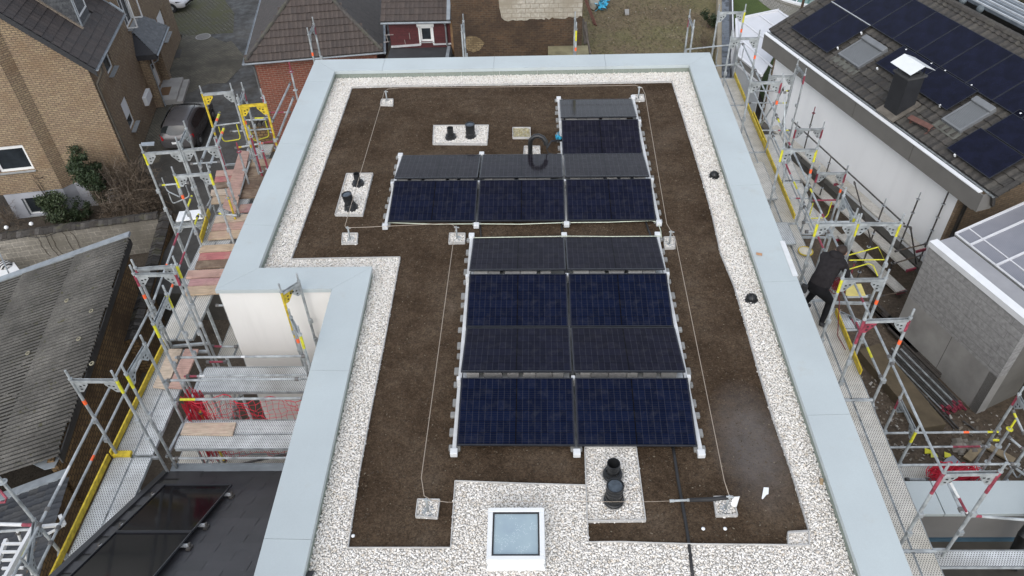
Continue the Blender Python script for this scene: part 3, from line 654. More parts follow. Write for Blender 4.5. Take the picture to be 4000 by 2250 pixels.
ballast(fx[0], fx[1], ry('f3hi', 'f4hi')+.27, 'grey ballast blocks behind the open dark gap of the front block, left half', True); ballast(fx[1], fx[2], ry('f3hi', 'f4hi')+.27, 'grey ballast blocks behind the open dark gap of the front block, right half', True)
bx = [cols[0]-ML/2-.05, (cols[0]+cols[1])/2, (cols[1]+cols[2])/2, cols[2]+ML/2+.05]
for k in range(3): ballast(bx[k], bx[k+1], ry('u1hi', 'u2hi')+.06, 'grey ballast blocks under the three wide rear ridge, %s section' % dn[k])
ballast(bx[2], bx[3], ry('c1hi', 'c2hi')+.06, 'grey ballast blocks under the rearmost single panel ridge')
# cables that lie on the soil
def soil_cable(pts, r_, lab, z=ZS+.02, mat='rubber'):
    P_ = [G(u, v, z) for u, v in pts]
    return tag(MB().path(P_, r_, 8).build('ground_cable', M[mat], None, True), lab, 'cable')
soil_cable([(1690, 1105), (1697, 1150), (1706, 1210), (1716, 1265), (1724, 1310), (1732, 1360), (1738, 1410), (1744, 1460)], .023, 'thick black cable running from the front panels over soil and gravel to the front edge')
soil_cable([(1207, 555), (1209, 580), (1211, 605)], .014, 'black cable crossing the soil gap between panel blocks, the left one')
soil_cable([(1412, 555), (1414, 580), (1417, 605)], .014, 'black cable crossing the soil gap between panel blocks, the middle one')
soil_cable([(1622, 550), (1630, 575), (1640, 600)], .02, 'black cable crossing the soil gap between panel blocks, the right one')
M['cord'] = plain('pale_green_cord', (.58, .62, .50), .6, .15, 10)
P_ = [G(u, v, ZLO-.03) for u, v in ((977, 560), (1090, 564), (1199, 563), (1310, 564), (1420, 560), (1530, 559), (1640, 555))]
P_ += [G(1655, 560, ZLO-.03), G(1662, 580, ZLO-.06), G(1664, 597, ZLO)]
tag(MB().path(P_, .009, 6).build('earthing_cord', M['cord'], None, True), 'pale green earthing cord along the front edge of the rear panel block', 'cord')
P_ = [G(u, v, ZLO+.03) for u, v in ((1192, 598), (1310, 596), (1424, 594), (1540, 595), (1664, 594))]
tag(MB().path(P_, .008, 6).build('earthing_cord', M['cord'], None, True), 'pale green earthing cord along the rear edge of the front panel block', 'cord')
# ---------------------------------------------------------------- safety line: posts and rope
posts = {'a1': (974, 256, 968, 236), 'a2': (1606, 246, 1603, 231), 'a3': (881, 601, 874, 580), 'a4': (1150, 600, 1147, 577), 'a5': (1684, 612, 1681, 588), 'a6': (1077, 1285, 1066, 1252), 'a7': (1826, 1278, 1831, 1247)}
plab = {'a1': 'back left', 'a2': 'back right, behind the rearmost panel', 'a3': 'left, below the long gravel tray', 'a4': 'middle, left of the panel gap', 'a5': 'right, beside the front block rear corner', 'a6': 'front left', 'a7': 'front right, with white bracket plate'}
tops = {}
for k, (u, v, ut, vt) in posts.items():
    b_ = G(u, v, ZS+.02); h = .27; tops[k] = b_+lift(h)+np.array([0, 0, 0])
    po = thing('anchor_post', 'short grey safety line anchor post, %s' % plab[k], 'anchor post', b_, 'safety line anchor posts')
    MB().tube(b_-lift(.02), b_+lift(h), .017, 10).build('post', M['galv'], po, True)
    MB().lathe(b_+lift(h), [(.03, 0), (.03, .012), (.014, .02), (.014, .04)], 10).tube(b_+lift(h+.02)+np.array([-.04, 0, 0]), b_+lift(h+.02)+np.array([.06, -.02, .0]), .012, 8).build('eyelet', M['galv'], po)
    MB().lathe(b_-lift(.02), [(.09, 0), (.09, .02)], 14).build('base_plate', M['galv'], po)
tl = lambda k, dx, dy, dz=.03: tops[k]+np.array([dx, dy, dz])
pathA = [tl('a6', .30, -.02, -.02), tl('a6', .08, 0, .0), tl('a6', -.03, .05), tl('a6', -.1, .35), tl('a4', -.02, -.25, .02), tl('a4', .0, -.03), tl('a4', -.08, .07), tl('a4', -.3, .1), tl('a3', .3, .0, .02), tl('a3', .03, -.02), tl('a3', -.06, .03), tl('a3', -.06, .3), tl('a1', -.03, -.3, .02), tl('a1', -.03, -.05), tl('a1', .04, .10), tl('a1', .35, .15), tl('a2', -.4, .1, .02), tl('a2', -.1, .09), tl('a2', .06, -.03), tl('a2', .1, -.35, .02), tl('a5', -.05, .25, .02), tl('a5', 0, 0), tl('a5', .05, -.25), tl('a7', -.02, .25, .02), tl('a7', 0, 0)]
sr = thing('safety_line', 'thin pale steel safety rope running round the roof from post to post', 'rope', tops['a6'])
MB().path(pathA, .0055, 6).build('rope', M['wirelight'], sr, True)
tb = tops['a7']; ta = tops['a6']
e1_, e2_ = G(1790, 1256, 12.5), G(1734, 1258, 12.48); e3_, e4_ = G(1690, 1260, 12.47), G(1640, 1262, 12.46)
MB().path([tb, e1_, e2_], .030, 8).build('shock_sleeve', M['rubber'], sr, True)
MB().tube(e2_, e3_, .016, 8).lathe(e3_, [(.022, -.03), (.022, .03)], 8, e3_-e2_).lathe(e2_, [(.022, -.03), (.022, .03)], 8, e3_-e2_).build('turnbuckle', M['galv'], sr)
MB().path([e3_, e4_, (e4_+ta)/2-lift(.02), tl('a6', .30, -.02, -.02)], .0035, 6).build('rope', M['wirelight'], sr, True)
p = G(1838, 1270, 12.33); pl = MB().prism([p, p+np.array([.07, -.03, -.02]), p+np.array([.085, .0, .20]), p+np.array([.02, .04, .13])], (.012, .01, 0))
tag(pl.build('bracket_plate', M['white']), 'white folded bracket plate leaning against the front right anchor post', 'bracket')
# ---------------------------------------------------------------- terrain
GR = 5.3                        # level of the yard and gardens to the right and behind
t = NT('asphalt_wet'); co = t.coord('Object'); n1 = t.noise(co, .35, 6, .65); n2 = t.noise(co, 60, 3); n3 = t.noise(co, 1.6, 6, .7)
c = t.ramp(n1, [(.35, (.030, .0285, .025)), (.55, (.052, .049, .043)), (.7, (.088, .082, .072))])
c = t.mix(t.ramp(n3, [(.55, (0, 0, 0)), (.7, (.8, .8, .8))]), c, (.022, .021, .02)); c = t.mix(1, c, t.ramp(n2, [(.3, (.8,)*3), (.7, (1.2,)*3)]), 'MULTIPLY')
t.base(c); t.link(t.ramp(n3, [(.4, (.8,)*3), (.65, (.35,)*3)]), t.b.inputs['Roughness']); t.bump(n2, .3, .01); M['asphalt'] = t.m
def ground_mat(name, stops, fine=14, big=.5, rough=.95, spk=None, bump=.7):
    t = NT(name); co = t.coord('Object'); n1 = t.noise(co, big, 7, .65); n2 = t.noise(co, fine, 5, .7)
    c = t.ramp(n1, stops); c = t.mix(1, c, t.ramp(n2, [(.3, (.55,)*3), (.68, (1.4,)*3)]), 'MULTIPLY')
    if spk:
        vo = t.new('ShaderNodeTexVoronoi'); vo.inputs['Scale'].default_value = spk[1]; t.link(co, vo.inputs['Vector'])
        k = t.math('MULTIPLY', t.math('LESS_THAN', vo.outputs['Distance'], spk[2]), t.math('GREATER_THAN', vo.outputs['Color'], .6)); c = t.mix(k, c, spk[0])
    t.base(c); t.set(Roughness=rough); t.bump(n2, bump, .05); return t.m
M['earth'] = ground_mat('dark_earth', [(.3, (.035, .027, .019)), (.5, (.06, .047, .034)), (.7, (.09, .075, .055))], spk=((.22, .2, .16), 9, .12))
M['garden'] = ground_mat('mossy_garden', [(.3, (.095, .068, .036)), (.45, (.14, .106, .058)), (.58, (.125, .11, .046)), (.72, (.185, .148, .088))], 9, .35, spk=((.32, .29, .23), 3.2, .11))
M['yard'] = ground_mat('yard_dirt', [(.3, (.06, .045, .03)), (.55, (.10, .075, .052)), (.75, (.14, .11, .08))], 12, .6, spk=((.3, .27, .22), 5, .12))
M['lawn'] = ground_mat('lawn', [(.3, (.042, .066, .012)), (.6, (.065, .096, .018)), (.75, (.10, .12, .03))], 30, 1.2)
M['cobble'] = bricks('cobble_paving', (.20, .182, .138), (.145, .132, .10), (.06, .055, .04), .22, .11, .02, dirt=(.065, .06, .046), dirt_scale=.5, bump=.8)
M['mossypave'] = bricks('mossy_grid_paving', (.15, .135, .105), (.11, .10, .08), (.05, .05, .025), .30, .20, .05, dirt=(.075, .074, .03), dirt_scale=.8, bump=.8)
setting(MB().box(-90, 90, -30, 140, -2.0, -1.6).build('ground', M['earth']))
def sheet(name, pts, z, mat, h=.004, top=None): return setting(MB().prism([(p[0], p[1], z-h) for p in pts], (0, 0, h)).build(name, mat))
def hand(z, *uvs): return [at(u, z) for u in uvs]
# driveway block, level 0; its left rim follows the house
def HL(x, y, z): return np.array([-20.4+.985*x-.172*y, 33.0+.172*x+.985*y, z])
drv = [(-12.6, 24.0), (-12.3, 33.8), (-7.2, 36.5), (-12.5, 90), (-75, 90), (-62, 52)] + [tuple(HL(-6, 30, 0)[:2]), tuple(HL(.02, 20, 0)[:2]), tuple(HL(.02, .9, 0)[:2]), (-16.6, 30.2), (-16.6, 24.0)]
setting(MB().prism([(*p, -1.7) for p in drv], (0, 0, 1.7)).build('driveway', M['asphalt']))
sheet('cobble_strip', [HL(.03, 0.9, 0), HL(1.15, 0.9, 0), HL(1.3, 8, 0), HL(3.6, 10.4, 0), HL(3.5, 14.5, 0), HL(1.2, 17.0, 0), HL(.03, 16.6, 0)], .004, M['cobble'])
sheet('cobble_patch', [HL(1.9, 9.4, 0), HL(3.7, 9.2, 0), HL(4.7, 12, 0), HL(3.4, 15.2, 0), HL(2.0, 14.4, 0)], .009, M['cobble'])
sheet('grid_paving', hand(0, r1(1650, 330), r1(2130, 300), r1(2140, 120), r1(2050, 0))+[HL(6.5, 32, 0), HL(-6, 32, 0), HL(-4, 17.5, 0), HL(.2, 16.9, 0)], .006, M['mossypave'])
mh = at(r1(1855, 335), .01); mc = thing('manhole_cover', 'round grey manhole cover at the edge of the mossy paving', 'manhole cover', mh)
MB().lathe(mh, [(.50, 0), (.50, .012), (.44, .014)], 24).build('ring', M['concrete'], mc); MB().lathe(mh+lift(.014), [(.43, 0), (.43, .004)], 24).build('lid', plain('iron_lid', (.16, .15, .135), .6, .2, 8), mc)
dg = [at(p, .012) for p in (r1(1600, 455), r1(1665, 450), r1(1640, 525), r1(1575, 535))]
tag(MB().prism(dg, (0, 0, .01)).build('drain_grate', M['darkmetal']), 'dark square drain grate beside the brick house wall', 'grate')
# ---------------------------------------------------------------- brick house on the left
M['hbrick'] = bricks('yellow_brown_brick', (.325, .245, .15), (.255, .18, .118), (.105, .086, .066), .27, .10, .013, dirt=(.165, .10, .052), dirt_scale=.35, bump=.6, dirt_lo=.5, dirt_hi=.8)
house = thing('brick_house', 'yellow brown brick house with dark tiled roof and slate porch canopy beside the driveway', 'house', HL(0, 0, 0))
def slopez(x): return 6.0+(.45-x)*1.03
def hwall(): 
    m = MB()
    # gable (towards the viewer): right leaf, splayed jog, projecting left leaf
    holes = []
    zt = lambda x: slopez(x)-.22
    m.poly([HL(0, 0, -.1), HL(0, 0, zt(0)), HL(-2.9, 0, zt(-2.9)), HL(-2.9, 0, -.1)])
    m.poly([HL(-2.9, 0, -.1), HL(-2.9, 0, zt(-2.9)), HL(-3.35, -.42, zt(-3.35)), HL(-3.35, -.42, -.1)])
    return m
def rect_wall(m, f, u0, u1, z0, z1, holes, depth, inward):
    """wall in local (u,z) with rectangular openings; f(u,z,d) gives the point d behind the face"""
    us = sorted({u0, u1, *[h[0] for h in holes], *[h[1] for h in holes]}); zs = sorted({z0, z1, *[h[2] for h in holes], *[h[3] for h in holes]})
    for a, b in zip(us[:-1], us[1:]):
        for c_, d_ in zip(zs[:-1], zs[1:]):
            mu, mz = (a+b)/2, (c_+d_)/2
            if any(h[0] < mu < h[1] and h[2] < mz < h[3] for h in holes): continue
            m.quad(f(a, c_, 0), f(b, c_, 0), f(b, d_, 0), f(a, d_, 0))
    for a, b, c_, d_ in holes:
        for p, q in (((a, c_), (b, c_)), ((b, c_), (b, d_)), ((b, d_), (a, d_)), ((a, d_), (a, c_))):
            m.quad(f(*p, 0), f(*q, 0), f(*q, depth), f(*p, depth))
m = hwall()
gh = [(-5.75, -4.15, 1.15, 2.55), (-7.2, -6.05, 3.9, 5.2)]
rect_wall(m, lambda u, z, d: HL(u, -.42+d, z), -9.0, -3.35, -.1, slopez(-3.35)-.22, gh, .14, 1)
sh = [(2.1, 3.2, 1.3, 2.85), (2.1, 3.25, 4.4, 5.75), (7.05, 8.6, 4.6, 6.9), (12.55, 14.1, 1.45, 2.95), (12.6, 14.2, 4.6, 6.4), (7.75, 9.5, .35, 2.75)]
rect_wall(m, lambda u, z, d: HL(-d, u, z), 0, 5.85, -.1, 6.02, [h for h in sh if h[1] < 5.9], .14, 1)
rect_wall(m, lambda u, z, d: HL(-d, u, z), 5.85, 16.4, -.1, 9.6, [h for h in sh if h[1] > 5.9], .14, 1)
m.quad(HL(0, 16.4, -.1), HL(-7, 16.4, -.1), HL(-7, 16.4, 9.6), HL(0, 16.4, 9.6)); m.quad(HL(0, 5.85, 6.0), HL(-4, 5.85, 6.0), HL(-4, 5.85, 9.6), HL(0, 5.85, 9.6))
m.build('wall', M['hbrick'], house)
pl = MB()
pts = [(-9.0, -.40), (-3.36, -.40), (-2.91, .02), (-.02, .02)]
for k, (a, b) in enumerate(zip(pts[:-1], pts[1:])):
    if k == 0: rect_wall(pl, lambda u, z, d: HL(u, -.40+d, z), -6.2, -3.36, -1.65, .1, [(-5.5, -4.4, -1.5, -.45)], .2, 1)
    else: pl.quad(HL(*a, -1.65), HL(*b, -1.65), HL(*b, .1), HL(*a, .1))
pl.quad(HL(-6.2, -.4, -1.65), HL(-6.2, 3, -1.65), HL(-6.2, 3, .1), HL(-6.2, -.4, .1))
pl.build('plinth', plain('plinth_render', (.34, .35, .38), .9, .15, 1.2), house)
M['htile'] = islands('brown_concrete_tiles', [sc(c, .9) for c in ((.055, .046, .043), (.066, .053, .049), (.048, .042, .041), (.072, .059, .054), (.058, .05, .048))], .7, .2, 25)
def roof_tiles(o, u, v, n, u0, u1, v0, v1, inside, tw=.3, th=.36, amp=.018, lip=.03, seg=4, jitter=.002, stag=False):
    o = np.array(o, float); u = np.array(u, float); v = np.array(v, float); n = np.array(n, float); m = MB(); r = np.random.default_rng(3)
    nv = int(math.ceil((v1-v0)/th)); nu = int(math.ceil((u1-u0)/tw))
    for j in range(nv):
        for i in range(nu):
            uu = u0+i*tw+(tw/2 if stag and j % 2 else 0); vv = v0+j*th
            if not inside(uu+tw/2, vv+th/2): continue
            jz = r.normal(0, jitter); top = []; bot = []; front = []
            for k in range(seg+1):
                a = k/seg; h = amp*math.cos(a*2*math.pi)*(.5)+amp*.5
                x = uu+a*(tw-.006)
                bot.append(o+u*x+v*vv+n*(lip+h+jz)); top.append(o+u*x+v*(vv+th+.03)+n*(h*.9+jz)); front.append(o+u*x+v*(vv+.004)+n*(-.005))
            nn = seg+1
            m.add(front+bot+top, [(k, k+1, nn+k+1, nn+k) for k in range(seg)]+[(nn+k, nn+k+1, 2*nn+k+1, 2*nn+k) for k in range(seg)])
    return m
up = np.array([-.985, -.172, 1.03]); SL = np.linalg.norm(up); up = up/SL
eo = HL(.5, -.42, slopez(.5)); eu = HL(0, 1, 0)-HL(0, 0, 0); en = np.cross(up, eu); en = en if en[2] > 0 else -en
def ins(uu, vv):
    x = .5-vv/SL; y = uu-.42   # dormer opening
    if uu > 6.15: return False
    return not (2.25 < y < 3.95 and x < -.42)
roof_tiles(eo, eu, up, en, 0, 6.2, 0, 5.2, ins, .30, .40, .012, .032, 4).build('roof', M['htile'], house)
MB().prism([HL(.45, -.38, slopez(.45)-.03), HL(.45, 5.8, slopez(.45)-.03), HL(-5, 5.8, slopez(-5)-.03), HL(-5, -.38, slopez(-5)-.03)], (0, 0, -.06)).build('roof_deck', M['darkmetal'], house)
m = MB(); a, b = HL(.5, -.45, slopez(.5)), HL(-5, -.45, slopez(-5))
m.prism([a+lift(.0), b+lift(.0), b-lift(.34), a-lift(.34)], HL(0, .05, 0)-HL(0, 0, 0)); m.prism([HL(.4, -.40, slopez(.4)-.25), HL(-5, -.40, slopez(-5)-.25), HL(-5, 0, slopez(-5)-.25), HL(.4, 0, slopez(.4)-.25)], (0, 0, .03))
m.build('verge_board', plain('slate_verge', (.025, .026, .029), .7, .2, 8), house)
# gutter and downpipe
def half_gutter(p, q, r_, mat, name, parent):
    p = np.array(p); q = np.array(q); d = q-p; s_ = np.cross(d/np.linalg.norm(d), (0, 0, 1.)); k = 8
    outer = [(math.cos(math.pi+math.pi*i/k)*r_, math.sin(math.pi+math.pi*i/k)*r_) for i in range(k+1)]; inn = [(x*.86, z*.86) for x, z in outer][::-1]
    prof = outer+inn; m = MB(); n = len(prof)
    A_ = [p+s_*x+lift(z) for x, z in prof]; B_ = [q+s_*x+lift(z) for x, z in prof]
    m.add(A_+B_, [(i, (i+1) % n, n+(i+1) % n, n+i) for i in range(n)]+[tuple(range(n))[::-1], tuple(range(n, 2*n))])
    return m.build(name, mat, parent)
half_gutter(HL(.56, -.45, 5.98), HL(.56, 5.85, 5.98), .095, M['zinc'], 'gutter', house)
MB().path([HL(.56, .25, 5.9), HL(.50, .2, 5.55), HL(.09, .12, 5.0), HL(.09, .12, 4.7), HL(.09, .12, 0)], .055, 8).build('downpipe', plain('brown_pipe', (.075, .067, .055), .5, .2, 4), house, 'auto')
# windows
def window(parent, f, u0, u1, z0, z1, d=.14, shut=0, mull=1, sill=True, open_=False, sill_d=.22, w_=.075):
    fr = MB()
    def bar(a, b, c_, e, da=d-.05, db=d): fr.hexa([f(a, c_, db), f(b, c_, db), f(b, c_, da), f(a, c_, da), f(a, e, db), f(b, e, db), f(b, e, da), f(a, e, da)])
    bar(u0, u1, z0, z0+w_); bar(u0, u1, z1-w_, z1); bar(u0, u0+w_, z0+w_, z1-w_); bar(u1-w_, u1, z0+w_, z1-w_)
    for k in range(1, mull): x = u0+(u1-u0)*k/mull; bar(x-.04, x+.04, z0+w_, z1-w_)
    F_ = fr.build('window', M['frame'], parent)
    MB().quad(f(u0+.05, z0+.05, d-.015), f(u1-.05, z0+.05, d-.015), f(u1-.05, z1-.05, d-.015), f(u0+.05, z1-.05, d-.015)).build('pane', M['glass'], F_)
    if shut:
        zs = z1-(z1-z0)*shut; m = MB(); z = zs
        while z < z1-.02:
            m.hexa([f(u0+.03, z, d-.05), f(u1-.03, z, d-.05), f(u1-.03, z, d-.075), f(u0+.03, z, d-.075), f(u0+.03, z+.043, d-.05), f(u1-.03, z+.043, d-.05), f(u1-.03, z+.043, d-.068), f(u0+.03, z+.043, d-.068)]); z += .05
        m.build('shutter', M['shutter'], F_)
    if sill:
        MB().hexa([f(u0-.04, z0-.05, .02), f(u1+.04, z0-.05, .02), f(u1+.04, z0-.05, -sill_d), f(u0-.04, z0-.05, -sill_d), f(u0-.04, z0, d), f(u1+.04, z0, d), f(u1+.04, z0-.02, -sill_d), f(u0-.04, z0-.02, -sill_d)]).build('sill', M['sill'], F_)
    if open_:
        for a in (u0+.05, u1-.1):
            m = MB(); 
            for p, q in (((0, z0+.1), (0, z1-.1)), ((-.55, z0+.1), (-.55, z1-.1)), ((0, z0+.1), (-.55, z0+.1)), ((0, z1-.1), (-.55, z1-.1))):
                m.beam(f(a, p[1], p[0]+d-.1), f(a, q[1], q[0]+d-.1), .06, .06, (0.1, .2, 1))
            m.build('sash', M['frame'], F_)
fs = lambda u, z, d: HL(-d, u, z)
window(house, fs, 2.1, 3.2, 1.3, 2.85, shut=.62); window(house, fs, 2.1, 3.25, 4.4, 5.75, shut=0); window(house, fs, 7.05, 8.6, 4.6, 6.9, mull=2, open_=True); window(house, fs, 12.55, 14.1, 1.45, 2.95, shut=.6); window(house, fs, 12.6, 14.2, 4.6, 6.4, mull=2)
fg = lambda u, z, d: HL(u, -.42+d, z)
window(house, fg, -5.75, -4.15, 1.15, 2.55, shut=.13, sill_d=.12, w_=.12); window(house, fg, -7.2, -6.05, 3.9, 5.2, shut=.5, sill_d=.12); window(house, lambda u, z, d: HL(u, -.40+d, z), -5.5, -4.4, -1.5, -.45, d=.2, sill_d=.08)
MB().obox(HL(.0, 5.3, 1.0), HL(.22, 0, 0)-HL(0, 0, 0), HL(0, 1.1, 0)-HL(0, 0, 0), lift(.52)).build('letterbox', M['white'], house, bevel=.02)
# porch: brick cheeks, door, canopy, step
for y0 in (6.95, 9.75): MB().obox(HL(.003, y0, -.05), HL(.42, 0, 0)-HL(0, 0, 0), HL(0, .45, 0)-HL(0, 0, 0), lift(3.3)).build('porch_pier', M['hbrick'], house)
dr = MB(); dr.hexa([fs(7.8, .37, .13), fs(9.45, .37, .13), fs(9.45, .37, .07), fs(7.8, .37, .07), fs(7.8, 2.7, .13), fs(9.45, 2.7, .13), fs(9.45, 2.7, .07), fs(7.8, 2.7, .07)])
D = dr.build('door', M['frame'], house); MB().quad(fs(8.5, 1.4, .062), fs(9.2, 1.4, .062), fs(9.2, 2.5, .062), fs(8.5, 2.5, .062)).build('pane', M['glass'], D)
st = MB(); st.obox(HL(.01, 7.15, -.02), HL(1.15, 0, 0)-HL(0, 0, 0), HL(0, 2.75, 0)-HL(0, 0, 0), lift(.34)); st.obox(HL(1.162, 7.15, -.02), HL(.32, 0, 0)-HL(0, 0, 0), HL(0, 2.75, 0)-HL(0, 0, 0), lift(.17))
st.build('porch_step', M['concrete'], house, bevel=.01)
tag(MB().obox(HL(.12, 7.75, .325), HL(.55, 0, 0)-HL(0, 0, 0), HL(0, 1.0, 0)-HL(0, 0, 0), lift(.015)).build('doormat', plain('coir', (.15, .085, .04), .95, .25, 30)), 'brown doormat on the concrete porch step', 'doormat')
M['slate'] = islands('slate_shingles', [(.035, .038, .045), (.055, .058, .068), (.028, .03, .036), (.075, .078, .086), (.045, .047, .054)], .45, .2, 15)
ze, zt_ = 3.25, 4.25; ya, yb = 6.75, 10.55; xo = 1.05
cn = MB(); cn.obox(HL(0, ya, ze-.28), HL(xo, 0, 0)-HL(0, 0, 0), HL(0, yb-ya, 0)-HL(0, 0, 0), lift(.27)); CN = cn.build('porch_canopy', plain('slate_fascia', (.035, .035, .038), .6, .2, 10), house)
cu = HL(0, 1, 0)-HL(0, 0, 0); cv = HL(0, 0, zt_)-HL(xo, 0, ze); Lc = np.linalg.norm(cv); cv /= Lc; cn_ = np.cross(cv, cu); cn_ = cn_ if cn_[2] > 0 else -cn_
hipw = .75
roof_tiles(HL(xo+.04, ya-.04, ze), cu, cv, cn_, 0, yb-ya+.08, 0, Lc, lambda a, b: hipw*b/Lc < a < yb-ya+.08-hipw*b/Lc, .20, .16, .0, .012, 1, .002, True).build('canopy_slates', M['slate'], CN)
for s0, s1 in ((ya, ya+hipw), (yb, yb-hipw)): MB().add([HL(xo, s0, ze), HL(0, s0, ze), HL(0, s1, zt_), HL(xo, s0, ze-.01), ], [(0, 1, 2)]).build('canopy_hip', M['slate'], CN)
half_gutter(HL(xo+.1, ya, ze-.03), HL(xo+.1, yb, ze-.03), .06, M['zinc'], 'canopy_gutter', CN)
MB().path([HL(xo+.05, ya+.35, ze-.1), HL(xo-.1, ya+.35, ze-.5), HL(.5, ya+.3, ze-.7), HL(.5, ya+.3, 0)], .035, 6).build('canopy_downpipe', M['zinc'], CN, 'auto')
# dormer
dm = MB(); zd = 9.4
dm.add([HL(-.42, 2.25, slopez(-.42)), HL(-.42, 2.25, zd), HL(-3.5, 2.25, zd), HL(-3.0, 2.25, slopez(-3.0))], [(0, 1, 2, 3)]); dm.add([HL(-.42, 3.95, slopez(-.42)), HL(-.42, 3.95, zd), HL(-3.5, 3.95, zd), HL(-3.0, 3.95, slopez(-3.0))], [(0, 1, 2, 3)]); dm.quad(HL(-.42, 2.25, slopez(-.42)), HL(-.42, 3.95, slopez(-.42)), HL(-.42, 3.95, zd), HL(-.42, 2.25, zd))
DM = dm.build('dormer', M['hbrick'] if 0 else plain('slate_cheek', (.085, .09, .095), .6, .35, 6), house)
ch = MB(); r = np.random.default_rng(8)
for j in range(14):
    for i in range(22):
        x = -.5-i*.14-(.07 if j % 2 else 0); z = 6.9+j*.16
        if z < slopez(x)+.05 or z > zd: continue
        p = HL(x, 2.235-.004*(j % 3), z); e = HL(.075, 0, 0)-HL(0, 0, 0)
        ch.add([p-e+lift(.1), p-e*.9, p-lift(.06), p+e*.9, p+e+lift(.1)], [(0, 1, 2, 3, 4)])
ch.build('cheek_slates', islands('cheek_slates', [(.07, .075, .08), (.11, .115, .12), (.05, .053, .06), (.09, .095, .1)], .6, .2, 20), DM)
window(house, lambda u, z, d: HL(-.30-d, u, z), 2.5, 3.8, slopez(-.42)+.35, slopez(-.42)+1.7, sill=False)
MB().path([HL(-.36, 2.28, zd), HL(-.36, 2.28, slopez(-.4)+.05)], .05, 8).build('dormer_downpipe', M['zinc'], DM, 'auto')
m = MB(); m.beam(HL(-.3, 2.18, slopez(-.3)+.07), HL(-3.0, 2.18, slopez(-3.0)+.07), .14, .05); m.build('dormer_flashing', plain('mossy_flashing', (.22, .18, .14), .9, .3, 8), DM)
MB().beam(HL(.5, 5.9, slopez(.5)+.08), HL(-3, 5.9, slopez(-3)+.08), .16, .06).build('verge_flashing', M['zinc'], house)
# ---------------------------------------------------------------- cars
def car(name, lab, loc, head, paint, L, W, H, stations, glass_from, glass_to, lights):
    root = thing(name, lab, 'car', (*loc[:2], loc[2]), 'parked cars', head)
    MR = Matrix.Rotation(head, 4, 'Z'); T = lambda p: np.array((MR @ Vector(p))[:])+np.array([*loc[:2], loc[2]])
    # stations: (y, w_sill, z_sill, w_belt, z_belt, w_roof, z_roof)
    sec = []
    for y, ws, zs, wb, zb, wr, zr in stations:
        half = [(0, zs), (ws*.8, zs), (ws, zs+.06), (wb*1.0, (zs+zb)*.52), (wb, zb), (wr+(wb-wr)*.12, zr-.07 if zr-zb > .2 else zb+(zr-zb)*.6), (wr*.8, zr-.004), (0, zr)]
        full = half+[(-x, z) for x, z in half[-2:0:-1]]
        sec.append([T((x, y, z)) for x, z in full])
    n = len(sec[0]); m = MB(); vs_ = [p for s_ in sec for p in s_]; fs_ = []
    for i in range(len(sec)-1):
        for k in range(n): fs_.append((i*n+k, i*n+(k+1) % n, (i+1)*n+(k+1) % n, (i+1)*n+k))
    fs_ += [tuple(range(n))[::-1], tuple(range((len(sec)-1)*n, len(sec)*n))]
    m.add(vs_, fs_); bo = m.build('body', paint, root, True, uv=False)
    sd_ = bo.modifiers.new('sub', 'SUBSURF'); sd_.levels = 2; sd_.render_levels = 2
    return root, T, sec
def wheel(root, T, x, y, r_=.33):
    ax = np.array(T((1, 0, 0)))-np.array(T((0, 0, 0))); c_ = T((x, y, r_)); s_ = 1 if x > 0 else -1
    wt = MB().lathe(c_-ax*.1, [(r_*.6, 0), (r_*.95, 0), (r_, .03), (r_, .17), (r_*.95, .2), (r_*.6, .2)], 20, ax).build('wheel', M['rubber'], root, 'auto')
    m = MB().lathe(c_+ax*(.09*s_), [(.001, .02*s_), (r_*.2, .02*s_), (r_*.62, .0), (r_*.66, .015*s_)], 20, ax, False)
    m.build('rim', M['galv'], wt)
M['carpaint'] = plain('dark_grey_car_paint', (.105, .10, .102), .25, .1, 1.5, metal=.4)
M['carwhite'] = plain('white_car_paint', (.72, .72, .73), .25, .03, 1)
M['carglass'] = plain('car_glass', (.018, .021, .022), .06, .3, 3)
M['tail'] = plain('tail_lamp', (.32, .008, .012), .2, .3, 15)
loc = (-18.62, 37.05, .004); hd = R_(2.5)
mpv = [(-2.16, .76, .42, .80, .62, .72, .78), (-2.1, .83, .30, .88, .92, .76, 1.0), (-1.98, .85, .26, .90, 1.0, .72, 1.18), (-1.72, .86, .24, .90, 1.02, .64, 1.52), (-1.2, .87, .22, .91, 1.02, .64, 1.60), (-.3, .88, .22, .91, 1.0, .65, 1.62), (.35, .88, .22, .91, .98, .64, 1.55), (1.0, .87, .22, .90, .96, .68, 1.12), (1.35, .87, .24, .89, .93, .70, .98), (1.85, .84, .26, .86, .80, .66, .86), (2.1, .74, .32, .78, .62, .6, .7)]
cr, T, sec = car('parked_car', 'dark grey hatchback with red tail lamps parked in the driveway by the brick house', loc, hd, M['carpaint'], 4.3, 1.8, 1.6, mpv, 2, 7, None)
def panel(name, mat, pts, root, T, out=.012):
    P_ = [T(p) for p in pts]; m = MB(); m.prism(P_, (np.array(T((0, 0, 0)))*0)+np.array([0, 0, .001]))
    return m.build(name, mat, root, uv=False)
def curved_glass(name, mat, rows, root, T):
    m = MB(); n = len(rows[0]); m.add([T(p) for r_ in rows for p in r_], [(i*n+k, i*n+k+1, (i+1)*n+k+1, (i+1)*n+k) for i in range(len(rows)-1) for k in range(n-1)])
    o = m.build(name, mat, root, True, uv=False); s_ = o.modifiers.new('sub', 'SUBSURF'); s_.levels = 2; s_.render_levels = 2; return o
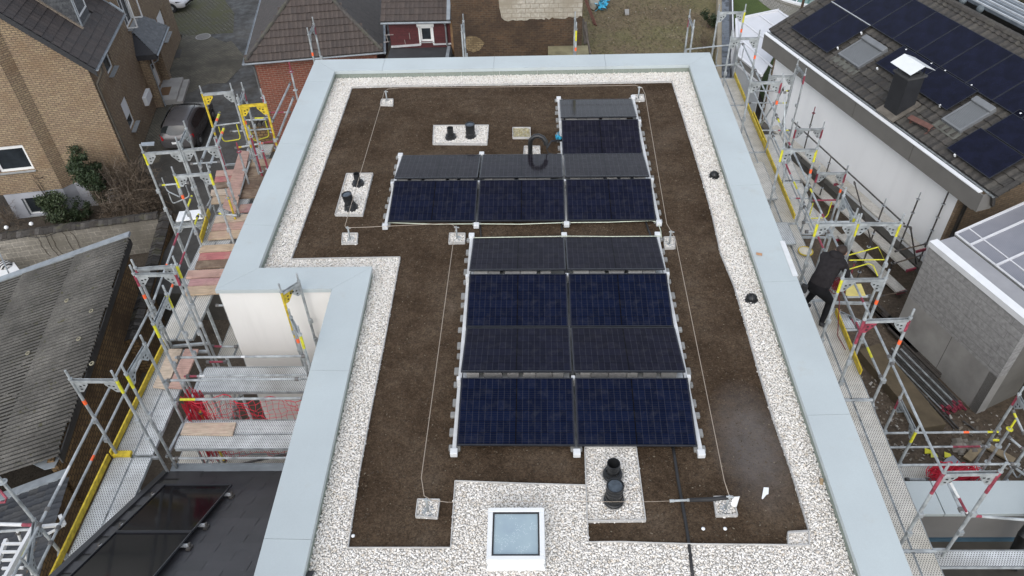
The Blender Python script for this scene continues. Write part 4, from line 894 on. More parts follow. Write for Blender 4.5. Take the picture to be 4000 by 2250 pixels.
curved_glass('rear_window', M['carglass'], [[(-.74, -1.98, 1.08), (-.3, -2.07, 1.05), (.3, -2.07, 1.05), (.74, -1.98, 1.08)], [(-.72, -1.91, 1.27), (-.3, -1.97, 1.27), (.3, -1.97, 1.27), (.72, -1.91, 1.27)], [(-.60, -1.78, 1.47), (-.28, -1.83, 1.50), (.28, -1.83, 1.50), (.60, -1.78, 1.47)]], cr, T)
for s_ in (-1, 1):
    curved_glass('side_window', M['carglass'], [[(s_*.925, -1.55, 1.06), (s_*.94, -.3, 1.03), (s_*.925, .75, 1.02)], [(s_*.84, -1.5, 1.30), (s_*.84, -.3, 1.28), (s_*.85, .45, 1.22)], [(s_*.755, -1.45, 1.44), (s_*.75, -.3, 1.50), (s_*.78, .2, 1.40)]], cr, T)
    curved_glass('tail_light', M['tail'], [[(s_*.90, -1.90, .82), (s_*.87, -2.10, .80), (s_*.62, -2.17, .80)], [(s_*.91, -1.88, .92), (s_*.87, -2.08, .93), (s_*.62, -2.15, .92)], [(s_*.885, -1.84, 1.06), (s_*.80, -2.02, 1.05), (s_*.70, -2.07, 1.02)]], cr, T)
    MB().lathe(T((s_*1.0, .72, 1.02)), [(.001, -.06), (.09, -.04), (.10, .03), (.001, .07)], 10, (0.2, 1, 0)).build('door_mirror', M['carpaint'], cr, True)
    MB().path([T((s_*.62, -1.4, 1.60)), T((s_*.63, -.4, 1.66)), T((s_*.63, .25, 1.60))], .02, 6).build('roof_rail', M['black'], cr, True)
    for y in (-1.35, 1.3): wheel(cr, T, s_*.82, y)
MB().hexa([T(p) for p in ((-.26, -2.165, .60), (.26, -2.165, .60), (.26, -2.12, .60), (-.26, -2.12, .60), (-.26, -2.175, .72), (.26, -2.175, .72), (.26, -2.12, .72), (-.26, -2.12, .72))]).build('number_plate', M['white'], cr)
MB().path([T((0, -2.06, 1.06)), T((.2, -2.03, 1.09)), T((.42, -1.99, 1.10))], .014, 6).build('wiper', M['black'], cr)
MB().path([T((0, -1.45, 1.6)), T((0, -1.62, 1.80))], .006, 5).build('aerial', M['black'], cr)
# windscreen
curved_glass('windscreen', M['carglass'], [[(-.70, 1.05, 1.10), (0, 1.12, 1.12), (.70, 1.05, 1.10)], [(-.64, .75, 1.32), (0, .80, 1.35), (.64, .75, 1.32)], [(-.58, .45, 1.50), (0, .48, 1.54), (.58, .45, 1.50)]], cr, T)
locw = (-26.35, 54.35, .004); hw_ = R_(-90-8)
sal = [(-2.2, .7, .4, .75, .7, .66, .85), (-2.1, .82, .3, .86, .85, .7, 1.0), (-1.4, .86, .24, .9, .95, .66, 1.1), (-.9, .87, .22, .9, .95, .6, 1.38), (0, .88, .22, .9, .94, .6, 1.42), (.5, .88, .22, .9, .92, .62, 1.3), (1.05, .88, .22, .9, .88, .7, 1.0), (1.6, .87, .24, .88, .8, .7, .9), (2.05, .82, .24, .84, .66, .64, .76), (2.22, .66, .28, .72, .55, .55, .62)]
cw, T, sec = car('parked_car', 'white saloon car parked on the mossy paving behind the brick house', locw, hw_, M['carwhite'], 4.4, 1.8, 1.4, sal, 2, 6, None)
for s_ in (-1, 1):
    curved_glass('headlight', M['carglass'], [[(s_*.86, 1.72, .66), (s_*.80, 2.04, .60), (s_*.52, 2.20, .58)], [(s_*.86, 1.66, .80), (s_*.80, 1.96, .74), (s_*.54, 2.12, .68)]], cw, T)
    for y in (-1.35, 1.36): wheel(cw, T, s_*.83, y)
    curved_glass('side_window', M['carglass'], [[(s_*.915, -1.2, .98), (s_*.92, 0, .97), (s_*.91, .75, .95)], [(s_*.72, -.9, 1.30), (s_*.72, 0, 1.34), (s_*.76, .4, 1.24)]], cw, T)
curved_glass('windscreen', M['carglass'], [[(-.70, 1.06, 1.0), (0, 1.12, 1.02), (.70, 1.06, 1.0)], [(-.60, .5, 1.31), (0, .54, 1.35), (.60, .5, 1.31)]], cw, T)
MB().hexa([T(p) for p in ((-.5, 2.2, .34), (.5, 2.2, .34), (.5, 2.12, .34), (-.5, 2.12, .34), (-.5, 2.25, .5), (.5, 2.25, .5), (.5, 2.12, .5), (-.5, 2.12, .5))]).build('grille', M['black'], cw)
MB().hexa([T(p) for p in ((-.8, 2.12, .26), (-.55, 2.19, .26), (-.55, 2.1, .26), (-.8, 2.05, .26), (-.8, 2.14, .42), (-.55, 2.21, .42), (-.55, 2.1, .42), (-.8, 2.05, .42))]).build('air_intake', M['black'], cw)
# ---------------------------------------------------------------- yard left: garage, walls, low tiled shed
E1 = np.array([.985, .172, 0]); E2 = np.array([-.172, .985, 0])
M['oldbrick'] = bricks('weathered_brick', (.26, .165, .07), (.17, .10, .045), (.06, .042, .025), .25, .16, .02, dirt=(.06, .037, .018), dirt_scale=.35, bump=.9, dirt_lo=.44, dirt_hi=.66)
gar = thing('garage', 'garage with mossy grey corrugated roof and weathered brick side wall', 'garage', (-17, 19, 0))
gA = at(l5(1190, 890), 2.6); gB = gA - E2*10.85
dn_ = -E1*math.cos(R_(15))-np.array([0, 0, math.sin(R_(15))]); gn = np.cross(dn_, E2); gn = gn if gn[2] > 0 else -gn
t = NT('fibre_cement'); co = t.coord('Object'); n1 = t.noise(co, .8, 6, .65); n2 = t.noise(co, 22, 5, .75); n3 = t.noise(co, 3.5, 5, .7)
c = t.ramp(n1, [(.3, (.055, .052, .046)), (.5, (.095, .09, .081)), (.7, (.14, .132, .118))]); c = t.mix(1, c, t.ramp(n2, [(.32, (.5,)*3), (.66, (1.4,)*3)]), 'MULTIPLY')
c = t.mix(t.ramp(n3, [(.60, (0, 0, 0)), (.68, (.8,)*3)]), c, (.05, .048, .014)); t.base(c); t.set(Roughness=.95); t.bump(n2, .8, .02); M['fibre'] = t.m
m = MB(); pit = .177; nseg = int(10.85/pit*8); Lr = 8.2; vs_ = []; fs_ = []; rr = random.Random(3)
rows = [0, 2.4, 2.401, 4.8, 4.801, 8.2]
for j, L_ in enumerate(rows):
    for i in range(nseg+1):
        s_ = i*pit/8; jag = .0
        z = .085*abs(math.cos(math.pi*s_/pit))-.05+(.012 if j in (2, 4) else 0)*-1+(.02 if j in (1, 3) else 0)
        off = (math.sin(math.floor(s_/(pit*6))*3.7)*.05 if j == 0 else 0)
        vs_.append(gA-E2*s_+dn_*(L_+off)+gn*(.06+z))
n_ = nseg+1
m.add(vs_, [(j*n_+i, j*n_+i+1, (j+1)*n_+i+1, (j+1)*n_+i) for j in range(len(rows)-1) for i in range(nseg)])
ro = m.build('corrugated_roof', M['fibre'], gar, True); so_ = ro.modifiers.new('thick', 'SOLIDIFY'); so_.thickness = .012
md = MB(); md_r = random.Random(4)  # dark strips that paint the groove shade into the roof valleys
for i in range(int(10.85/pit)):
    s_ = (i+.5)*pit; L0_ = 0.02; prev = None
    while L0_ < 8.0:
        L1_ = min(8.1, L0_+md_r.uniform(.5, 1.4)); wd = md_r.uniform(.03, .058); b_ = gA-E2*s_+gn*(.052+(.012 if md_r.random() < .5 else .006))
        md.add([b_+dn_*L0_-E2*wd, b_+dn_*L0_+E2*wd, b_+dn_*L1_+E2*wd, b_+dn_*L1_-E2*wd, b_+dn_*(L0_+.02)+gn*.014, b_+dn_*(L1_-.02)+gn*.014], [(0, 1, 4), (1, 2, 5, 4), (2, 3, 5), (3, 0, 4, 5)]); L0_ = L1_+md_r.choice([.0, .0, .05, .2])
mo = md.build('groove_shade', islands('groove_shade', [(.009, .008, .006), (.016, .014, .009), (.011, .010, .007), (.022, .020, .011)], .95, .3, 12), gar, uv=False); mo['kind'] = 'stuff'
gw = MB(); o_ = gA-E1*.30+E2*-.12
gw.hexa([o_-E1*.22-lift(4.4), o_-lift(4.4), o_-E2*10.6-lift(4.4), o_-E2*10.6-E1*.22-lift(4.4), o_-E1*.22-lift(.30), o_-lift(.22), o_-E2*10.6-lift(.22), o_-E2*10.6-E1*.22-lift(.30)])
gw.build('side_wall', M['oldbrick'], gar)
MB().prism([gA-E1*.33-E2*.1-lift(4.4), gA-E1*8-E2*.1-lift(4.4), gA-E1*8-E2*.1-lift(2.5), gA-E1*.33-E2*.1-lift(.35)], -E2*.2).build('end_wall', M['oldbrick'], gar)
MB().obox(gA+E1*-.04-E2*.02-lift(.30), -E2*10.8, E1*.045, lift(.30)).build('fascia', M['darkmetal'], gar)
fl = MB(); fl.obox(gA+E2*-.02+gn*.05, dn_*8.3, E2*.32, gn*.10); fl.build('verge_flashing', M['zinc'], gar)
# three round storm washers / moss rings on the roof
for k, (a, b) in enumerate(((610, 175), (835, 270), (720, 525), (840, 750), (255, 655))):
    p = on(l6(a, b), gA+gn*.1, gn); MB().lathe(p, [(.05, 0), (.09, .0), (.09, .03), (.05, .03)], 14, gn, False).build('moss_ring', plain('ring%d' % k, (.26, .24, .17), .9, .3, 20), gar)
# boundary wall with tile cap, along E2, and the garden wall across
bw = thing('boundary_wall', 'narrow brick boundary wall with old tile cap leading from the garden wall to the garage', 'wall', (-16.6, 26, -1))
ZB = .4; pb = at(l5(1540, 700), ZB)
capm = islands('old_ridge_tiles', [(.03, .027, .024), (.055, .05, .044), (.04, .034, .028), (.09, .083, .075), (.025, .022, .019)], .85, .35, 12, dirt=(.09, .085, .05), dscale=2, dlo=.55, dhi=.7)
q0 = pb+E2*.6; Lw = 8.5
MB().obox(q0-lift(2.1), -E2*Lw, -E1*.42, lift(2.0)).build('wall', M['oldbrick'], bw)
def tilecap(p, d, L_, wdir, width, lab_parent, step=.2):
    m = MB(); x = 0; r = random.Random(9)
    while x < L_:
        a = p+d*x+lift(r.uniform(-.02, .02)); c_ = a+wdir*width/2
        for s_ in (1, -1):
            e = c_+wdir*(s_*(width/2+.06)); m.hexa([c_+lift(.08), c_+d*(step-.012)+lift(.10), e+d*(step-.012)+lift(.0), e+lift(-.02), c_+lift(.13), c_+d*(step-.012)+lift(.15), e+d*(step-.012)+lift(.045), e+lift(.03)])
        x += step
    return m.build('tile_cap', capm, lab_parent)
tilecap(q0-lift(.1), -E2, Lw, -E1, .42, bw)
gwl = thing('garden_wall', 'long grey concrete block garden wall with mossy tile cap below the brick house', 'wall', (-20, 27.5, -1))
ga, gb = at(l5(1425, 690), ZB), at(l5(0, 882), ZB); dg_ = (gb-ga)/np.linalg.norm(gb-ga); Lg = np.linalg.norm(gb-ga)+4; ng = np.array([-dg_[1], dg_[0], 0]); ng = ng if ng[1] > 0 else -ng
M['block'] = bricks('grey_blocks', (.27, .25, .215), (.235, .218, .185), (.40, .37, .31), .52, .27, .014, dirt=(.17, .155, .125), dirt_scale=.3, bump=.4)
MB().obox(ga-lift(2.1), dg_*Lg, ng*.3, lift(2.0)).build('wall', M['block'], gwl)
tilecap(ga-lift(.10), dg_, Lg, ng, .45, gwl, .2)
for k, p in enumerate((l5(285, 758), l5(58, 792))):
    tag(MB().lathe(at(p, ZB+.12), [(.001, -.09), (.08, -.05), (.10, .02), (.06, .08), (.001, .10)], 12, closed=False).build('garden_light', M['white'], None, True), ('white ball lamp on the tiled garden wall, the right of the two', 'white ball lamp on the tiled garden wall, the left of the two')[k], 'lamp', 'ball lamps on the garden wall')
cbp = [at(l5(a, b), .30) for a, b in ((0, 890), (120, 870), (260, 848), (340, 856), (430, 845), (520, 812), (600, 800), (680, 790))]
tag(MB().path([p-ng*.15-lift(.05) for p in cbp], .015, 5).build('lamp_cable', M['rubber']), 'black cable sagging along the garden wall', 'cable')
# ivy stems on the wall
iv = MB(); r = np.random.default_rng(12)
for u0_ in (380, 430, 560, 640, 300):
    P_ = [on(l5(u0_+r.uniform(-6, 6)+k*22+10*math.sin(k), 830+k*32), ga-ng*.02, ng) for k in range(8)]; iv.path(P_, .010, 4)
tag(iv.build('creeper_stems', M['bark']), 'bare creeper stems hanging on the grey garden wall', 'creeper')
# white table and striped cushion in the yard
tb_ = thing('garden_table', 'white topped table seen between garden wall and corrugated roof', 'table', at(l5(60, 1180), -.9))
P_ = [at(l5(a, b), -.85) for a, b in ((-60, 1110), (130, 1115), (195, 1200), (-20, 1300))]
MB().prism(P_, (0, 0, .04)).build('table_top', M['white'], tb_)
for p in P_: MB().tube(p, p-lift(.74), .03, 6).build('leg', M['galv'], tb_)
MB().obox(at(l5(-40, 960), -.2), at(l5(180, 1190), -.2)-at(l5(60, 940), -.2), (.04, .03, 0), (0, 0, .10)).obox(at(l5(-60, 985), -.5), at(l5(60, 940), -.5)-at(l5(-60, 985), -.5), (.03, .03, 0), (0, 0, .5)).build('side_rail', M['zinc'], tb_)
t = NT('striped_fabric'); co = t.coord('Object', (1, 1, 1), (0, 0, .6)); wv = t.new('ShaderNodeTexWave'); wv.inputs['Scale'].default_value = 2.6; t.link(co, wv.inputs[0]); t.base(t.ramp(wv.outputs['Fac'], [(.45, (.03, .03, .03)), (.55, (.55, .55, .54))])); t.set(Roughness=.9)
p = at(l5(38, 1130), -.72); tag(MB().lathe(p-lift(.1), [(.02, 0), (.26, .03), (.31, .1), (.2, .2), (.001, .23)], 14, (.2, -.1, 1), False).build('cushion', t.m, None, True), 'black and white striped cushion on the white yard table', 'cushion')
# low tiled shed at the lower left
shd = thing('tiled_shed', 'low shed with dark slate grey tiles and zinc flashing at the lower left', 'shed', (-15, 11, 0))
sA = at(l7(598, 560), 2.0); sdir = -E2; sdn = -E1*math.cos(R_(18))-lift(math.sin(R_(18))); sn = np.cross(sdn, E2); sn = sn if sn[2] > 0 else -sn
M['stile'] = islands('grey_flat_tiles', [(.030, .033, .039), (.042, .045, .05), (.024, .027, .032), (.050, .05, .05), (.035, .037, .041)], .7, .3, 10)
roof_tiles(sA+sdn*6.0, -E2, -sdn, sn, 0, 8.0, 0, 6.0, lambda a, b: True, .22, .34, .02, .045, 3).build('roof', M['stile'], shd)
MB().prism([sA-sn*.03, sA-E2*8-sn*.03, sA-E2*8+sdn*6-sn*.03, sA+sdn*6-sn*.03], -sn*.08).build('roof_deck', M['darkmetal'], shd)
MB().obox(sA+E2*.02+sn*.0+E1*.0, sdn*6.3, E2*.30, sn*.09).build('zinc_flashing', M['zinc'], shd)
o_ = sA-E1*.12
MB().obox(o_-lift(3.8), -E2*8, -E1*.2, lift(3.72)).build('side_wall', M['oldbrick'], shd)
pp = [on(l7(a, b), sA+lift(.25), (0, 0, 1)) for a, b in ((290, 425), (520, 355), (542, 378), (500, 460), (410, 482))]
tag(MB().prism(pp, (0, 0, .025)).build('zinc_tray', M['zinc']), 'folded zinc tray lying where the corrugated roof meets the shed', 'zinc sheet')
# ---------------------------------------------------------------- plants
def leafmat(name, cols): return islands(name, cols, .6, .25, 6, bump=0)
M['leaf_dark'] = leafmat('dark_leaves', [(.012, .022, .009), (.022, .038, .014), (.032, .052, .02), (.016, .03, .011), (.05, .068, .03)])
M['leaf_mid'] = leafmat('mid_leaves', [(.02, .036, .014), (.035, .055, .022), (.055, .075, .032), (.028, .045, .018), (.075, .09, .045)])
M['twig'] = islands('dry_twigs', [(.10, .075, .05), (.15, .115, .08), (.075, .055, .037), (.20, .16, .12), (.12, .085, .06)], .9, .2, 8, bump=0)
def leaf_bush(name, lab, base, rad, h, n, ls, mat, seed, cat='bush'):
    root = thing(name, lab, cat, base); r = np.random.default_rng(seed); base = np.array(base, float); m = MB(); st_ = MB()
    cl = [(base+np.array([r.normal(0, .42)*rad, r.normal(0, .42)*rad, h*r.uniform(.3, .95)]), r.uniform(.18, .42)*rad) for _ in range(max(16, n//300))]
    for c_, cr_ in cl: st_.path([base+np.array([r.uniform(-.1, .1), r.uniform(-.1, .1), 0]), (base+c_)/2+np.array([r.uniform(-.1, .1), r.uniform(-.1, .1), .1]), c_], [.03, .018, .006], 4)
    for k in range(n):
        c_, cr_ = cl[r.integers(len(cl))]; d = r.normal(0, 1, 3); d /= np.linalg.norm(d); p = c_+d*cr_*r.uniform(.35, 1.1)
        if p[2] < base[2]+.05: continue
        a = r.normal(0, 1, 3); a /= np.linalg.norm(a); b = np.cross(a, d+r.normal(0, .4, 3)); b /= np.linalg.norm(b)+1e-9; L_ = ls*r.uniform(.6, 1.5)
        m.add([p, p+a*L_*.5+b*L_*.28, p+a*L_, p+a*L_*.5-b*L_*.28], [(0, 1, 2, 3)])
    m.build('foliage', mat, root, uv=False); st_.build('stems', M['bark'], root, uv=False); return root
def twig_bush(name, lab, base, rad, h, n, seed, mat, th=.010, arch=1.0):
    r = np.random.default_rng(seed); base = np.array(base, float); m = MB()
    for k in range(max(6, n//14)):      # main stems
        a = r.uniform(0, 6.28); out = np.array([math.cos(a), math.sin(a), 0])*rad*r.uniform(.1, .6)
        m.path([base+out*.15, base+out*.5+lift(h*.45)+r.normal(0, .06, 3), base+out+lift(h*r.uniform(.7, 1.0))], [th*2.2, th*1.5, th*.7], 4)
    for k in range(n):
        d = r.normal(0, 1, 3); d /= np.linalg.norm(d); d[2] = abs(d[2]); q = base+d*np.array([rad, rad, h])*r.uniform(.25, .95)
        v_ = np.array([d[0]*.6, d[1]*.6, .7])+r.normal(0, .55, 3); v_ /= np.linalg.norm(v_); L_ = r.uniform(.5, 1.2)*min(1., rad*.6); P_ = [q]
        for j in range(4): v_ = v_+r.normal(0, .30, 3)-lift(.10*arch); v_ /= np.linalg.norm(v_); P_.append(P_[-1]+v_*L_/4)
        m.path(P_, [th, th*.85, th*.7, th*.5, th*.3], 3)
        for j in (1, 2, 3): e = r.normal(0, .16, 3)+v_*.08; m.path([P_[j], P_[j]+e*.5+r.normal(0, .02, 3), P_[j]+e], [th*.5, th*.4, th*.25], 3)
    return tag(m.build(name, mat, None, uv=False), lab, 'shrub')
leaf_bush('evergreen_bush', 'dark evergreen bush against the yellow brick gable, taller than its neighbours', HL(-1.5, -1.05, -1.6), .95, 3.7, 12500, .10, M['leaf_dark'], 3)
leaf_bush('holly_bush', 'low mid green bush in front of the cellar window', at(l5(560, 700), -1.2)*np.array([1, 1, 0])+lift(-1.6), .95, 1.6, 6000, .10, M['leaf_mid'], 4)
leaf_bush('box_bush', 'small dark green bush right of the low green bush by the garden wall', at(l5(760, 690), -1.2)*np.array([1, 1, 0])+lift(-1.6), .6, 1.2, 2200, .08, M['leaf_dark'], 5)
pb1 = at(l5(1190, 430), -.2)*np.array([1, 1, 0])+lift(-1.6)
twig_bush('bare_shrub', 'big tangled bare brown shrub between garden wall and driveway', pb1, 1.75, 3.1, 1150, 21, M['twig'], .010, 1.5)
twig_bush('bare_shrub', 'bare shrub with pale upright twigs behind the dark evergreen bush', HL(-.5, -1.3, -1.6), 1.2, 3.3, 170, 22, islands('pale_twigs', [(.22, .18, .14), (.16, .13, .10), (.28, .23, .18)], .9, .2, 8, bump=0), .014, .6)
twig_bush('bare_shrub', 'thin leafless shrub rising in front of the gable plinth', at(l5(520, 560), -1.0)*np.array([1, 1, 0])+lift(-1.6), .9, 2.6, 9, 23, M['bark'], .02, .2)
twig_bush('bare_shrub', 'dark twiggy shrub in the shaded corner left of the plinth', at(l5(30, 700), -1.0)*np.array([1, 1, 0])+lift(-1.6), .8, 1.8, 90, 24, M['twig'], .012)
tp = [at(l5(a, b), .35) for a, b in ((1640, 230), (1620, 200))]
iv2 = at(l6(1300, 330), -.2)
leaf_bush('ivy_clump', 'brown withered ivy clump on the weathered brick wall by the scaffold', iv2*np.array([1, 1, 0])+lift(-1.6), .35, 1.6, 700, .08, islands('withered_leaves', [(.045, .032, .02), (.07, .05, .03), (.03, .022, .015)], .9, .2, 8, bump=0), 6, 'ivy')
# ---------------------------------------------------------------- red brick house behind
h2 = thing('hipped_roof_house', 'red brick house with brown tiled hipped roof behind the flat roof', 'house', (-10, 38, 0))
z0 = 5.6; A2 = at(r2(130, 575), z0); B2 = at(r2(1395, 470), z0); d2 = B2-A2; W2 = np.linalg.norm(d2); d2 /= W2; n2_ = np.array([-d2[1], d2[0], 0])
def H2(x, y, z): return A2+d2*x+n2_*y+lift(z-z0)
tp_ = math.tan(R_(40)); Lh = 15
M['rbrick'] = bricks('red_brick', (.195, .056, .034), (.15, .044, .028), (.22, .16, .12), .30, .105, .011, dirt=(.09, .032, .022), dirt_scale=.6, bump=.6, dirt_lo=.55, dirt_hi=.8)
i2 = .35
m = MB(); m.hexa([H2(i2, i2, 0), H2(W2-i2, i2, 0), H2(W2-i2, Lh, 0), H2(i2, Lh, 0), H2(i2, i2, z0-.05), H2(W2-i2, i2, z0-.05), H2(W2-i2, Lh, z0-.05), H2(i2, Lh, z0-.05)]); m.build('wall', M['rbrick'], h2)
M['h2tile'] = islands('brown_pantiles', [(.064, .050, .044), (.072, .057, .050), (.058, .047, .042), (.078, .062, .054), (.068, .054, .047), (.061, .050, .045)], .8, .22, 14, dirt=(.075, .078, .068), dscale=.8, dlo=.64, dhi=.8)
M['h2tile2'] = islands('grey_flat_tiles_side', [(.062, .056, .054), (.072, .065, .062), (.054, .05, .049)], .8, .2, 14)
cp = math.cos(R_(40))
vF = n2_*cp+lift(math.sin(R_(40))); nF = np.cross(d2, vF)
Sl = W2/2/cp
roof_tiles(A2, d2, vF, nF, 0, W2, 0, Sl, lambda a, b: b*cp-.05 < a < W2-b*cp+.05, .215, .37, .032, .055, 4, .001).build('roof', M['h2tile'], h2)
vL = d2*cp+lift(math.sin(R_(40))); nL = np.cross(vL, n2_); nL = nL if nL[2] > 0 else -nL
roof_tiles(A2, n2_, vL, nL, 0, Lh, 0, Sl, lambda a, b: a > b*cp-.1, .2, .25, .004, .018, 1).build('roof', M['h2tile2'], h2)
vR = -d2*cp+lift(math.sin(R_(40))); nR = np.cross(vR, n2_); nR = nR if nR[2] > 0 else -nR
roof_tiles(H2(W2, 0, z0), n2_, vR, nR, 0, Lh, 0, Sl, lambda a, b: a > b*cp-.1, .2, .25, .004, .018, 1).build('roof', M['h2tile2'], h2)
ap = H2(W2/2, W2/2, z0+W2/2*tp_); 
MB().add([H2(0, 0, z0-.03), H2(W2, 0, z0-.03), ap-lift(.04), H2(W2/2, Lh, ap[2]-.04), H2(0, Lh, z0-.03), H2(W2, Lh, z0-.03)], [(0, 1, 2), (0, 2, 3, 4), (1, 5, 3, 2), (4, 3, 5), (0, 4, 5, 1)]).build('roof_deck', M['darkmetal'], h2)
M['hipcap'] = islands('hip_caps', [(.055, .05, .046), (.085, .078, .072), (.045, .042, .04), (.07, .064, .06)], .85, .3, 8, dirt=(.09, .09, .06), dscale=1.4)
for c_ in (H2(0, 0, z0), H2(W2, 0, z0)):
    d_ = ap-c_; L_ = np.linalg.norm(d_); d_ /= L_; m = MB(); x = .1
    while x < L_-.1: m.tube(c_+d_*x+lift(.03), c_+d_*(x+.36)+lift(.035), .105, 8, .088); x += .33
    m.build('hip_caps', M['hipcap'], h2, 'auto')
half_gutter(H2(-.12, -.07, z0-.03), H2(W2+.12, -.07, z0-.03), .058, M['zinc'], 'gutter', h2); half_gutter(H2(-.07, -.12, z0-.03), H2(-.07, Lh, z0-.03), .058, M['zinc'], 'gutter', h2); half_gutter(H2(W2+.07, -.12, z0-.03), H2(W2+.07, Lh, z0-.03), .058, M['zinc'], 'gutter', h2)
MB().path([H2(-.05, .45, z0-.1), H2(i2-.09, .5, z0-.45), H2(i2-.09, .5, 0)], .05, 8).build('downpipe', plain('grey_downpipe', (.11, .115, .115), .5, .2, 4), h2, 'auto')
# slate grey replacement tiles and a low tiled wall at its foot
lw = thing('tile_topped_wall', 'low wall topped with rounded clay tiles in front of the red brick house', 'wall', at(r2(270, 1130), 1.2))
pa, pc = at(r2(190, 1140), 1.6), at(r2(420, 1120), 1.6); d_ = (pc-pa); L_ = np.linalg.norm(d_); d_ /= L_
MB().obox(pa-np.array([0, .15, 1.62]), d_*L_, (0, .3, 0), lift(1.6)).build('wall', M['oldbrick'], lw); m = MB(); x = 0
while x < L_: m.lathe(pa+d_*x+np.array([0, -.22, .05]), [(.10, 0), (.12, .02), (.12, .45), (.10, .47)], 10, (0, 1, 0)); x += .24
m.build('tile_cap', capm, lw, 'auto')
# ---------------------------------------------------------------- raised gardens behind and right
setting(MB().prism([(*p, -1.9) for p in [(5.6, -10), (70, -10), (70, 95), (-6.6, 95), (-6.9, 36), (-7.0, 20.4), (5.6, 20.4)]], (0, 0, GR+1.9)).build('terrain', M['earth']))
sheet('back_garden', [(-3.6, 20.5), (8.2, 20.5), (8.2, 31), (10.6, 45), (10.6, 60), (-6.4, 60), (-3.6, 36)], GR+.004, M['garden'])
an = thing('annex', 'annex with maroon clad wall, white window and brown tiled roof', 'building', (-5.4, 36, GR))
xa, xb, yA = -6.62, -3.76, 35.0; zr = 7.0
M['maroon'] = bricks('maroon_cladding', (.085, .016, .018), (.065, .013, .015), (.035, .010, .012), 1.8, .085, .006, bump=.5, rough=.6)
m = MB(); f = lambda u, z, d: np.array([u, yA+d, z]); rect_wall(m, f, xa, xb, GR, zr, [(-5.18, -4.62, 5.92, 6.62)], .10, 1); m.quad(f(xb, GR, 0), f(xb, GR, 4), f(xb, zr+2.6, 4), f(xb, zr, 0)); m.build('wall', M['maroon'], an)
window(an, f, -5.18, -4.62, 5.92, 6.62, d=.1, sill=True, sill_d=.06)
w_ = MB(); 
for x0_, x1_, z0_, z1_ in ((-5.25, -5.18, 5.78, 6.70), (-4.62, -4.55, 5.78, 6.70), (-5.28, -4.52, 6.62, 6.76)): w_.box(x0_, x1_, yA-.03, yA-.003, z0_, z1_)
w_.build('window_surround', M['frame'], an)
MB().box(-5.3, -4.5, yA-.10, yA-.032, 6.70, 6.84).build('shutter_box', M['frame'], an)
m = MB(); m.beam((xa, yA-.03, 5.70), (-5.2, yA-.03, 5.78), .05, .09); m.beam((-4.6, yA-.03, 5.78), (xb, yA-.03, 5.80), .05, .06); m.build('base_flashing', M['alu'], an)
m = MB()
for a, b in (((1410, 320), (1490, 315)), ((1425, 325), (1440, 385)), ((1400, 385), (1450, 380)), ((1632, 300), (1640, 358)), ((1590, 362), (1598, 400))):
    p, q = on(r2(*a), (0, yA-.012, 0), (0, 1, 0)), on(r2(*b), (0, yA-.012, 0), (0, 1, 0)); m.beam(p, q, .02, .05, (0, 1, 0))
m.build('wall_batten', plain('batten', (.30, .27, .25), .7, .1, 5), an)
pit_ = R_(32); vA = np.array([0, math.cos(pit_), math.sin(pit_)]); nA = np.array([0, -math.sin(pit_), math.cos(pit_)])
roof_tiles((xa-.3, yA-.22, zr+.02), (1, 0, 0), vA, nA, 0, xb-xa+.28, 0, 4.5, lambda a, b: True, .22, .34, .03, .03, 4).build('roof', M['h2tile'], an)
MB().prism([(xa-.3, yA-.2, zr), (xb, yA-.2, zr), (xb, yA-.2+4.5*math.cos(pit_), zr+4.5*math.sin(pit_)), (xa-.3, yA-.2+4.5*math.cos(pit_), zr+4.5*math.sin(pit_))], (0, 0, -.05)).build('roof_deck', M['darkmetal'], an)
half_gutter((xa-.3, yA-.3, zr-.02), (xb+.08, yA-.3, zr-.02), .07, M['zinc'], 'gutter', an)
MB().obox((xb-.1, yA-.24, zr+.02), (.17, 0, 0), vA*4.5, nA*.09).build('verge_flashing', M['zinc'], an)
MB().path([(-3.95, yA-.3, zr-.1), (-3.95, yA-.09, zr-.3), (-3.95, yA-.08, 5.75)], .045, 8).build('downpipe', plain('grey_downpipe2', (.16, .175, .185), .5, .2, 4), an, 'auto')
MB().box(xa-.05, -3.72, 31.2, yA-.004, GR-.1, 5.62).build('flat_roof', plain('roof_felt', (.035, .036, .039), .75, .25, 1.5), an)
MB().box(-3.95, -3.80, 31.2, yA-.02, 5.622, 5.70).build('roof_edge', M['zinc'], an)
MB().box(-3.74, -3.62, yA-.12, yA+.02, GR, zr-.05).build('corner_post', plain('old_timber', (.20, .12, .06), .85, .25, 6), an)
# old party wall with whitewashed blocks
ow = thing('old_brick_wall', 'tall old dark brick wall with remains of whitewash behind the roof', 'wall', (-.7, 35.4, GR))
yW = 34.15; M['dbrick'] = bricks('sooty_brick', (.10, .058, .03), (.06, .036, .021), (.105, .08, .056), .24, .088, .010, dirt=(.032, .020, .013), dirt_scale=.55, bump=.9, dirt_lo=.42, dirt_hi=.68)
MB().box(-3.56, 2.35, yW, yW+.36, GR-.2, 9.9).build('wall', M['dbrick'], ow)
M['wblock'] = bricks('whitewashed_block', (.46, .425, .36), (.40, .37, .31), (.27, .235, .185), .42, .21, .013, dirt=(.30, .265, .205), dirt_scale=.7, bump=.7)
ed_ = [(1265, 0), (1290, 90), (1300, 130), (1315, 200), (1350, 228), (1480, 232), (1600, 228), (1760, 210), (1900, 205), (2050, 195), (2215, 188), (2222, 0)]
P_ = [on((1500+a*900/2576, b*900/2576), (0, yW-.006, 0), (0, 1, 0)) for a, b in ed_]; P_[0][2] = 9.5; P_[-1][2] = 9.5
rj = random.Random(12); Pn = []
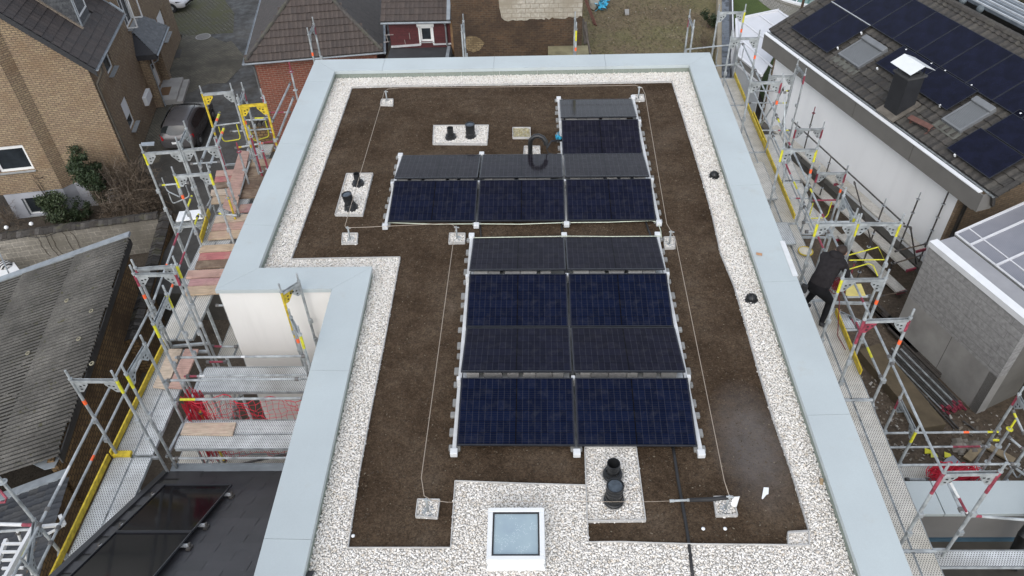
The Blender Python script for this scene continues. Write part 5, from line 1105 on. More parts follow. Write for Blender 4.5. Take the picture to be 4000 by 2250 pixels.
for a_, b_ in zip(P_[:-1], P_[1:]):
    nn_ = max(1, int(np.linalg.norm(b_-a_)/.11)); Pn += [a_+(b_-a_)*k/nn_+(np.array([rj.uniform(-.05, .05), 0, rj.uniform(-.06, .06)]) if a_[2] < 9 and b_[2] < 9 and k else 0) for k in range(nn_)]
P_ = Pn+[P_[-1]]
MB().poly(P_).build('whitewash', M['wblock'], ow)
pa_ = [(925, 410), (960, 400), (1020, 405), (1070, 430), (1125, 480), (1100, 520), (1070, 560), (1000, 585), (930, 560), (905, 500)]
MB().poly([on((1500+a*900/2576, b*900/2576), (0, yW-.006, 0), (0, 1, 0)) for a, b in pa_]).build('pale_brick_patch', bricks('tan_brick', (.30, .225, .12), (.22, .16, .085), (.09, .065, .04), .24, .088, .016, dirt=(.12, .085, .045), dirt_scale=2), ow)
cbk = MB(); cbk.box(.80, 2.64, 33.2, 34.14, GR-.1, 5.98); tag(cbk.build('concrete_block', plain('mossy_concrete', (.20, .18, .105), .95, .3, 2, bump=.4), None, bevel=.02), 'mossy tan concrete block at the foot of the old brick wall', 'concrete block')
m = MB(); 
for a, b, w_ in (((880, 170), (905, 400), .14), ((905, 200), (925, 390), .12), ((895, 230), (950, 490), .08)): m.beam(at(r3(*a), 6.3), at(r3(*b), GR+.05), w_, .05)
tag(m.build('timber_boards', plain('grey_timber', (.14, .12, .10), .9, .3, 6)), 'old grey boards leaning at the right end of the brick wall', 'boards')
for k, (a, b) in enumerate((((890, -30), (985, 225)), ((905, -30), (1003, 232)))):
    tag(MB().tube(at(r3(*a), 5.9), at(r3(*b), GR+.05), .035, 8).build('rusty_pipe', plain('rust%d' % k, (.12, .045, .03), .85, .3, 9)), ('rusty pipe leaning in the garden, the left of two', 'rusty pipe leaning in the garden, the right of two')[k], 'pipe', 'rusty pipes leaning in the garden')
r = np.random.default_rng(31); m = MB()
for k in range(26):
    o_ = at(r3(1020+r.uniform(-10, 75), -8+r.uniform(0, 90)), GR+.15)+r.normal(0, .05, 3); m.add([o_+r.uniform(-.2, .2, 3)*np.array([1, 1, .7]) for _ in range(4)], [(0, 1, 2), (0, 2, 3)])
tag(m.build('tarpaulin', M['blueplastic']), 'crumpled light blue tarpaulin lying in the back garden', 'tarpaulin')
tag(MB().prism([at(r3(*a), GR+.05) for a in ((935, -20), (1040, -10), (1020, 60), (985, 98), (940, 75))], (.05, .1, .22)).build('stone_slab', plain('pale_stone', (.27, .25, .20), .9, .2, 4), None, bevel=.03), 'pale broken stone slab beside the blue tarpaulin', 'stone')
tag(MB().prism([at(r3(*a), GR+.01) for a in ((1262, 100), (1300, 98), (1302, 140), (1265, 142))], (0, 0, .1)).build('concrete_paver', M['concrete'], None, bevel=.01), 'small grey concrete paver lying in the back garden', 'paver')
# tufts, leaves, stones over the garden
def litter(n, x0, x1, y0, y1, z, seed, cols, smin, smax, name, lab, up_=.6):
    r = np.random.default_rng(seed); m = MB()
    for k in range(n):
        p = np.array([r.uniform(x0, x1), r.uniform(y0, y1), z]); L_ = r.uniform(smin, smax); a = r.uniform(0, 6.28); d_ = np.array([math.cos(a), math.sin(a), r.uniform(0, up_)])*L_; s_ = np.array([-math.sin(a), math.cos(a), r.uniform(-.3, .3)])*L_*.4
        m.add([p-s_, p+s_, p+d_+s_*.6+lift(.01), p+d_-s_*.5+lift(.015)], [(0, 1, 2, 3)])
    return setting(m.build(name, islands(name+'_mat', cols, .9, .2, 9, bump=0), uv=False), 'stuff', lab, 'litter')
litter(9000, -3.2, 8.6, 33.5, 44, GR+.01, 41, [(.09, .07, .04), (.14, .112, .066), (.075, .07, .03), (.11, .10, .05), (.18, .145, .10), (.055, .043, .027)], .025, .085, 'garden_litter', 'dead leaves and moss tufts in the back garden')
leaf_bush('ivy_bush', 'dark ivy bush at the foot of the long garden wall in the back', at(r3(2030, 250), GR), .55, .7, 1500, .07, M['leaf_dark'], 44)
twig_bush('bramble', 'brown bramble bush at the back corner behind the flat roof', at(r3(1990, 440), GR), 1.0, .8, 120, 45, M['twig'], .008)
# ---------------------------------------------------------------- tiled house on the right
b0 = np.array([10.72, 24.09, 0.]); EW = np.array([.326, -.945, 0]); NW = np.array([.945, .326, 0])
def RH(l, n, z): return b0+EW*l+NW*n+lift(z)
rh = thing('tiled_house', 'house with white rendered wall, grey fascia and dark tiled roof carrying solar panels', 'house', RH(0, 0, GR))
L0, L1, ZE = -4.15, 5.54, 9.1; PT = R_(25)
m = MB(); m.obox(RH(L0, 0, GR-.1), EW*(L1-L0), NW*.25, lift(3.55)); m.build('wall', M['render2'], rh)
M['tanbrick'] = bricks('tan_brick_side', (.27, .19, .115), (.21, .145, .085), (.15, .12, .09), .24, .083, .011, bump=.5)
MB().obox(RH(L1+.002, .0, GR-.1), EW*.10, NW*8, lift(3.5)).prism([RH(L1+.002, 0, GR+3.4), RH(L1+.002, 8, GR+3.4), RH(L1+.002, 4.3, 10.75)], EW*.10).build('gable_wall', M['tanbrick'], rh)
MB().obox(RH(L0-.10, .0, GR-.1), EW*.098, NW*8, lift(3.5)).build('gable_wall', M['tanbrick'], rh)
M['fascia'] = plain('grey_fascia', (.165, .158, .145), .55, .08, 2)
for k in range(4):
    a = L0-.45+k*2.78; b = min(a+2.77, 6.55); MB().obox(RH(a+.004, -.42, 8.50), EW*(b-a-.008), NW*.05, lift(.55)).build('fascia_panel', M['fascia'], rh)
MB().obox(RH(L0-.45, -.42, 8.47), EW*11.0, NW*.40, lift(.028)).build('soffit', M['fascia'], rh)
MB().obox(RH(L0-.45, -.45, 9.055), EW*11.0, NW*.14, lift(.03)).build('fascia_cap', M['white'], rh)
MB().obox(RH(6.5, -.42, 8.5), EW*.05, NW*.5, lift(.55)).build('fascia_panel', M['fascia'], rh)
half_gutter(RH(L0-.5, -.20, 9.10), RH(6.7, -.20, 9.10), .075, M['galv'], 'gutter', rh)
# spiky gutter guard seen under the tiles
vR_ = NW*math.cos(PT)+lift(math.sin(PT)); nR_ = np.cross(EW, vR_); nR_ = nR_ if nR_[2] > 0 else -nR_
o_ = RH(0, -.18, ZE); SLR = 4.52
M['rtile'] = islands('dark_mossy_tiles', [(.050, .045, .040), (.066, .060, .053), (.042, .039, .036), (.076, .070, .060), (.056, .051, .045)], .85, .3, 12, dirt=(.085, .082, .055), dscale=1.1, dlo=.6, dhi=.78)
roof_tiles(o_, EW, vR_, nR_, L0-.42, 6.75, 0, SLR, lambda a, b: True, .265, .33, .045, .035, 6, .003).build('roof', M['rtile'], rh)
vB_ = -NW*math.cos(PT)+lift(math.sin(PT)); nB_ = np.cross(EW, vB_); nB_ = nB_ if nB_[2] > 0 else -nB_
rid = o_+vR_*SLR
MB().prism([o_+EW*(L0-.4)-nR_*.03, o_+EW*6.7-nR_*.03, rid+EW*6.7-nR_*.03, rid+EW*(L0-.4)-nR_*.03], -nR_*.1).prism([rid+EW*(L0-.4), rid+EW*6.7, rid+EW*6.7-vB_*4.4, rid+EW*(L0-.4)-vB_*4.4], -nB_*.12).build('roof_deck', M['darkmetal'], rh)
m = MB(); x = L0-.45
while x < 6.7: m.tube(rid+EW*x+lift(.035), rid+EW*(x+.40)+lift(.045), .125, 8, .105); x += .37
m.build('ridge_caps', M['rtile'], rh, 'auto')
for x0_ in (L0-.46, 6.72):
    m = MB(); y = 0
    while y < SLR: m.obox(o_+EW*(x0_-.06)+vR_*y+nR_*(.02), EW*.14, vR_*.345, nR_*.06+vR_*.0); y += .335
    m.build('verge_tiles', M['rtile'], rh)
RC = lambda l, s: o_+EW*l+vR_*s
# solar panels in roof coordinates (l along eave, s up slope)
PVW, PVH = 1.135, 1.62
PVR = make_module('solar_panel', PVW, PVH, plain('black_cells', (.005, .006, .017), .16, .45, 2.5, spec=.25), 'x', group='solar panels on the tiled roof')
for ch_ in PVR.children: ch_.name = ch_.name
def rpan(uvs, lab, first=[True]):
    pts = [on(u, o_+nR_*.14, nR_) for u in uvs]; c = np.mean(pts, 0); r_ = c-o_
    return c, lab
def put(l, s, lab, first=[True]):
    o = PVR if first[0] else clone(PVR); first[0] = False; o['label'] = lab
    Mx = Matrix((EW, vR_, nR_)).transposed(); c = RC(l, s)+nR_*.15; o.matrix_basis = Matrix.Translation(c) @ Mx.to_4x4()
    return o
# measured corners on the roof plane
lq = lambda uv: (lambda p: (float((p-o_)@EW), float((p-o_)@vR_)))(on(uv, o_+nR_*.15, nR_))
pA = [lq(r4(*a)) for a in ((430, 255), (600, 360), (785, 475))]; sA_ = np.mean([p[1] for p in pA])
lrow = [lq(r4(*a)) for a in ((780, 40), (950, 140), (1150, 245), (1360, 355), (1580, 480), (1810, 605), (2060, 745), (2320, 890))]
sB_ = np.mean([p[1] for p in lrow]); l_first = lrow[0][0]
step = (lrow[-1][0]-lrow[0][0])/7
PH = sB_-sA_-.03
PVR.scale = (step/PVW*.985, 1, 1) if False else (1, 1, 1)
lpA = [p[0] for p in pA]
names = ['first', 'second', 'third', 'fourth', 'fifth', 'sixth', 'seventh', 'eighth', 'ninth', 'tenth']
scx = step/PVW*.988; scy = (sB_-sA_)/PVH*.985
def put2(l, s, lab): o = put(l, s, lab); o.scale = (scx, scy, scx); return o
put2((lpA[0]+lpA[1])/2, sA_+PVH*scy/2, 'leftmost solar panel of the lower row on the tiled roof, at the far verge'); put2((lpA[1]+lpA[2])/2, sA_+PVH*scy/2, 'solar panel just left of the upper roof shutter on the tiled roof')
for k in range(10): put2(lrow[0][0]+step*(k+.5), sB_+.01+PVH*scy/2, 'solar panel, %s from the far verge in the row along the tiled roof ridge' % names[k])
c3 = lq(r4(1865, 1350)); c4 = lq(r4(2155, 1165))
def put3(l, s, lab):
    o = put(l, s, lab); Mx = Matrix((vR_, -EW, nR_)).transposed(); c = RC(l, s)+nR_*.15; o.matrix_basis = Matrix.Translation(c) @ Mx.to_4x4(); o.scale = (scx*1.0, scx*1.06, scx); return o
LH = PVH*scx*1.06; LW = PVW*scx
cc = [lq(r4(*a)) for a in ((1195, 585), (1885, 990))]; lcc = (cc[1][0]-cc[0][0])/2; scc = (cc[0][1]+cc[1][1])/2
put3(cc[0][0]+lcc*.5, scc+LW/2, 'landscape solar panel behind the white chimney cowl on the tiled roof'); put3(cc[0][0]+lcc*1.5, scc+LW/2, 'landscape solar panel right of the chimney, above the brown sweep step')
put3(c3[0]+LH/2, c3[1]+LW/2, 'lowest solar panel on the tiled roof, near the right eave corner'); put3(c3[0]+LH/2+.15, c3[1]+LW*1.5+.03, 'landscape solar panel just above the lowest one at the right edge')
wc = MB()
for k, (a, b) in enumerate(((1085, 300), (870, 437), (1495, 457), (1728, 583), (1850, 650), (2092, 783), (2540, 1040), (1230, 625), (1805, 965), (1940, 1415))):
    p = on(r4(a, b), o_+nR_*.12, nR_); cl_ = MB().obox(p-EW*.024-vR_*.024-nR_*.06, EW*.048, vR_*.048, nR_*.09).build('panel_hook', M['white'], rh)
MB().beam(RC(lrow[0][0]-.02, sB_)+nR_*.16, RC(lrow[2][0], sB_)+nR_*.16, .03, .02).build('panel_rail', M['alu'], rh)
# roof windows with grey roller shutters
def roofwin(c00, c10, c11, c01, lab):
    P_ = [np.array(lq(r4(*a))) for a in (c00, c10, c11, c01)]   # bottom-left, bottom-right, top-right, top-left
    l0_ = (P_[0][0]+P_[3][0])/2; l1_ = (P_[1][0]+P_[2][0])/2; s0_ = (P_[0][1]+P_[1][1])/2; s1_ = (P_[2][1]+P_[3][1])/2
    root = thing('roof_window', lab, 'roof window', RC((l0_+l1_)/2, (s0_+s1_)/2), 'shuttered roof windows')
    ob = lambda m, a, b, c_, d_, z0_, z1_: m.obox(RC(a, c_)+nR_*z0_, EW*(b-a), vR_*(d_-c_), nR_*(z1_-z0_))
    fr = MB(); ob(fr, l0_, l1_, s0_, s0_+.06, .02, .15); ob(fr, l0_, l0_+.06, s0_+.06, s1_, .02, .15); ob(fr, l1_-.06, l1_, s0_+.06, s1_, .02, .15); fr.build('frame', M['fascia2'], root)
    bx = MB(); ob(bx, l0_-.01, l1_+.01, s1_-.16, s1_+.06, .03, .22); bx.build('shutter_box', M['fascia2'], root, bevel=.03)
    sl_ = MB(); y = s0_+.06
    while y < s1_-.17: ob(sl_, l0_+.06, l1_-.06, y, y+.036, .09, .135); y += .042
    sl_.build('shutter', M['shgrey'], root)
    ap_ = MB(); ob(ap_, l0_-.08, l1_+.08, s0_-.28, s0_-.002, .035, .05); ap_.build('lead_apron', plain('lead_apron', (.10, .10, .085), .8, .3, 6), root)
M['fascia2'] = plain('grey_window_cover', (.165, .172, .178), .4, .1, 3); M['shgrey'] = plain('grey_shutter', (.15, .158, .162), .5, .06, 3)
roofwin((870, 495), (1085, 622), (1300, 440), (1110, 330), 'grey roller shutter roof window on the tiled roof, the farther one left of the chimney')
roofwin((1815, 1085), (2000, 1200), (2290, 1000), (2130, 890), 'grey roller shutter roof window on the tiled roof, the nearer one right of the chimney')
# chimney
pcs = [on(r4(*a), o_, nR_) for a in ((1285, 1010), (1390, 1095), (1545, 1010))]
cb_ = pcs[1]; chm = thing('chimney', 'black clad square chimney with white folded metal cowl on the tiled roof', 'chimney', cb_)
ex = EW*-.60; ey = NW*.60
cbase = cb_; hC = 1.30
cf = cb_ + EW*0; zb_ = cb_[2]-.3
MB().obox(np.array([*cb_[:2], zb_]), ex, ey, lift(hC+.35)).build('shaft', plain('black_cladding', (.018, .019, .022), .6, .25, 3), chm)
top = cb_[2]+hC+.05
MB().obox(np.array([*(cb_-ex*.09-ey*.09)[:2], top]), ex*1.18, ey*1.18, lift(.07)).build('crown_slab', plain('dark_slab', (.05, .05, .05), .8, .2, 5), chm, bevel=.01)
MB().obox(np.array([*(cb_+ex*.2+ey*.2)[:2], top+.075]), ex*.6, ey*.6, lift(.05)).build('flue', M['black'], chm)
for a, b in ((.08, .08), (.92, .08), (.08, .92), (.92, .92)): q = np.array([*(cb_+ex*a+ey*b)[:2], top+.07]); MB().tube(q, q+lift(.28), .014, 6).build('cowl_leg', M['black'], chm)
c0_ = np.array([*(cb_+ex*.5+ey*.5)[:2], top+.46]); a_ = ex*.80; b_ = ey*.74
m = MB(); t_ = .012
for s_ in (1, -1): m.prism([c0_-a_*.95, c0_+a_*.95, c0_+a_*.95+b_*s_-lift(.20), c0_-a_*.95+b_*s_-lift(.20)], lift(t_))
m.build('cowl', plain('white_cowl', (.70, .72, .72), .35, .06, 2), chm)
MB().obox(cb_-EW*-.12-NW*.12+nR_*.02-vR_*.05, ex*1.35, vR_*1.0, nR_*.06).build('flashing', plain('chimney_flashing', (.13, .115, .095), .85, .3, 5), chm)
st_ = thing('roof_step', 'reddish brown sweep step on the dark tiles beside the chimney', 'roof step', on(r4(1620, 1120), o_, nR_))
p, q = on(r4(1525, 1065), o_+nR_*.22, nR_), on(r4(1725, 1165), o_+nR_*.22, nR_); M['stepred'] = plain('brown_red_step', (.13, .062, .048), .7, .2, 8)
MB().beam(p, q, .17, .03, nR_).build('tread', M['stepred'], st_)
for k in (.08, .92): c_ = p+(q-p)*k; MB().beam(c_, c_-nR_*.2-vR_*.05, .03, .05).beam(c_-nR_*.20-vR_*.18, c_-nR_*.20+vR_*.18, .05, .03).build('bracket', M['stepred'], st_)
# black gutter outlet at the near corner
MB().path([RH(6.6, -.1, 9.0), RH(6.62, 0, 8.7), RH(6.4, .3, 8.45), RH(6.0, .22, 8.4), RH(5.75, .15, 8.2), RH(5.75, .15, 7.2), RH(5.78, .1, 6.9)], .06, 8).build('downpipe', plain('dark_downpipe', (.035, .032, .028), .5, .2, 4), rh, 'auto')
# far side: lower metal roof, vents and planting
lb = thing('metal_roof', 'low metal sheet roof with pale seams beyond the ridge of the tiled house', 'roof', RH(0, 8, 8.3))
MB().prism([RH(-5, 5.2, 10.8), RH(8, 5.2, 10.8), RH(8, 7.6, 10.3), RH(-5, 7.6, 10.3)], (0, 0, -.1)).build('sheet', plain('blue_grey_sheet', (.12, .14, .16), .4, .3, 3), lb)
for k in range(7): MB().beam(RH(-5, 5.25+k*.37, 10.82-k*.077), RH(8, 5.25+k*.37, 10.82-k*.077), .04, .05).build('seam', M['alu'] if k % 2 == 0 else M['zinc'], lb)
MB().prism([RH(-5, 7.6, 10.18), RH(8, 7.6, 10.18), RH(8, 7.6, 5.2), RH(-5, 7.6, 5.2)], -NW*.1).build('back_wall', M['fascia'], lb)
for k, p in enumerate((r4(2003, 30), r4(2162, 105))):
    q = at(p, 10.7); vt_ = thing('vent_cowl', ('grey ball vent beyond the tiled roof ridge, the left of two', 'grey ball vent beyond the tiled roof ridge, the right of two')[k], 'vent', q-lift(.4), 'ball vents beyond the ridge')
    MB().tube(q-lift(.55), q, .05, 8).build('pipe', M['galv'], vt_); MB().lathe(q, [(.001, -.02), (.10, .0), (.13, .09), (.09, .18), (.001, .21)], 12, closed=False).build('cowl', plain('grey_vent', (.10, .12, .13), .6, .2, 5), vt_, True)
# ---------------------------------------------------------------- white lean-to canopy on the far gable, garden beyond
M['poly'] = plain('white_polycarbonate', (.60, .605, .625), .25, .06, 1.0)
M['lwhite'] = plain('canopy_white', (.66, .665, .68), .4, .05, 2)
cpn = thing('white_canopy', 'white framed polycarbonate lean-to roof at the far gable of the tiled house', 'canopy', at(z4(800, 800), GR))
K = [at(z4(610, 262), 7.4), at(z4(1185, 142), 8.0), at(z4(1420, 330), 8.0), at(z4(1100, 720), 8.0), at(z4(965, 1080), 7.5), at(z4(640, 765), 7.4)]
nK = np.cross(K[1]-K[0], K[5]-K[0]); nK /= np.linalg.norm(nK); nK = nK if nK[2] > 0 else -nK
K = [on((0, 0), (0, 0, 0), (0, 0, 1)) if 0 else k-nK*((k-K[0])@nK) for k in K]
Kx = [K[0], K[1], K[2], K[2]+(K[4]-K[5])*.9, K[4], K[5]]
MB().prism([K[0], K[1], K[2], K[4]+(K[2]-K[4])*.05, K[4], K[5]], -nK*.03).build('sheet', M['poly'], cpn)
for a, b in ((K[0], K[1]), (K[5], K[4]), (K[0], K[5])): MB().beam(a+nK*.02, b+nK*.02, .09, .10, nK).build('edge_bar', M['lwhite'], cpn)
d1 = K[1]-K[0]; d5 = K[4]-K[5]
for (a, b), (c_, d_) in ((((915, 205), (1150, 375))), ((655, 265), (1010, 540)), ((660, 530), (1090, 905)), ((1180, 150), (1345, 270))):
    p, q = on(z4(a, b), K[0], nK), on(z4(c_, d_), K[0], nK); MB().beam(p+nK*.02, q+nK*.02, .06, .05, nK).build('glazing_bar', M['lwhite'], cpn)
MB().prism([K[5]-nK*.03, K[4]-nK*.03, K[4]-lift(.30), K[5]-lift(.30)], (0.02, .02, 0)).build('fascia', M['fascia'], cpn)
MB().beam(K[5]-lift(.34), K[4]-lift(.34), .06, .07).build('lower_bar', M['lwhite'], cpn)
MB().prism([K[5]-lift(.38), K[4]-lift(.38), np.array([*K[4][:2], GR]), np.array([*K[5][:2], GR])], (0.05, .05, 0)).build('glazed_front', plain('frosted_glazing', (.40, .41, .42), .3, .08, 1.5), cpn)
MB().prism([K[0]-lift(.1), K[5]-lift(.1), np.array([*K[5][:2], GR]), np.array([*K[0][:2], GR])], (0.05, .0, 0)).build('glazed_side', plain('frosted_glazing_side', (.36, .37, .38), .3, .08, 1.5), cpn)
for k in range(4): p = K[0]+(K[5]-K[0])*(k*.08+.12); MB().tube(p+lift(.05)-nK*.02, np.array([*p[:2], GR]), .035, 6).build('post', M['lwhite'], cpn)
sheet('lawn', [(9.8, 29), (10.4, 45), (10.4, 58), (13.0, 58), tuple(at(z4(900, 0), GR)[:2]), tuple(at(z4(1000, 80), GR)[:2]), tuple(at(z4(1085, 140), GR)[:2]), (12.6, 37), (12.2, 32)], GR+.008, M['lawn'])
M['pave'] = bricks('garden_paving', (.30, .285, .25), (.24, .23, .20), (.12, .115, .09), .22, .16, .018, dirt=(.17, .16, .125), bump=.5)
sheet('garden_path', [tuple(at(z4(*a), GR)[:2]) for a in ((890, -10), (1000, 80), (1085, 140), (1250, 220), (1400, 330), (1560, 200), (1450, 120), (1330, 60), (1230, -10))], GR+.014, M['pave'])
lgw = thing('long_garden_wall', 'long low garden wall with slate grey capping between back garden and lawn', 'wall', (9, 35, GR))
g0, g1 = np.array([8.17-.18, 31.94-1.0, 0]), np.array([9.53, 39.19, 0]); dg2 = (g1-g0)/np.linalg.norm(g1-g0); rg = np.array([dg2[1], -dg2[0], 0])
MB().obox(g0+lift(GR-.1), dg2*22, rg*.24, lift(.72)).build('wall', plain('tan_concrete', (.27, .235, .17), .9, .15, 2, bump=.2), lgw)
M['capslate'] = islands('grey_capping', [(.10, .115, .135), (.12, .135, .155), (.085, .10, .12)], .5, .25, 5, dirt=(.03, .032, .036), dscale=1.6, dlo=.52, dhi=.6)
m = MB(); x = 0
while x < 22: m.obox(g0+dg2*x+rg*.20+lift(GR+.62), dg2*.97, rg*.34, lift(.05)); x += .98
m.build('capping', M['capslate'], lgw)
MB().obox(g0+rg*.56+lift(GR-.1), dg2*22, rg*.25, lift(.55)).build('inner_kerb', plain('grey_kerb', (.09, .09, .095), .8, .2, 3), lgw)
MB().tube(g0+dg2*4.0+rg*.72+lift(GR+.62), g0+dg2*20+rg*.72+lift(GR+.62), .03, 8).build('white_conduit', M['white'], lgw)
pol = [at(z4(1490, 150), GR), None]; p = at(z4(1470, 185), GR); q = at(z4(1540, -60), GR+.0)
tag(MB().tube(p, p+lift(2.6)+np.array([.05, .0, 0]), .07, 8).build('timber_pole', plain('timber_pole', (.075, .048, .03), .85, .25, 6)), 'dark timber pole beside the glazed pool cover', 'pole')
pool = thing('pool_cover', 'low curved glazed pool cover with white rim beyond the tiled roof', 'pool cover', at(z4(1550, 30), GR)); c_ = at(z4(1700, -160), GR)
rad = np.linalg.norm((at(z4(1500, 85), GR)-c_)[:2])
MB().lathe(c_, [(rad+.12, 0), (rad+.12, .14), (rad-.02, .16)], 48, closed=False).build('rim', M['white'], pool)
MB().lathe(c_-lift(.05), [(rad+.35, 0), (rad+.35, .10), (rad+.12, .1)], 48, closed=False).build('kerb_stones', M['pave'], pool)
gm = NT('pool_glass'); gco = gm.coord('Object'); gm.base(gm.ramp(gm.noise(gco, 2.2, 4), [(.35, (.035, .09, .085)), (.6, (.10, .21, .20)), (.75, (.30, .40, .38))])); gm.set(Roughness=.08)
MB().lathe(c_, [(rad-.02, .15), (rad*.93, .5), (rad*.75, .85), (rad*.4, 1.1), (.01, 1.2)], 48, closed=False).build('glass_dome', gm.m, pool, True)
for k in range(14):
    a = k*2*math.pi/14; d_ = np.array([math.cos(a), math.sin(a), 0]); MB().path([c_+d_*(rad)+lift(.15), c_+d_*(rad*.94)+lift(.52), c_+d_*(rad*.76)+lift(.88), c_+d_*rad*.4+lift(1.13)], .03, 5).build('dome_rib', M['white'], pool)
# planting beyond the ridge at the top right corner
for k, (a, b, rr_, hh, n_, mt, nm, lb_) in enumerate(((2250, 60, 1.3, 1.2, 1600, 'leaf_mid', 'hedge_bush', 'olive green bush beyond the metal roof, left of the brown one'), (2380, 190, 1.2, .8, 900, 'wither2', 'brown_bush', 'brown withered bush beyond the metal roof at the top right'), (2560, 60, 1.5, 2.2, 1700, 'leaf_dark', 'dark_bush', 'dark evergreen bush in the top right corner'), (2540, 300, 1.0, .8, 700, 'wither2', 'brown_bush', 'brown bush at the right border above the roof ridge'))):
    M.setdefault('wither2', islands('brown_leaves', [(.07, .05, .03), (.11, .085, .05), (.05, .045, .022), (.09, .075, .04)], .8, .2, 6, bump=0))
    leaf_bush(nm, lb_, at(r4(a, b), GR+.2), rr_, hh, n_, .16, M[mt], 60+k)
sheet('far_lawn', [RH(-12, 8.5, 0), RH(14, 8.5, 0), RH(14, 30, 0), RH(-12, 30, 0)], GR+.006, M['lawn'])
tag(MB().obox(RH(-9, 13, GR), EW*14, NW*.2, lift(1.6)).build('green_screen', plain('green_screen', (.012, .06, .05), .6, .2, 2)), 'dark green screen fence beyond the metal roof at the top', 'fence')
# ---------------------------------------------------------------- garage of concrete and its polycarbonate veranda
sheet('yard', [(5.7, 3), (30, 3), (30, 20), tuple(RH(L1, .1, 0)[:2]), tuple(RH(L0, .1, 0)[:2]), (8.2, 31), (5.7, 31)], GR+.004, M['yard'])
gG = np.array([11.70, 13.15, 0]); dG = np.array([-.35, .94, 0]); dG /= np.linalg.norm(dG); nG = np.array([dG[1], -dG[0], 0])
cg = thing('concrete_garage', 'grey concrete garage wall with block courses and white metal coping', 'garage', gG+lift(GR)); ZT = 8.72
Lg_ = 3.25
MB().obox(gG+lift(GR-.1), dG*Lg_, nG*.3, lift(1.55)).build('concrete_panel', M['concrete'], cg)
M['cblock'] = bricks('grey_concrete_block', (.34, .335, .325), (.32, .315, .305), (.23, .225, .22), 1.6, .245, .008, bump=.3, offset=.37)
MB().obox(gG-nG*.003+lift(GR+1.452), dG*Lg_, nG*.3, lift(ZT-GR-1.6)).build('block_courses', M['cblock'], cg)
for k in (1.55,): MB().obox(gG-nG*.002+dG*k+lift(GR), dG*.012, nG*.004, lift(1.44)).build('panel_joint', M['darkmetal'], cg)
MB().obox(gG-nG*.04-dG*.04+lift(ZT-.15), dG*(Lg_+.08), nG*.26, lift(.16)).build('coping', M['white'], cg)
MB().obox(gG+nG*.221+lift(ZT-.10), dG*Lg_, nG*.55, lift(.06)).build('flat_roof', plain('grey_felt', (.30, .30, .31), .6, .1, 1.5), cg)
# return wall towards the viewer side (in shade) and its foot
nb = (at(q2(2571, 1000), GR)-gG); nb[2] = 0; nb /= np.linalg.norm(nb)
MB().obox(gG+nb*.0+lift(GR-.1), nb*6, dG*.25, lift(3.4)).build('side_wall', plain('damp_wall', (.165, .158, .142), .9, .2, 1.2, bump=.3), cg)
vr = thing('veranda_roof', 'sloping ribbed polycarbonate veranda roof with white glazing bars and black gutter', 'canopy', at(q1(2300, 900), 8))
G0, G1 = at(q1(1945, 852), 8.15), at(q1(2571, 1345), 8.15); dV = (G1-G0); dV[2] = 0; dV /= np.linalg.norm(dV); G1 = G0+dV*5.5; rV = np.array([dV[1], -dV[0], 0]); rV = rV if rV[0] > 0 else -rV
sl_ = -(rV*-1*math.cos(R_(12)))+lift(math.sin(R_(12))); nV = np.cross(dV, sl_); nV = nV if nV[2] > 0 else -nV
t = NT('ribbed_polycarbonate'); co = t.coord('UV', (1, 1, 1)); n1 = t.noise(t.coord('Object'), 1.2, 5)
wv = t.new('ShaderNodeTexWave', bands_direction='Y'); wv.inputs['Scale'].default_value = 8; t.link(co, wv.inputs[0])
t.base(t.mix(t.ramp(wv.outputs['Fac'], [(.35, (0, 0, 0)), (.65, (.5, .5, .5))]), t.ramp(n1, [(.3, (.17, .18, .21)), (.7, (.24, .245, .27))]), (.30, .30, .33))); t.set(Roughness=.25)
MB().prism([G0, G1, G1+sl_*3.5, G0+sl_*3.5], -nV*.02).build('sheet', t.m, vr)
for a, b in (((1965, 832), (2571, 575)), ((2080, 955), (2571, 745)), ((2310, 1145), (2571, 1040))):
    p = on(q1(*a), G0, nV); k = max(0, float((p-G0)@dV)); p = G0+dV*k; MB().beam(p+nV*.02, p+sl_*3.5+nV*.02, .055, .05, nV).build('glazing_bar', M['lwhite'], vr)
for k in (3.9, 5.2): p = G0+dV*k; MB().beam(p+nV*.02, p+sl_*3.5+nV*.02, .055, .05, nV).build('glazing_bar', M['lwhite'], vr)
MB().beam(G0+sl_*.42+nV*.01, G1+sl_*.42+nV*.01, .03, .03, nV).build('cross_bar', M['lwhite'], vr)
MB().beam(G0-nV*.0, G1, .06, .06, nV).build('edge_bar', M['whitegrey'], vr)
half_gutter(G0-rV*.10-lift(.05)-dV*.05, G1-rV*.10-lift(.05), .07, M['black'], 'gutter', vr)
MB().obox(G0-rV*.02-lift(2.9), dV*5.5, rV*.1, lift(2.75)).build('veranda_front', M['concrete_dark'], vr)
# ledge at the foot of the white wall
MB().obox(RH(L0, -.30, GR), EW*(L1-L0+.1), NW*.298, lift(.22)).build('wall_ledge', M['concrete_dark'], rh)
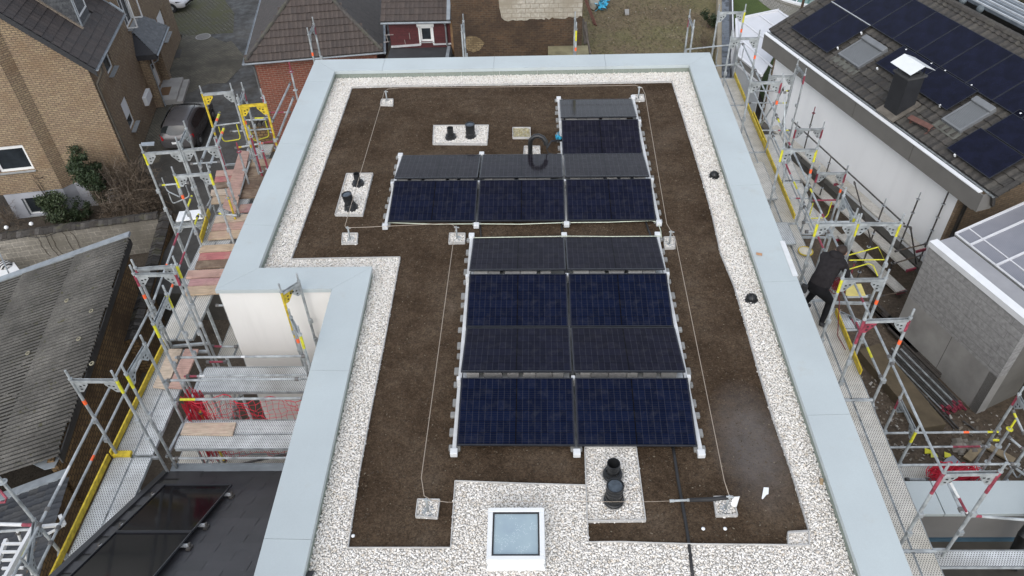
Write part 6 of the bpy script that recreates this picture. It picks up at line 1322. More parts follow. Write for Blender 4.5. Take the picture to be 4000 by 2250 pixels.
# ---------------------------------------------------------------- things lying in the yard
M['steel_old'] = plain('old_steel_tube', (.085, .078, .072), .55, .45, 8, metal=.3)
slp = [at(q2(*a), GR+.34) for a in ((1060, 622), (1180, 578), (1872, 1305), (1645, 1312))]
P_ = [(9.30, 15.40), (9.85, 15.60), (10.62, 12.95), (10.05, 12.70)]
slab_ = MB().prism([at(q2(*a), GR+.30) for a in ((1062, 622), (1250, 560), (1868, 1300), (1650, 1335))], (0, 0, -.30))
tag(slab_.build('concrete_plinth', plain('brown_plinth', (.115, .088, .053), .9, .22, 2.5, bump=.3), None, bevel=.015), 'long flat brown concrete plinth lying along the yard', 'plinth')
bt = thing('tube_stack', 'stack of scaffold tubes and ledgers with red ends against the garage wall', 'tube stack', at(q2(1750, 900), GR), 'scaffold parts stored in the yard')
pa, pb_ = at(q2(1440, 610), GR+.25), at(q2(1960, 1130), GR+.25); dt = (pb_-pa); dt[2] = 0; Lt = np.linalg.norm(dt); dt /= Lt; nt_ = np.array([dt[1], -dt[0], 0]); nt_ = nt_ if nt_[0] > 0 else -nt_
r = np.random.default_rng(71); k_ = 0
for row in range(4):
    for i in range(9-row):
        o2 = pa+nt_*((i-4+row*.5)*.072)+lift(-.20+row*.055)+dt*r.uniform(-.12, .05); e2_ = o2+dt*(Lt+r.uniform(-.1, .15))
        mb = MB(); mb.use(M['steel_old'] if (i*2+row) % 3 else M['galv']); mb.tube(o2, e2_-dt*.1, .026, 6); mb.use(M['red']); mb.tube(e2_-dt*.1, e2_, .034, 6)
        mb.build('ledger_tube', None, bt)
for k, (a, b, lab) in enumerate((((1330, 690), (1940, 1345), 'long dark tube lying loose beside the tube stack, next to the plinth'), ((1355, 665), (1975, 1345), 'second long dark tube beside the tube stack, nearer the garage wall'), ((2015, 1275), (2150, 1370), 'short dark tube on the dirt in front of the garage corner'))):
    tag(MB().tube(at(q2(*a), GR+.04), at(q2(*b), GR+.04), .026, 8).build('loose_tube', M['steel_old']), lab, 'tube', 'loose tubes in the yard')
r = np.random.default_rng(5)
for k in range(9):
    a0 = at(q2(1130+k*35, 180+k*40), GR+.15); d_ = dt*r.uniform(1.6, 2.3); o2 = a0+nt_*r.uniform(-.1, .2)
    tag(MB().obox(o2, d_, nt_*.10, lift(.05)).build('dark_batten', plain('dark_batten%d' % k, sc((.055, .047, .04), r.uniform(.6, 1.4)), .85, .3, 6)), 'dark length of steel or timber piled behind the brown plinth', 'batten', 'dark lengths piled behind the plinth')
# steel decks stored by the white wall
for k, (n_, z_, l0_, l1_) in enumerate(((-.55, .0, -2.5, 5.6), (-1.0, .0, -1.6, 5.9), (-1.5, .0, .4, 6.3))):
    for j, (x0_, x1_) in enumerate(((l0_, (l0_+l1_)/2-.02), ((l0_+l1_)/2, l1_))):
        dk = MB().use(M['deck_dirty']); z0_ = GR+[.95, .55, .12][k]+(.18 if j else 0)
        dk.obox(RH(x0_, n_-.33, z0_), EW*(x1_-x0_), NW*.34, lift(.06)); dk.use(M['red']); dk.obox(RH(x1_+.001, n_-.33, z0_-.01), EW*.05, NW*.34, lift(.08))
        tag(dk.build('steel_deck', None), ['mortar stained steel deck nearest the white wall, %s', 'mortar stained steel deck in the middle of the stair tower base, %s', 'low steel deck farthest from the white wall, %s'][k] % ('nearer end' if j else 'far end'), 'deck', 'steel decks by the white wall')
# rubble and litter
rb = at(q3(1900, 250), GR); litter(900, 6.2, 12.4, 10.6, 14.5, GR+.015, 72, [(.30, .27, .22), (.20, .17, .13), (.12, .09, .06), (.42, .40, .36), (.09, .07, .05)], .03, .10, 'rubble_litter', 'rubble bits and chips on the yard dirt')
for k, (a, b, c_, lab) in enumerate(((1690, 315, (.62, .58, .03), 'yellow plastic scrap on the dirt, leftmost'), (1745, 350, (.62, .60, .10), 'pale yellow plastic scrap on the dirt, middle'), (1870, 350, (.66, .62, .05), 'yellow plastic scrap on the dirt, near the grey board'))):
    p = at(q3(a, b), GR+.05); tag(MB().prism([p+np.array(v) for v in ((-.09, -.06, 0), (.08, -.07, .03), (.1, .05, .0), (-.05, .09, .04))], (0, 0, .006)).build('plastic_scrap', plain('yellow_scrap%d' % k, c_, .6, .1, 9)), lab, 'plastic scrap')
tag(MB().prism([at(q3(*a), GR+.25) for a in ((1820, 425), (1860, 380), (1920, 350), (2000, 425))], (0, 0, .02)).build('grey_board', plain('grey_panel', (.25, .265, .30), .6, .1, 3)), 'bluish grey board lying on the yard dirt behind the red net', 'board')
for k, (a, b, c_, d_) in enumerate(((2050, 385, 2160, 270), (2215, 250, 2480, 400))):
    tag(MB().beam(at(q3(a, b), GR+.1), at(q3(c_, d_), GR+.1), .2, .05).build('timber_plank', plain('tan_timber%d' % k, (.27, .21, .13), .85, .2, 5)), ('short tan plank on the dirt beside the grey board', 'long tan plank on the dirt towards the right edge')[k], 'plank')
m = MB(); r = np.random.default_rng(77)
for k in range(22):
    p = at(q3(r.uniform(1950, 2150), r.uniform(230, 350)), GR+.04); s_ = r.uniform(.05, .17); m.add([p+np.array(v)*s_ for v in ((-1, -.7, 0), (.9, -.8, 0), (1, .7, 0), (-.8, .9, 0), (-.5, -.4, .8), (.6, -.3, .7), (.5, .5, .9), (-.4, .5, .7))], [(0, 1, 5, 4), (1, 2, 6, 5), (2, 3, 7, 6), (3, 0, 4, 7), (4, 5, 6, 7)])
setting(m.build('rubble', islands('rubble_mat', [(.28, .25, .21), (.18, .16, .13), (.38, .36, .33), (.12, .10, .08)], .9, .2, 9)), 'stuff', 'heap of broken rubble on the yard dirt', 'rubble')
# ---------------------------------------------------------------- sunken terrace at the lower right
te = thing('terrace_parapet', 'wide pale blue metal parapet coping of the sunken terrace at the lower right', 'parapet', (7.5, 7.6, 9.2))
tz = 10.0
for x0_, x1_ in ((5.9, 6.99), (7.0, 9.4), (9.41, 13)): MB().box(x0_, x1_-.006, 7.31, 7.97, tz-.08, tz).build('coping', M['coping'], te, bevel=.006)
MB().box(5.0, 13, 7.36, 7.92, GR-.1, tz-.082).build('wall', plain('shaded_terrace_render', (.17, .165, .158), .9, .1, 1.5), te); MB().box(5.6, 13, 7.33, 7.358, 9.05, 9.15).build('blue_base_strip', plain('blue_strip', (.04, .085, .12), .6, .2, 4), te)  # wall render darkened: its shadow is put into the base colour
tfl = MB().box(4.9, 13, 3.0, 7.33, 8.9, 9.05); setting(tfl.build('terrace_floor', plain('terrace_floor', (.075, .066, .052), .7, .3, 2, bump=.3)))
gp = [at(q3(2571, 1080), 9.9), at(q3(2480, 1260), 9.2)]
tag(MB().path([gp[0]+np.array([.5, .4, .6]), gp[0], gp[1], gp[1]+np.array([-.1, -.2, -.1])], .10, 10).build('drain_pipe', M['black'], None, 'auto'), 'thick black pipe at the right edge of the sunken terrace', 'pipe')
eg = thing('eave_gutter', 'blue grey box gutter along the near edge at the bottom right', 'gutter', (6.5, 5.8, 10.5))
MB().box(5.2, 9, 5.55, 5.80, 10.42, 10.50).box(5.2, 9, 5.80, 5.83, 10.42, 10.62).build('trough', M['zinc'], eg)
MB().box(5.2, 9, 5.0, 5.545, 10.3, 10.46).build('eave_board', M['whitegrey'], eg)
for x in (6.1, 7.2): MB().path([(x, 5.56, 10.50), (x, 5.62, 10.54), (x, 5.82, 10.64)], .012, 5).build('gutter_bracket', M['zinc'], eg)
# ---------------------------------------------------------------- scaffolding
ZD = 11.2; ZTOP = 13.15
def scaffold(name, lab, loc): return thing(name, lab, 'scaffold', loc)
def frame(sc_, pa, pb, ztop, marks='', base=None, post_r=.025):
    """H frame: two legs with spigots, channel transom and perforated corner gussets"""
    a = np.array([*pa, 0.]); b = np.array([*pb, 0.]); d = (b-a)/np.linalg.norm(b-a); m = MB(); zb = ztop-2.06
    mk = {'L': [], 'R': []}
    for tok in marks.split():
        mk[tok[0]].append(tok[1:])
    for key, p, s_ in (('L', a, 1), ('R', b, -1)):
        segs = [(0., 2.06, M['galv'])]
        for t_ in mk[key]:
            col = {'y': M['yel_mark'], 'Y': M['ywl'], 'r': M['red'], 'o': M['orange'], 'R': M['red'], 'q': M['red']}[t_[0]]
            lo, hi = {'y': (.03, .32), 'Y': (.0, 1.15), 'r': (.04, .30), 'o': (.50, .60), 'R': (.02, .55), 'q': (.02, .5)}[t_[0]]
            new = []
            for x0_, x1_, c_ in segs:
                if x1_ <= lo or x0_ >= hi: new.append((x0_, x1_, c_)); continue
                if x0_ < lo: new.append((x0_, lo, c_))
                new.append((max(x0_, lo), min(x1_, hi), col))
                if x1_ > hi: new.append((hi, x1_, c_))
            segs = new
        for x0_, x1_, c_ in segs: m.use(c_).tube(p+lift(ztop-x1_), p+lift(ztop-x0_), post_r+(.003 if c_ is M['orange'] else 0), 10, cap=False)
        m.use(M['galv']).tube(p+lift(ztop), p+lift(ztop+.19), .018, 8); m.tube(p+lift(ztop-.01), p+lift(ztop+.012), post_r+.008, 10)
        for z in (1.0, 1.5): m.use(M['galv']).obox(p+lift(ztop-z-.04)-d*.035+np.cross(d, (0, 0, 1))*.0, d*.07, np.cross(d, (0, 0, 1))*.055, lift(.09))
        # gusset plate with hole pattern
        gy = any(t_[0] in 'Y' for t_ in mk[key]); gr = any(t_[0] == 'R' for t_ in mk[key])
        q = p+d*s_*.022+lift(ztop-.085); nn = np.cross(d, (0, 0, 1.))*.006
        m.use(M['ywl'] if gy else M['red'] if gr else M['galv'])
        m.prism([q-nn/2, q+d*s_*.20-nn/2, q+d*s_*.20-lift(.05)-nn/2, q+d*s_*.07-lift(.22)-nn/2, q-lift(.22)-nn/2], nn)
        m.use(M['black']); 
        for hx, hz in ((.055, .07), (.12, .05), (.05, .14)): m.obox(q+d*s_*hx-lift(hz)-nn*.75, d*s_*.035, nn*1.5, -lift(.03))
        if base is not None:
            m.use(M['galv']).tube(p+lift(base), p+lift(zb), post_r, 8, cap=False)
            z = zb-2.0
            while z > base: m.use(M['galv_dark']).tube(p+lift(z-.02), p+lift(z+.02), post_r+.012, 8); z -= 2.0
    allY = any(t_[0] == 'Y' for t_ in mk['L']) and any(t_[0] == 'Y' for t_ in mk['R'])
    m.use(M['ywl'] if allY else M['galv'])
    nn = np.cross(d, (0, 0, 1.))
    for s_ in (-1, 1): m.beam(a+lift(ztop-.045)+nn*s_*.022+d*.02, b+lift(ztop-.045)+nn*s_*.022-d*.02, .008, .055)
    m.beam(a+lift(ztop-.066)+d*.02, b+lift(ztop-.066)-d*.02, .044, .008)
    # base transom
    if base is not None or True: m.use(M['galv']).beam(a+lift(zb+.03)+d*.02, b+lift(zb+.03)-d*.02, .045, .05)
    return m.build('frame', None, sc_, 'auto')
def rail(sc_, p, q, r_=.021, marks=(), mat='galv', name='guard_rail', clamps=True):
    p = np.array(p, float); q = np.array(q, float); m = MB(); d = q-p; L_ = np.linalg.norm(d); cuts = [(0., 1., M[mat])]
    for lo, hi, c_ in marks:
        new = []
        for a, b, k in cuts:
            if b <= lo or a >= hi: new.append((a, b, k)); continue
            if a < lo: new.append((a, lo, k))
            new.append((max(a, lo), min(b, hi), M[c_]))
            if b > hi: new.append((hi, b, k))
        cuts = new
    for a, b, k in cuts: m.use(k).tube(p+d*a, p+d*b, r_, 8)
    if clamps:
        for f_ in (.03, .97): m.use(M['galv_dark']).tube(p+d*f_-d/L_*.03, p+d*f_+d/L_*.03, r_+.014, 8)
    return m.build(name, None, sc_, 'auto')
def deckp(sc_, x0, x1, y0, y1, z, mat='deck', along='y', name='deck'):
    """steel deck plank: perforated top with raised side rails and hook ends"""
    m = MB(); m.use(M[mat]).box(x0+.012, x1-.012, y0+.02, y1-.02, z-.055, z-.006)
    m.use(M['galv'])
    if along == 'y':
        m.box(x0, x0+.011, y0+.02, y1-.02, z-.06, z); m.box(x1-.011, x1, y0+.02, y1-.02, z-.06, z)
        for y in (y0, y1-.02): m.box(x0+.03, x1-.03, y, y+.019, z-.045, z-.005)
    else:
        m.box(x0+.02, x1-.02, y0, y0+.011, z-.06, z); m.box(x0+.02, x1-.02, y1-.011, y1, z-.06, z)
        for x in (x0, x1-.02): m.box(x, x+.019, y0+.03, y1-.03, z-.045, z-.005)
    return m.build(name, None, sc_)
def toe(sc_, p, q, z=ZD, h=.125):
    return MB().beam(np.array([*p, z+h/2]), np.array([*q, z+h/2]), .028, h).build('toe_board', M['ywl'], sc_)
def hoop(sc_, p0, p1, drop, col='yel_mark'):
    p0 = np.array(p0, float); p1 = np.array(p1, float); d = p1-p0; dn_ = np.array([0, 0, -drop])
    pts = [p0, p0+dn_*.75, p0+dn_*.93+d*.04, p0+dn_+d*.14, p1+dn_-d*.14, p1+dn_*.93-d*.04, p1+dn_*.75, p1]
    return MB().path(pts, .014, 8).build('guard_hoop', M[col], sc_, 'auto')
def standard(sc_, p, z0, z1, step=.5, mat='steel_old', top_mat=None, name='rosette_standard'):
    p = np.array([*p, 0.]); m = MB(); m.use(M[mat]).tube(p+lift(z0), p+lift(z1-.22), .024, 8); m.use(M[top_mat or mat]).tube(p+lift(z1-.22), p+lift(z1), .018, 8)
    z = z1-.25
    while z > z0: m.use(M[top_mat] if (top_mat and z > z1-.3) else M['galv']).lathe(p+lift(z), [(.03, -.006), (.06, -.004), (.06, .004), (.03, .006)], 10); z -= step
    return m.build(name, None, sc_, 'auto')
# ------------------------------- left scaffold
LS = scaffold('scaffold', 'galvanised scaffold with yellow toe boards down the left side of the flat roofed building', (-6.8, 8, -1))
B0 = -1.0
frame(LS, (-7.08, 7.75), (-6.37, 7.74), ZTOP, 'Lo Ry', B0)
frame(LS, (-6.25, 7.84), (-6.20, 8.48), ZTOP, 'Ly', B0)
frame(LS, (-6.22, 8.93), (-6.25, 9.65), ZTOP, 'Ly Ry', B0)
frame(LS, (-7.05, 10.34), (-6.34, 10.42), ZTOP, 'Lr Ry', B0); frame(LS, (-7.02, 10.19), (-6.29, 10.20), ZTOP-.0, 'Lr Lo Rr', B0)
frame(LS, (-7.33, 13.26), (-6.63, 13.34), ZTOP, 'Ly Lo Ry', B0)
frame(LS, (-8.30, 14.13), (-7.54, 14.21), ZTOP, 'Ly', B0); frame(LS, (-7.50, 14.23), (-6.78, 14.36), ZTOP, '', B0)
frame(LS, (-7.63, 14.40), (-7.68, 15.08), ZTOP, '', B0)
frame(LS, (-7.83, 16.70), (-7.13, 16.80), ZTOP, 'LY', B0); frame(LS, (-6.78, 16.11), (-6.18, 16.19), ZTOP, 'LY RY', B0)
frame(LS, (-6.81, 16.26), (-6.87, 16.83), ZTOP, 'Rr Lo', B0); frame(LS, (-8.35, 14.28), (-7.67, 14.33), 11.15, '', B0)
frame(LS, (-7.24, 5.95), (-7.0, 5.25), ZTOP-1.0, '', B0)
standard(LS, (-7.24, 5.95), B0, 13.35, 2.0, 'galv', name='standard'); standard(LS, (-7.24, 4.6), B0, 13.2, 2.0, 'galv', name='standard')
for z, x in ((12.2, -7.08), (11.7, -7.13)):
    rail(LS, (x, 2.0, z), (x, 5.95, z)); rail(LS, (x, 5.95, z), (x-.0, 10.35, z), marks=((.30, .325, 'orange'),) if z < 12 else ((.12, .2, 'whitegrey'),)); rail(LS, (x, 10.35, z), (-7.45, 13.85, z), marks=((.88, 1., 'yel_mark'), (.5, .62, 'red'), (.3, .34, 'orange')))
for a, b in (((590, 780), (770, 300)), ((670, 830), (815, 440))): rail(LS, at(zA(*a), 12.2), at(zA(*b), 12.2), .03, marks=((.86, 1., 'yel_mark'), (.8, .86, 'orange')), mat='galv')
for a, b in (((1280, 390), (1460, 10)), ((1330, 560), (1490, 150))): rail(LS, at(zA(*a), 12.2), at(zA(*b), 12.2), .026)
rail(LS, at(zA(705, 430), 12.2), at(zA(985, 395), 12.2)); rail(LS, at(zA(985, 375), 12.2), at(zA(1240, 365), 12.2)); rail(LS, at(zA(870, 485), 12.0), at(zA(1300, 455), 12.0)); rail(LS, at(zA(1095, 355), 12.0), at(zA(1270, 350), 12.0), mat='galv', marks=((.0, .6, 'yel_mark'),)); rail(LS, at(zA(1250, 300), 12.0), at(zA(1460, 295), 12.0), marks=((.0, .7, 'red'),))
rail(LS, at(zA(920, 645), 11.7), at(zA(1320, 575), 11.9), .024, marks=((.0, .17, 'ywl'), (.6, .68, 'orange'), (.7, .95, 'red')))
rail(LS, at(zA(490, 800), 12.2), at(zA(770, 780), 12.2)); rail(LS, at(zA(185, 1010), 12.2), at(zA(470, 985), 12.2), marks=((.0, .2, 'yel_mark'),)); rail(LS, at(zA(745, 1282), 11.5), at(zA(960, 1305), 11.5), marks=((.0, .3, 'yel_mark'),))
rail(LS, at(zA(955, 1130), 11.3), at(zA(1070, 760), 11.3)); rail(LS, at(zA(640, 1230), 11.25), at(zA(690, 1130), 11.25))
hoop(LS, at(zA(760, 440), 12.2), at(zA(935, 415), 12.2), .42); hoop(LS, at(zA(1055, 425), 12.1), at(zA(1215, 380), 12.1), .45); hoop(LS, at(zA(205, 935), 12.3)+lift(0), at(zA(345, 1000), 12.3), .36, 'galv'); hoop(LS, at(zA(270, 1085), 12.0), at(zA(440, 1010), 12.1), .30, 'galv')
standard(LS, at(zA(1120, 690), 11.9)[:2], B0, 12.6, .5, 'red', 'galv'); standard(LS, at(zA(965, 700), 12.1)[:2], B0, 12.4, .5, 'galv', 'red'); standard(LS, at(zA(1195, 690), 12.1)[:2], B0, 12.4, .5, 'red', 'galv'); standard(LS, at(zA(860, 1150), 11.8)[:2], B0, 12.1, .5, 'ywl', 'galv'); standard(LS, at(zA(1195, 170), 12.3)[:2], B0, 12.6, .5, 'red', 'galv'); standard(LS, (-5.98, 17.9), B0, 13.3, .5, 'galv', 'red')
standard(LS, at(zA(735, 560), 12.0)[:2], B0, 12.0, .5, 'red')
# decks along the building
for y0_, y1_ in ((2.2, 4.7), (4.72, 7.70), (7.74, 10.18)): deckp(LS, -7.12, -6.80, y0_, y1_, ZD); deckp(LS, -6.79, -6.47, y0_, y1_, ZD-.0)
deckp(LS, -7.30, -6.98, 10.45, 12.0, ZD, 'deck_dirty'); deckp(LS, -6.97, -6.65, 10.45, 12.0, ZD, 'deck_dirty')
deckp(LS, -7.42, -7.10, 12.05, 17.4, ZD-.01, 'deck'); deckp(LS, -7.09, -6.77, 12.05, 17.4, ZD-.01, 'deck')
deckp(LS, -6.36, -6.04, 10.55, 12.9, ZD-.6, 'deck_dirty'); deckp(LS, -6.36, -6.04, 9.0, 10.5, ZD-1.4, 'deck_dirty'); deckp(LS, -6.02, -5.86, 10.55, 12.9, ZD-.6, 'deck_dirty')
for y0_ in (9.11, 9.42): deckp(LS, -6.18, -3.72, y0_, y0_+.31, ZD, 'deck', 'x')
for y0_ in (7.86, 8.17): deckp(LS, -6.15, -3.72, y0_, y0_+.31, ZD, 'deck', 'x')
for y0_ in (8.55, 8.87, 9.19): deckp(LS, -6.5, -3.75, y0_, y0_+.31, ZD-2, 'deck_dirty', 'x')
for y0_ in (7.2, 8.4, 9.6): deckp(LS, -7.1, -6.52, y0_, y0_+1.15, ZD-2, 'deck_dirty')
toe(LS, (-7.17, 2.0), (-7.17, 7.68)); toe(LS, (-7.15, 7.72), (-7.13, 10.35)); toe(LS, (-7.53, 14.51), (-7.40, 13.45), ZD, .17)
MB().box(-7.13, -6.83, 7.70, 7.80, ZD-.02, ZD+.05).build('end_toe_board', M['ywl'], LS)
# rails in the notch
rail(LS, (-6.20, 9.05, 12.2), (-3.9, 9.06, 12.2), marks=((.5, .53, 'whitegrey'),)); rail(LS, (-6.20, 9.06, 11.7), (-3.9, 9.07, 11.7), marks=((.12, .16, 'whitegrey'), (0, .1, 'red'))); rail(LS, (-6.20, 8.53, 12.2), (-3.9, 8.54, 12.2)); rail(LS, (-6.20, 8.53, 11.7), (-3.9, 8.54, 11.7), .024, marks=((.03, .16, 'yel_mark'),))
rail(LS, (-6.2, 9.9, 11.15), (-5.85, 9.9, 11.15), mat='red'); rail(LS, (-6.35, 10.5, 10.95), (-5.86, 10.48, 10.95), marks=((0., .4, 'red'),)); rail(LS, (-6.4, 11.3, 11.3), (-5.87, 11.3, 11.3), marks=((.5, .9, 'yel_mark'),)); rail(LS, (-6.3, 7.8, 11.05), (-6.1, 9.8, 11.05), .024)
rail(LS, (-6.2, 7.80, 11.02), (-3.75, 7.80, 11.02), .022); rail(LS, (-6.1, 8.3, 9.9), (-3.75, 8.35, 10.6), .022, mat='galv_dark'); rail(LS, (-6.2, 7.85, 9.6), (-3.75, 7.85, 9.6), .022, marks=((.1, .25, 'ywl'),))
rail(LS, (-6.15, 9.0, 9.2), (-5.9, 8.6, 11.3), .024, mat='ywl'); rail(LS, (-6.3, 9.8, 9.0), (-5.6, 9.7, 11.1), .022, mat='galv')
frame(LS, (-3.78, 8.75), (-4.02, 9.15), ZTOP-.1, 'Ly Ro', B0); 
f3 = [at(q, 12.75) for q in (l6(1830, 0), l6(1905, 330))]
frame(LS, (-4.45, 10.05), (-4.20, 10.33), ZTOP-.35, 'LY', B0)
# bracket and ladder at the lower left
br_ = MB(); p = at(l7(345, 1000), 11.6); q = at(l7(590, 980), 11.6)
br_.beam(p, q, .045, .045).beam(p-lift(.25), q, .03, .03).beam(q, q+lift(.14)+np.array([-.05, .08, 0]), .05, .05); br_.build('console_bracket', M['whitegrey'], LS)
ld = MB().use(M['whitegrey']); a0, a1 = at(l7(305, 1010), 11.75), at(l7(50, 1470), 11.75); b0_, b1_ = at(l7(60, 1090), 11.2), at(l7(-90, 1500), 11.2)
ld.beam(a0, a1, .05, .09).beam(b0_+np.array([-.05, 0, -.1]), b1_, .05, .07)
for k in range(7): ld.beam(at(l7(20, 1155+k*75), 11.4), at(l7(245-k*10, 1155+k*73), 11.4), .035, .035)
ld.use(M['yel_mark']).beam(a0+np.array([.03, .0, -.06]), a0*.45+a1*.55+np.array([.03, 0, -.06]), .02, .06)
ld.build('access_ladder', None, LS)
rail(LS, at(l7(-30, 975), 11.8), at(l7(330, 985), 11.8), .028, mat='whitegrey', marks=((.65, .95, 'red'),)); rail(LS, at(l7(-30, 1045), 11.7), at(l7(330, 1020), 11.7), .022); rail(LS, at(l7(160, 1040), 11.7), at(l7(300, 1449), 9.9), .022, mat='whitegrey')
MB().path([at(l7(-10, 660), 12.6), at(l7(60, 740), 12.5), at(l7(45, 775), 12.45), at(l7(-30, 780), 12.45)], .018, 8).build('guard_hoop', M['red'], LS, 'auto')
ss = MB(); P_ = [at(l5(*a), 11.22) for a in ((1640, 655), (1830, 635), (1852, 712), (1608, 742))]; 
tag(MB().prism(P_, (0, 0, .03)).build('white_board', M['white']), 'white board lying on the low scaffold platform above the boundary wall', 'board')
P_ = [at(zA(*a), 13.25) for a in ((5, 600), (135, 590), (130, 622), (8, 628))]
MB().prism(P_, (0, 0, .02)).build('guard_plate', M['zinc'], LS)
# ------------------------------- loose timber on the left scaffold
BC = {'pink': (.45, .285, .235), 'red': (.42, .15, .145), 'tan': (.47, .355, .245), 'brown': (.17, .115, .08), 'dark': (.10, .07, .05), 'pale': (.52, .42, .32), 'rose': (.42, .235, .225)}
def woodmat(name, c):
    t = NT(name); co = t.coord('Object', (3, 22, 3)); n = t.noise(co, 1.4, 6, .65); n2 = t.noise(t.coord('Object'), 2.2, 5, .7)
    cc = t.ramp(n, [(.3, sc(c, .68)), (.55, c), (.75, sc(c, 1.25))]); cc = t.mix(t.ramp(n2, [(.52, (0, 0, 0)), (.7, (.75, .75, .75))]), cc, sc(c, .42)); n3 = t.noise(t.coord('Object', (1, 1, 1), (0, 0, 0), (7, 3, 0)), 1.7, 5, .7); cc = t.mix(t.ramp(n3, [(.5, (0, 0, 0)), (.68, (.5, .5, .5))]), cc, (.46, .36, .25) if c[0] > c[2]*1.6 and c[1] < .3 else (.40, .22, .19)); t.base(cc); t.set(Roughness=.85); t.bump(n, .3, .01); return t.m
for k, c in BC.items(): M['wood_'+k] = woodmat('board_'+k, c)
def board(px, reg, z, col, lab, h=.04, grp='loose boards on the left scaffold'):
    P_ = [at(reg(*a), z) for a in px]
    return tag(MB().prism(P_, (0, 0, -h)).build('scaffold_board', M['wood_'+col], None, bevel=.004), lab, 'board', grp)
zt0 = ZD+.055
RX = 2230
bl = [(1690, 1405, 1330, 'tan', 'tan board with brown stains, nearest to the parapet notch corner'), (1715, 1325, 1262, 'rose', 'rose pink board, second from the parapet notch corner'), (1695, 1252, 1182, 'pink', 'pink board with a knot, third from the notch corner'), (1775, 1165, 1095, 'brown', 'brown weathered board between the pink and red boards'), (1805, 1090, 1025, 'red', 'bright red stained board across the left scaffold'), (1815, 1018, 955, 'tan', 'tan board with grey streaks beside the red board'),
      (1895, 900, 830, 'tan', 'tan board with dark wet patch by the yellow end board'), (1925, 822, 756, 'pink', 'pinkish tan board just past the dark patched one'), (1950, 748, 690, 'pale', 'pale board in front of the narrow perforated deck gap')]
for x0_, yb_, yt_, c_, lab in bl:
    board([(x0_, yb_), (RX+60, yb_-28), (RX+85, yt_-28), (x0_+22, yt_)], l5, zt0+.0, c_, lab)
for x0_, yb_, yt_, c_, lab, x1_ in ((1925, 572, 512, 'tan', 'short tan board beside the long diagonal plank, nearest', 2060), (1918, 500, 446, 'pale', 'short pale board beside the long diagonal plank, second', 2075), (1950, 432, 382, 'brown', 'short brownish board beside the long diagonal plank, third', 2090), (1955, 375, 330, 'red', 'short red stained board beside the long diagonal plank', 2110), (1965, 322, 272, 'pink', 'short pink board beside the long plank, farthest', 2120)):
    board([(x0_, yb_), (x1_, yb_-12), (x1_+15, yt_-12), (x0_+10, yt_)], l5, zt0, c_, lab)
board([(2030, 605), (2150, 655), (2278, 95), (2185, 85)], l5, zt0+.07, 'pink', 'long pinkish plank lying diagonally along the left scaffold, topmost')
for k, (yb_, yt_, c_, lab) in enumerate(((650, 580, 'rose', 'rose board close to the left coping below the bracket'), (520, 440, 'brown', 'brown plywood board near the left coping, third from the back'), (435, 330, 'brown', 'brown plywood board near the left coping, second from the back'), (325, 240, 'brown', 'red brown plywood board near the left coping, rearmost'), (235, 170, 'tan', 'ochre board at the far end of the left scaffold'))):
    board([(2165+k*20, yb_), (2330+k*38, yb_-10), (2360+k*38, yt_-10), (2195+k*22, yt_)], l5, zt0-.02, c_, lab)
MB0 = [at(l5(*a), zt0+.02) for a in ((2340, 135), (2470, 125), (2500, 45), (2370, 50))]
tag(MB().use(M['deck_dirty']).prism(MB0, (0, 0, .05)).build('hatch_deck', None), 'mortar stained perforated hatch deck at the far left corner of the scaffold', 'deck')
board([(1545, 612), (1665, 612), (1520, 975), (1395, 958)], l6, ZD+.05, 'pale', 'pale stained board on the left deck beside the yellow toe board'); board([(1690, 612), (1812, 615), (1660, 972), (1535, 965)], l6, ZD+.05, 'pink', 'pink board with knots on the left deck, next to the pale one')
board([(1690, 1290), (2155, 1285), (2120, 1400), (1645, 1392)], l6, ZD+.05, 'pale', 'pale double board lying on the front cross deck in the notch')
# ------------------------------- red nets in the notch
def net(name, lab, x0, x1, y, z0, z1, nx, nz, seed, sag=.06):
    r = np.random.default_rng(seed); m = MB(); G_ = {}
    for i in range(nx+1):
        for j in range(nz+1): G_[i, j] = np.array([x0+(x1-x0)*i/nx+r.normal(0, .012), y+sag*math.sin(i*.7+j*.5)+r.normal(0, .015), z0+(z1-z0)*j/nz-sag*.8*math.sin(math.pi*i/nx*3)**2+r.normal(0, .01)])
    for i in range(nx+1): m.path([G_[i, j] for j in range(nz+1)], .0045, 3)
    for j in range(nz+1): m.path([G_[i, j] for i in range(nx+1)], .0045 if j < nz else .008, 3)
    return tag(m.build(name, M['net'], None, uv=False), lab, 'net')
net('safety_net', 'red safety net hanging from the tube between the two cross decks in the notch', -6.12, -3.9, 8.55, 10.1, 11.69, 24, 17, 1)
net('safety_net', 'sagging red safety net below the front cross deck by the dark roof gutter', -6.0, -3.8, 7.95, 9.2, 10.4, 24, 12, 2, .14)
r = np.random.default_rng(6); m = MB()
for k in range(60): 
    p = np.array([-6.14+r.uniform(0, .28), 8.5+r.uniform(-.05, .4), 10.0]); m.path([p+lift(1.6)-np.array([0, .1*0, 0]), p+r.normal(0, .05, 3)+lift(.9), p+r.normal(0, .06, 3)], .007, 3)
tag(m.build('net_edge', M['net'], None, uv=False), 'gathered dense red edge of the safety net at the left post', 'net')
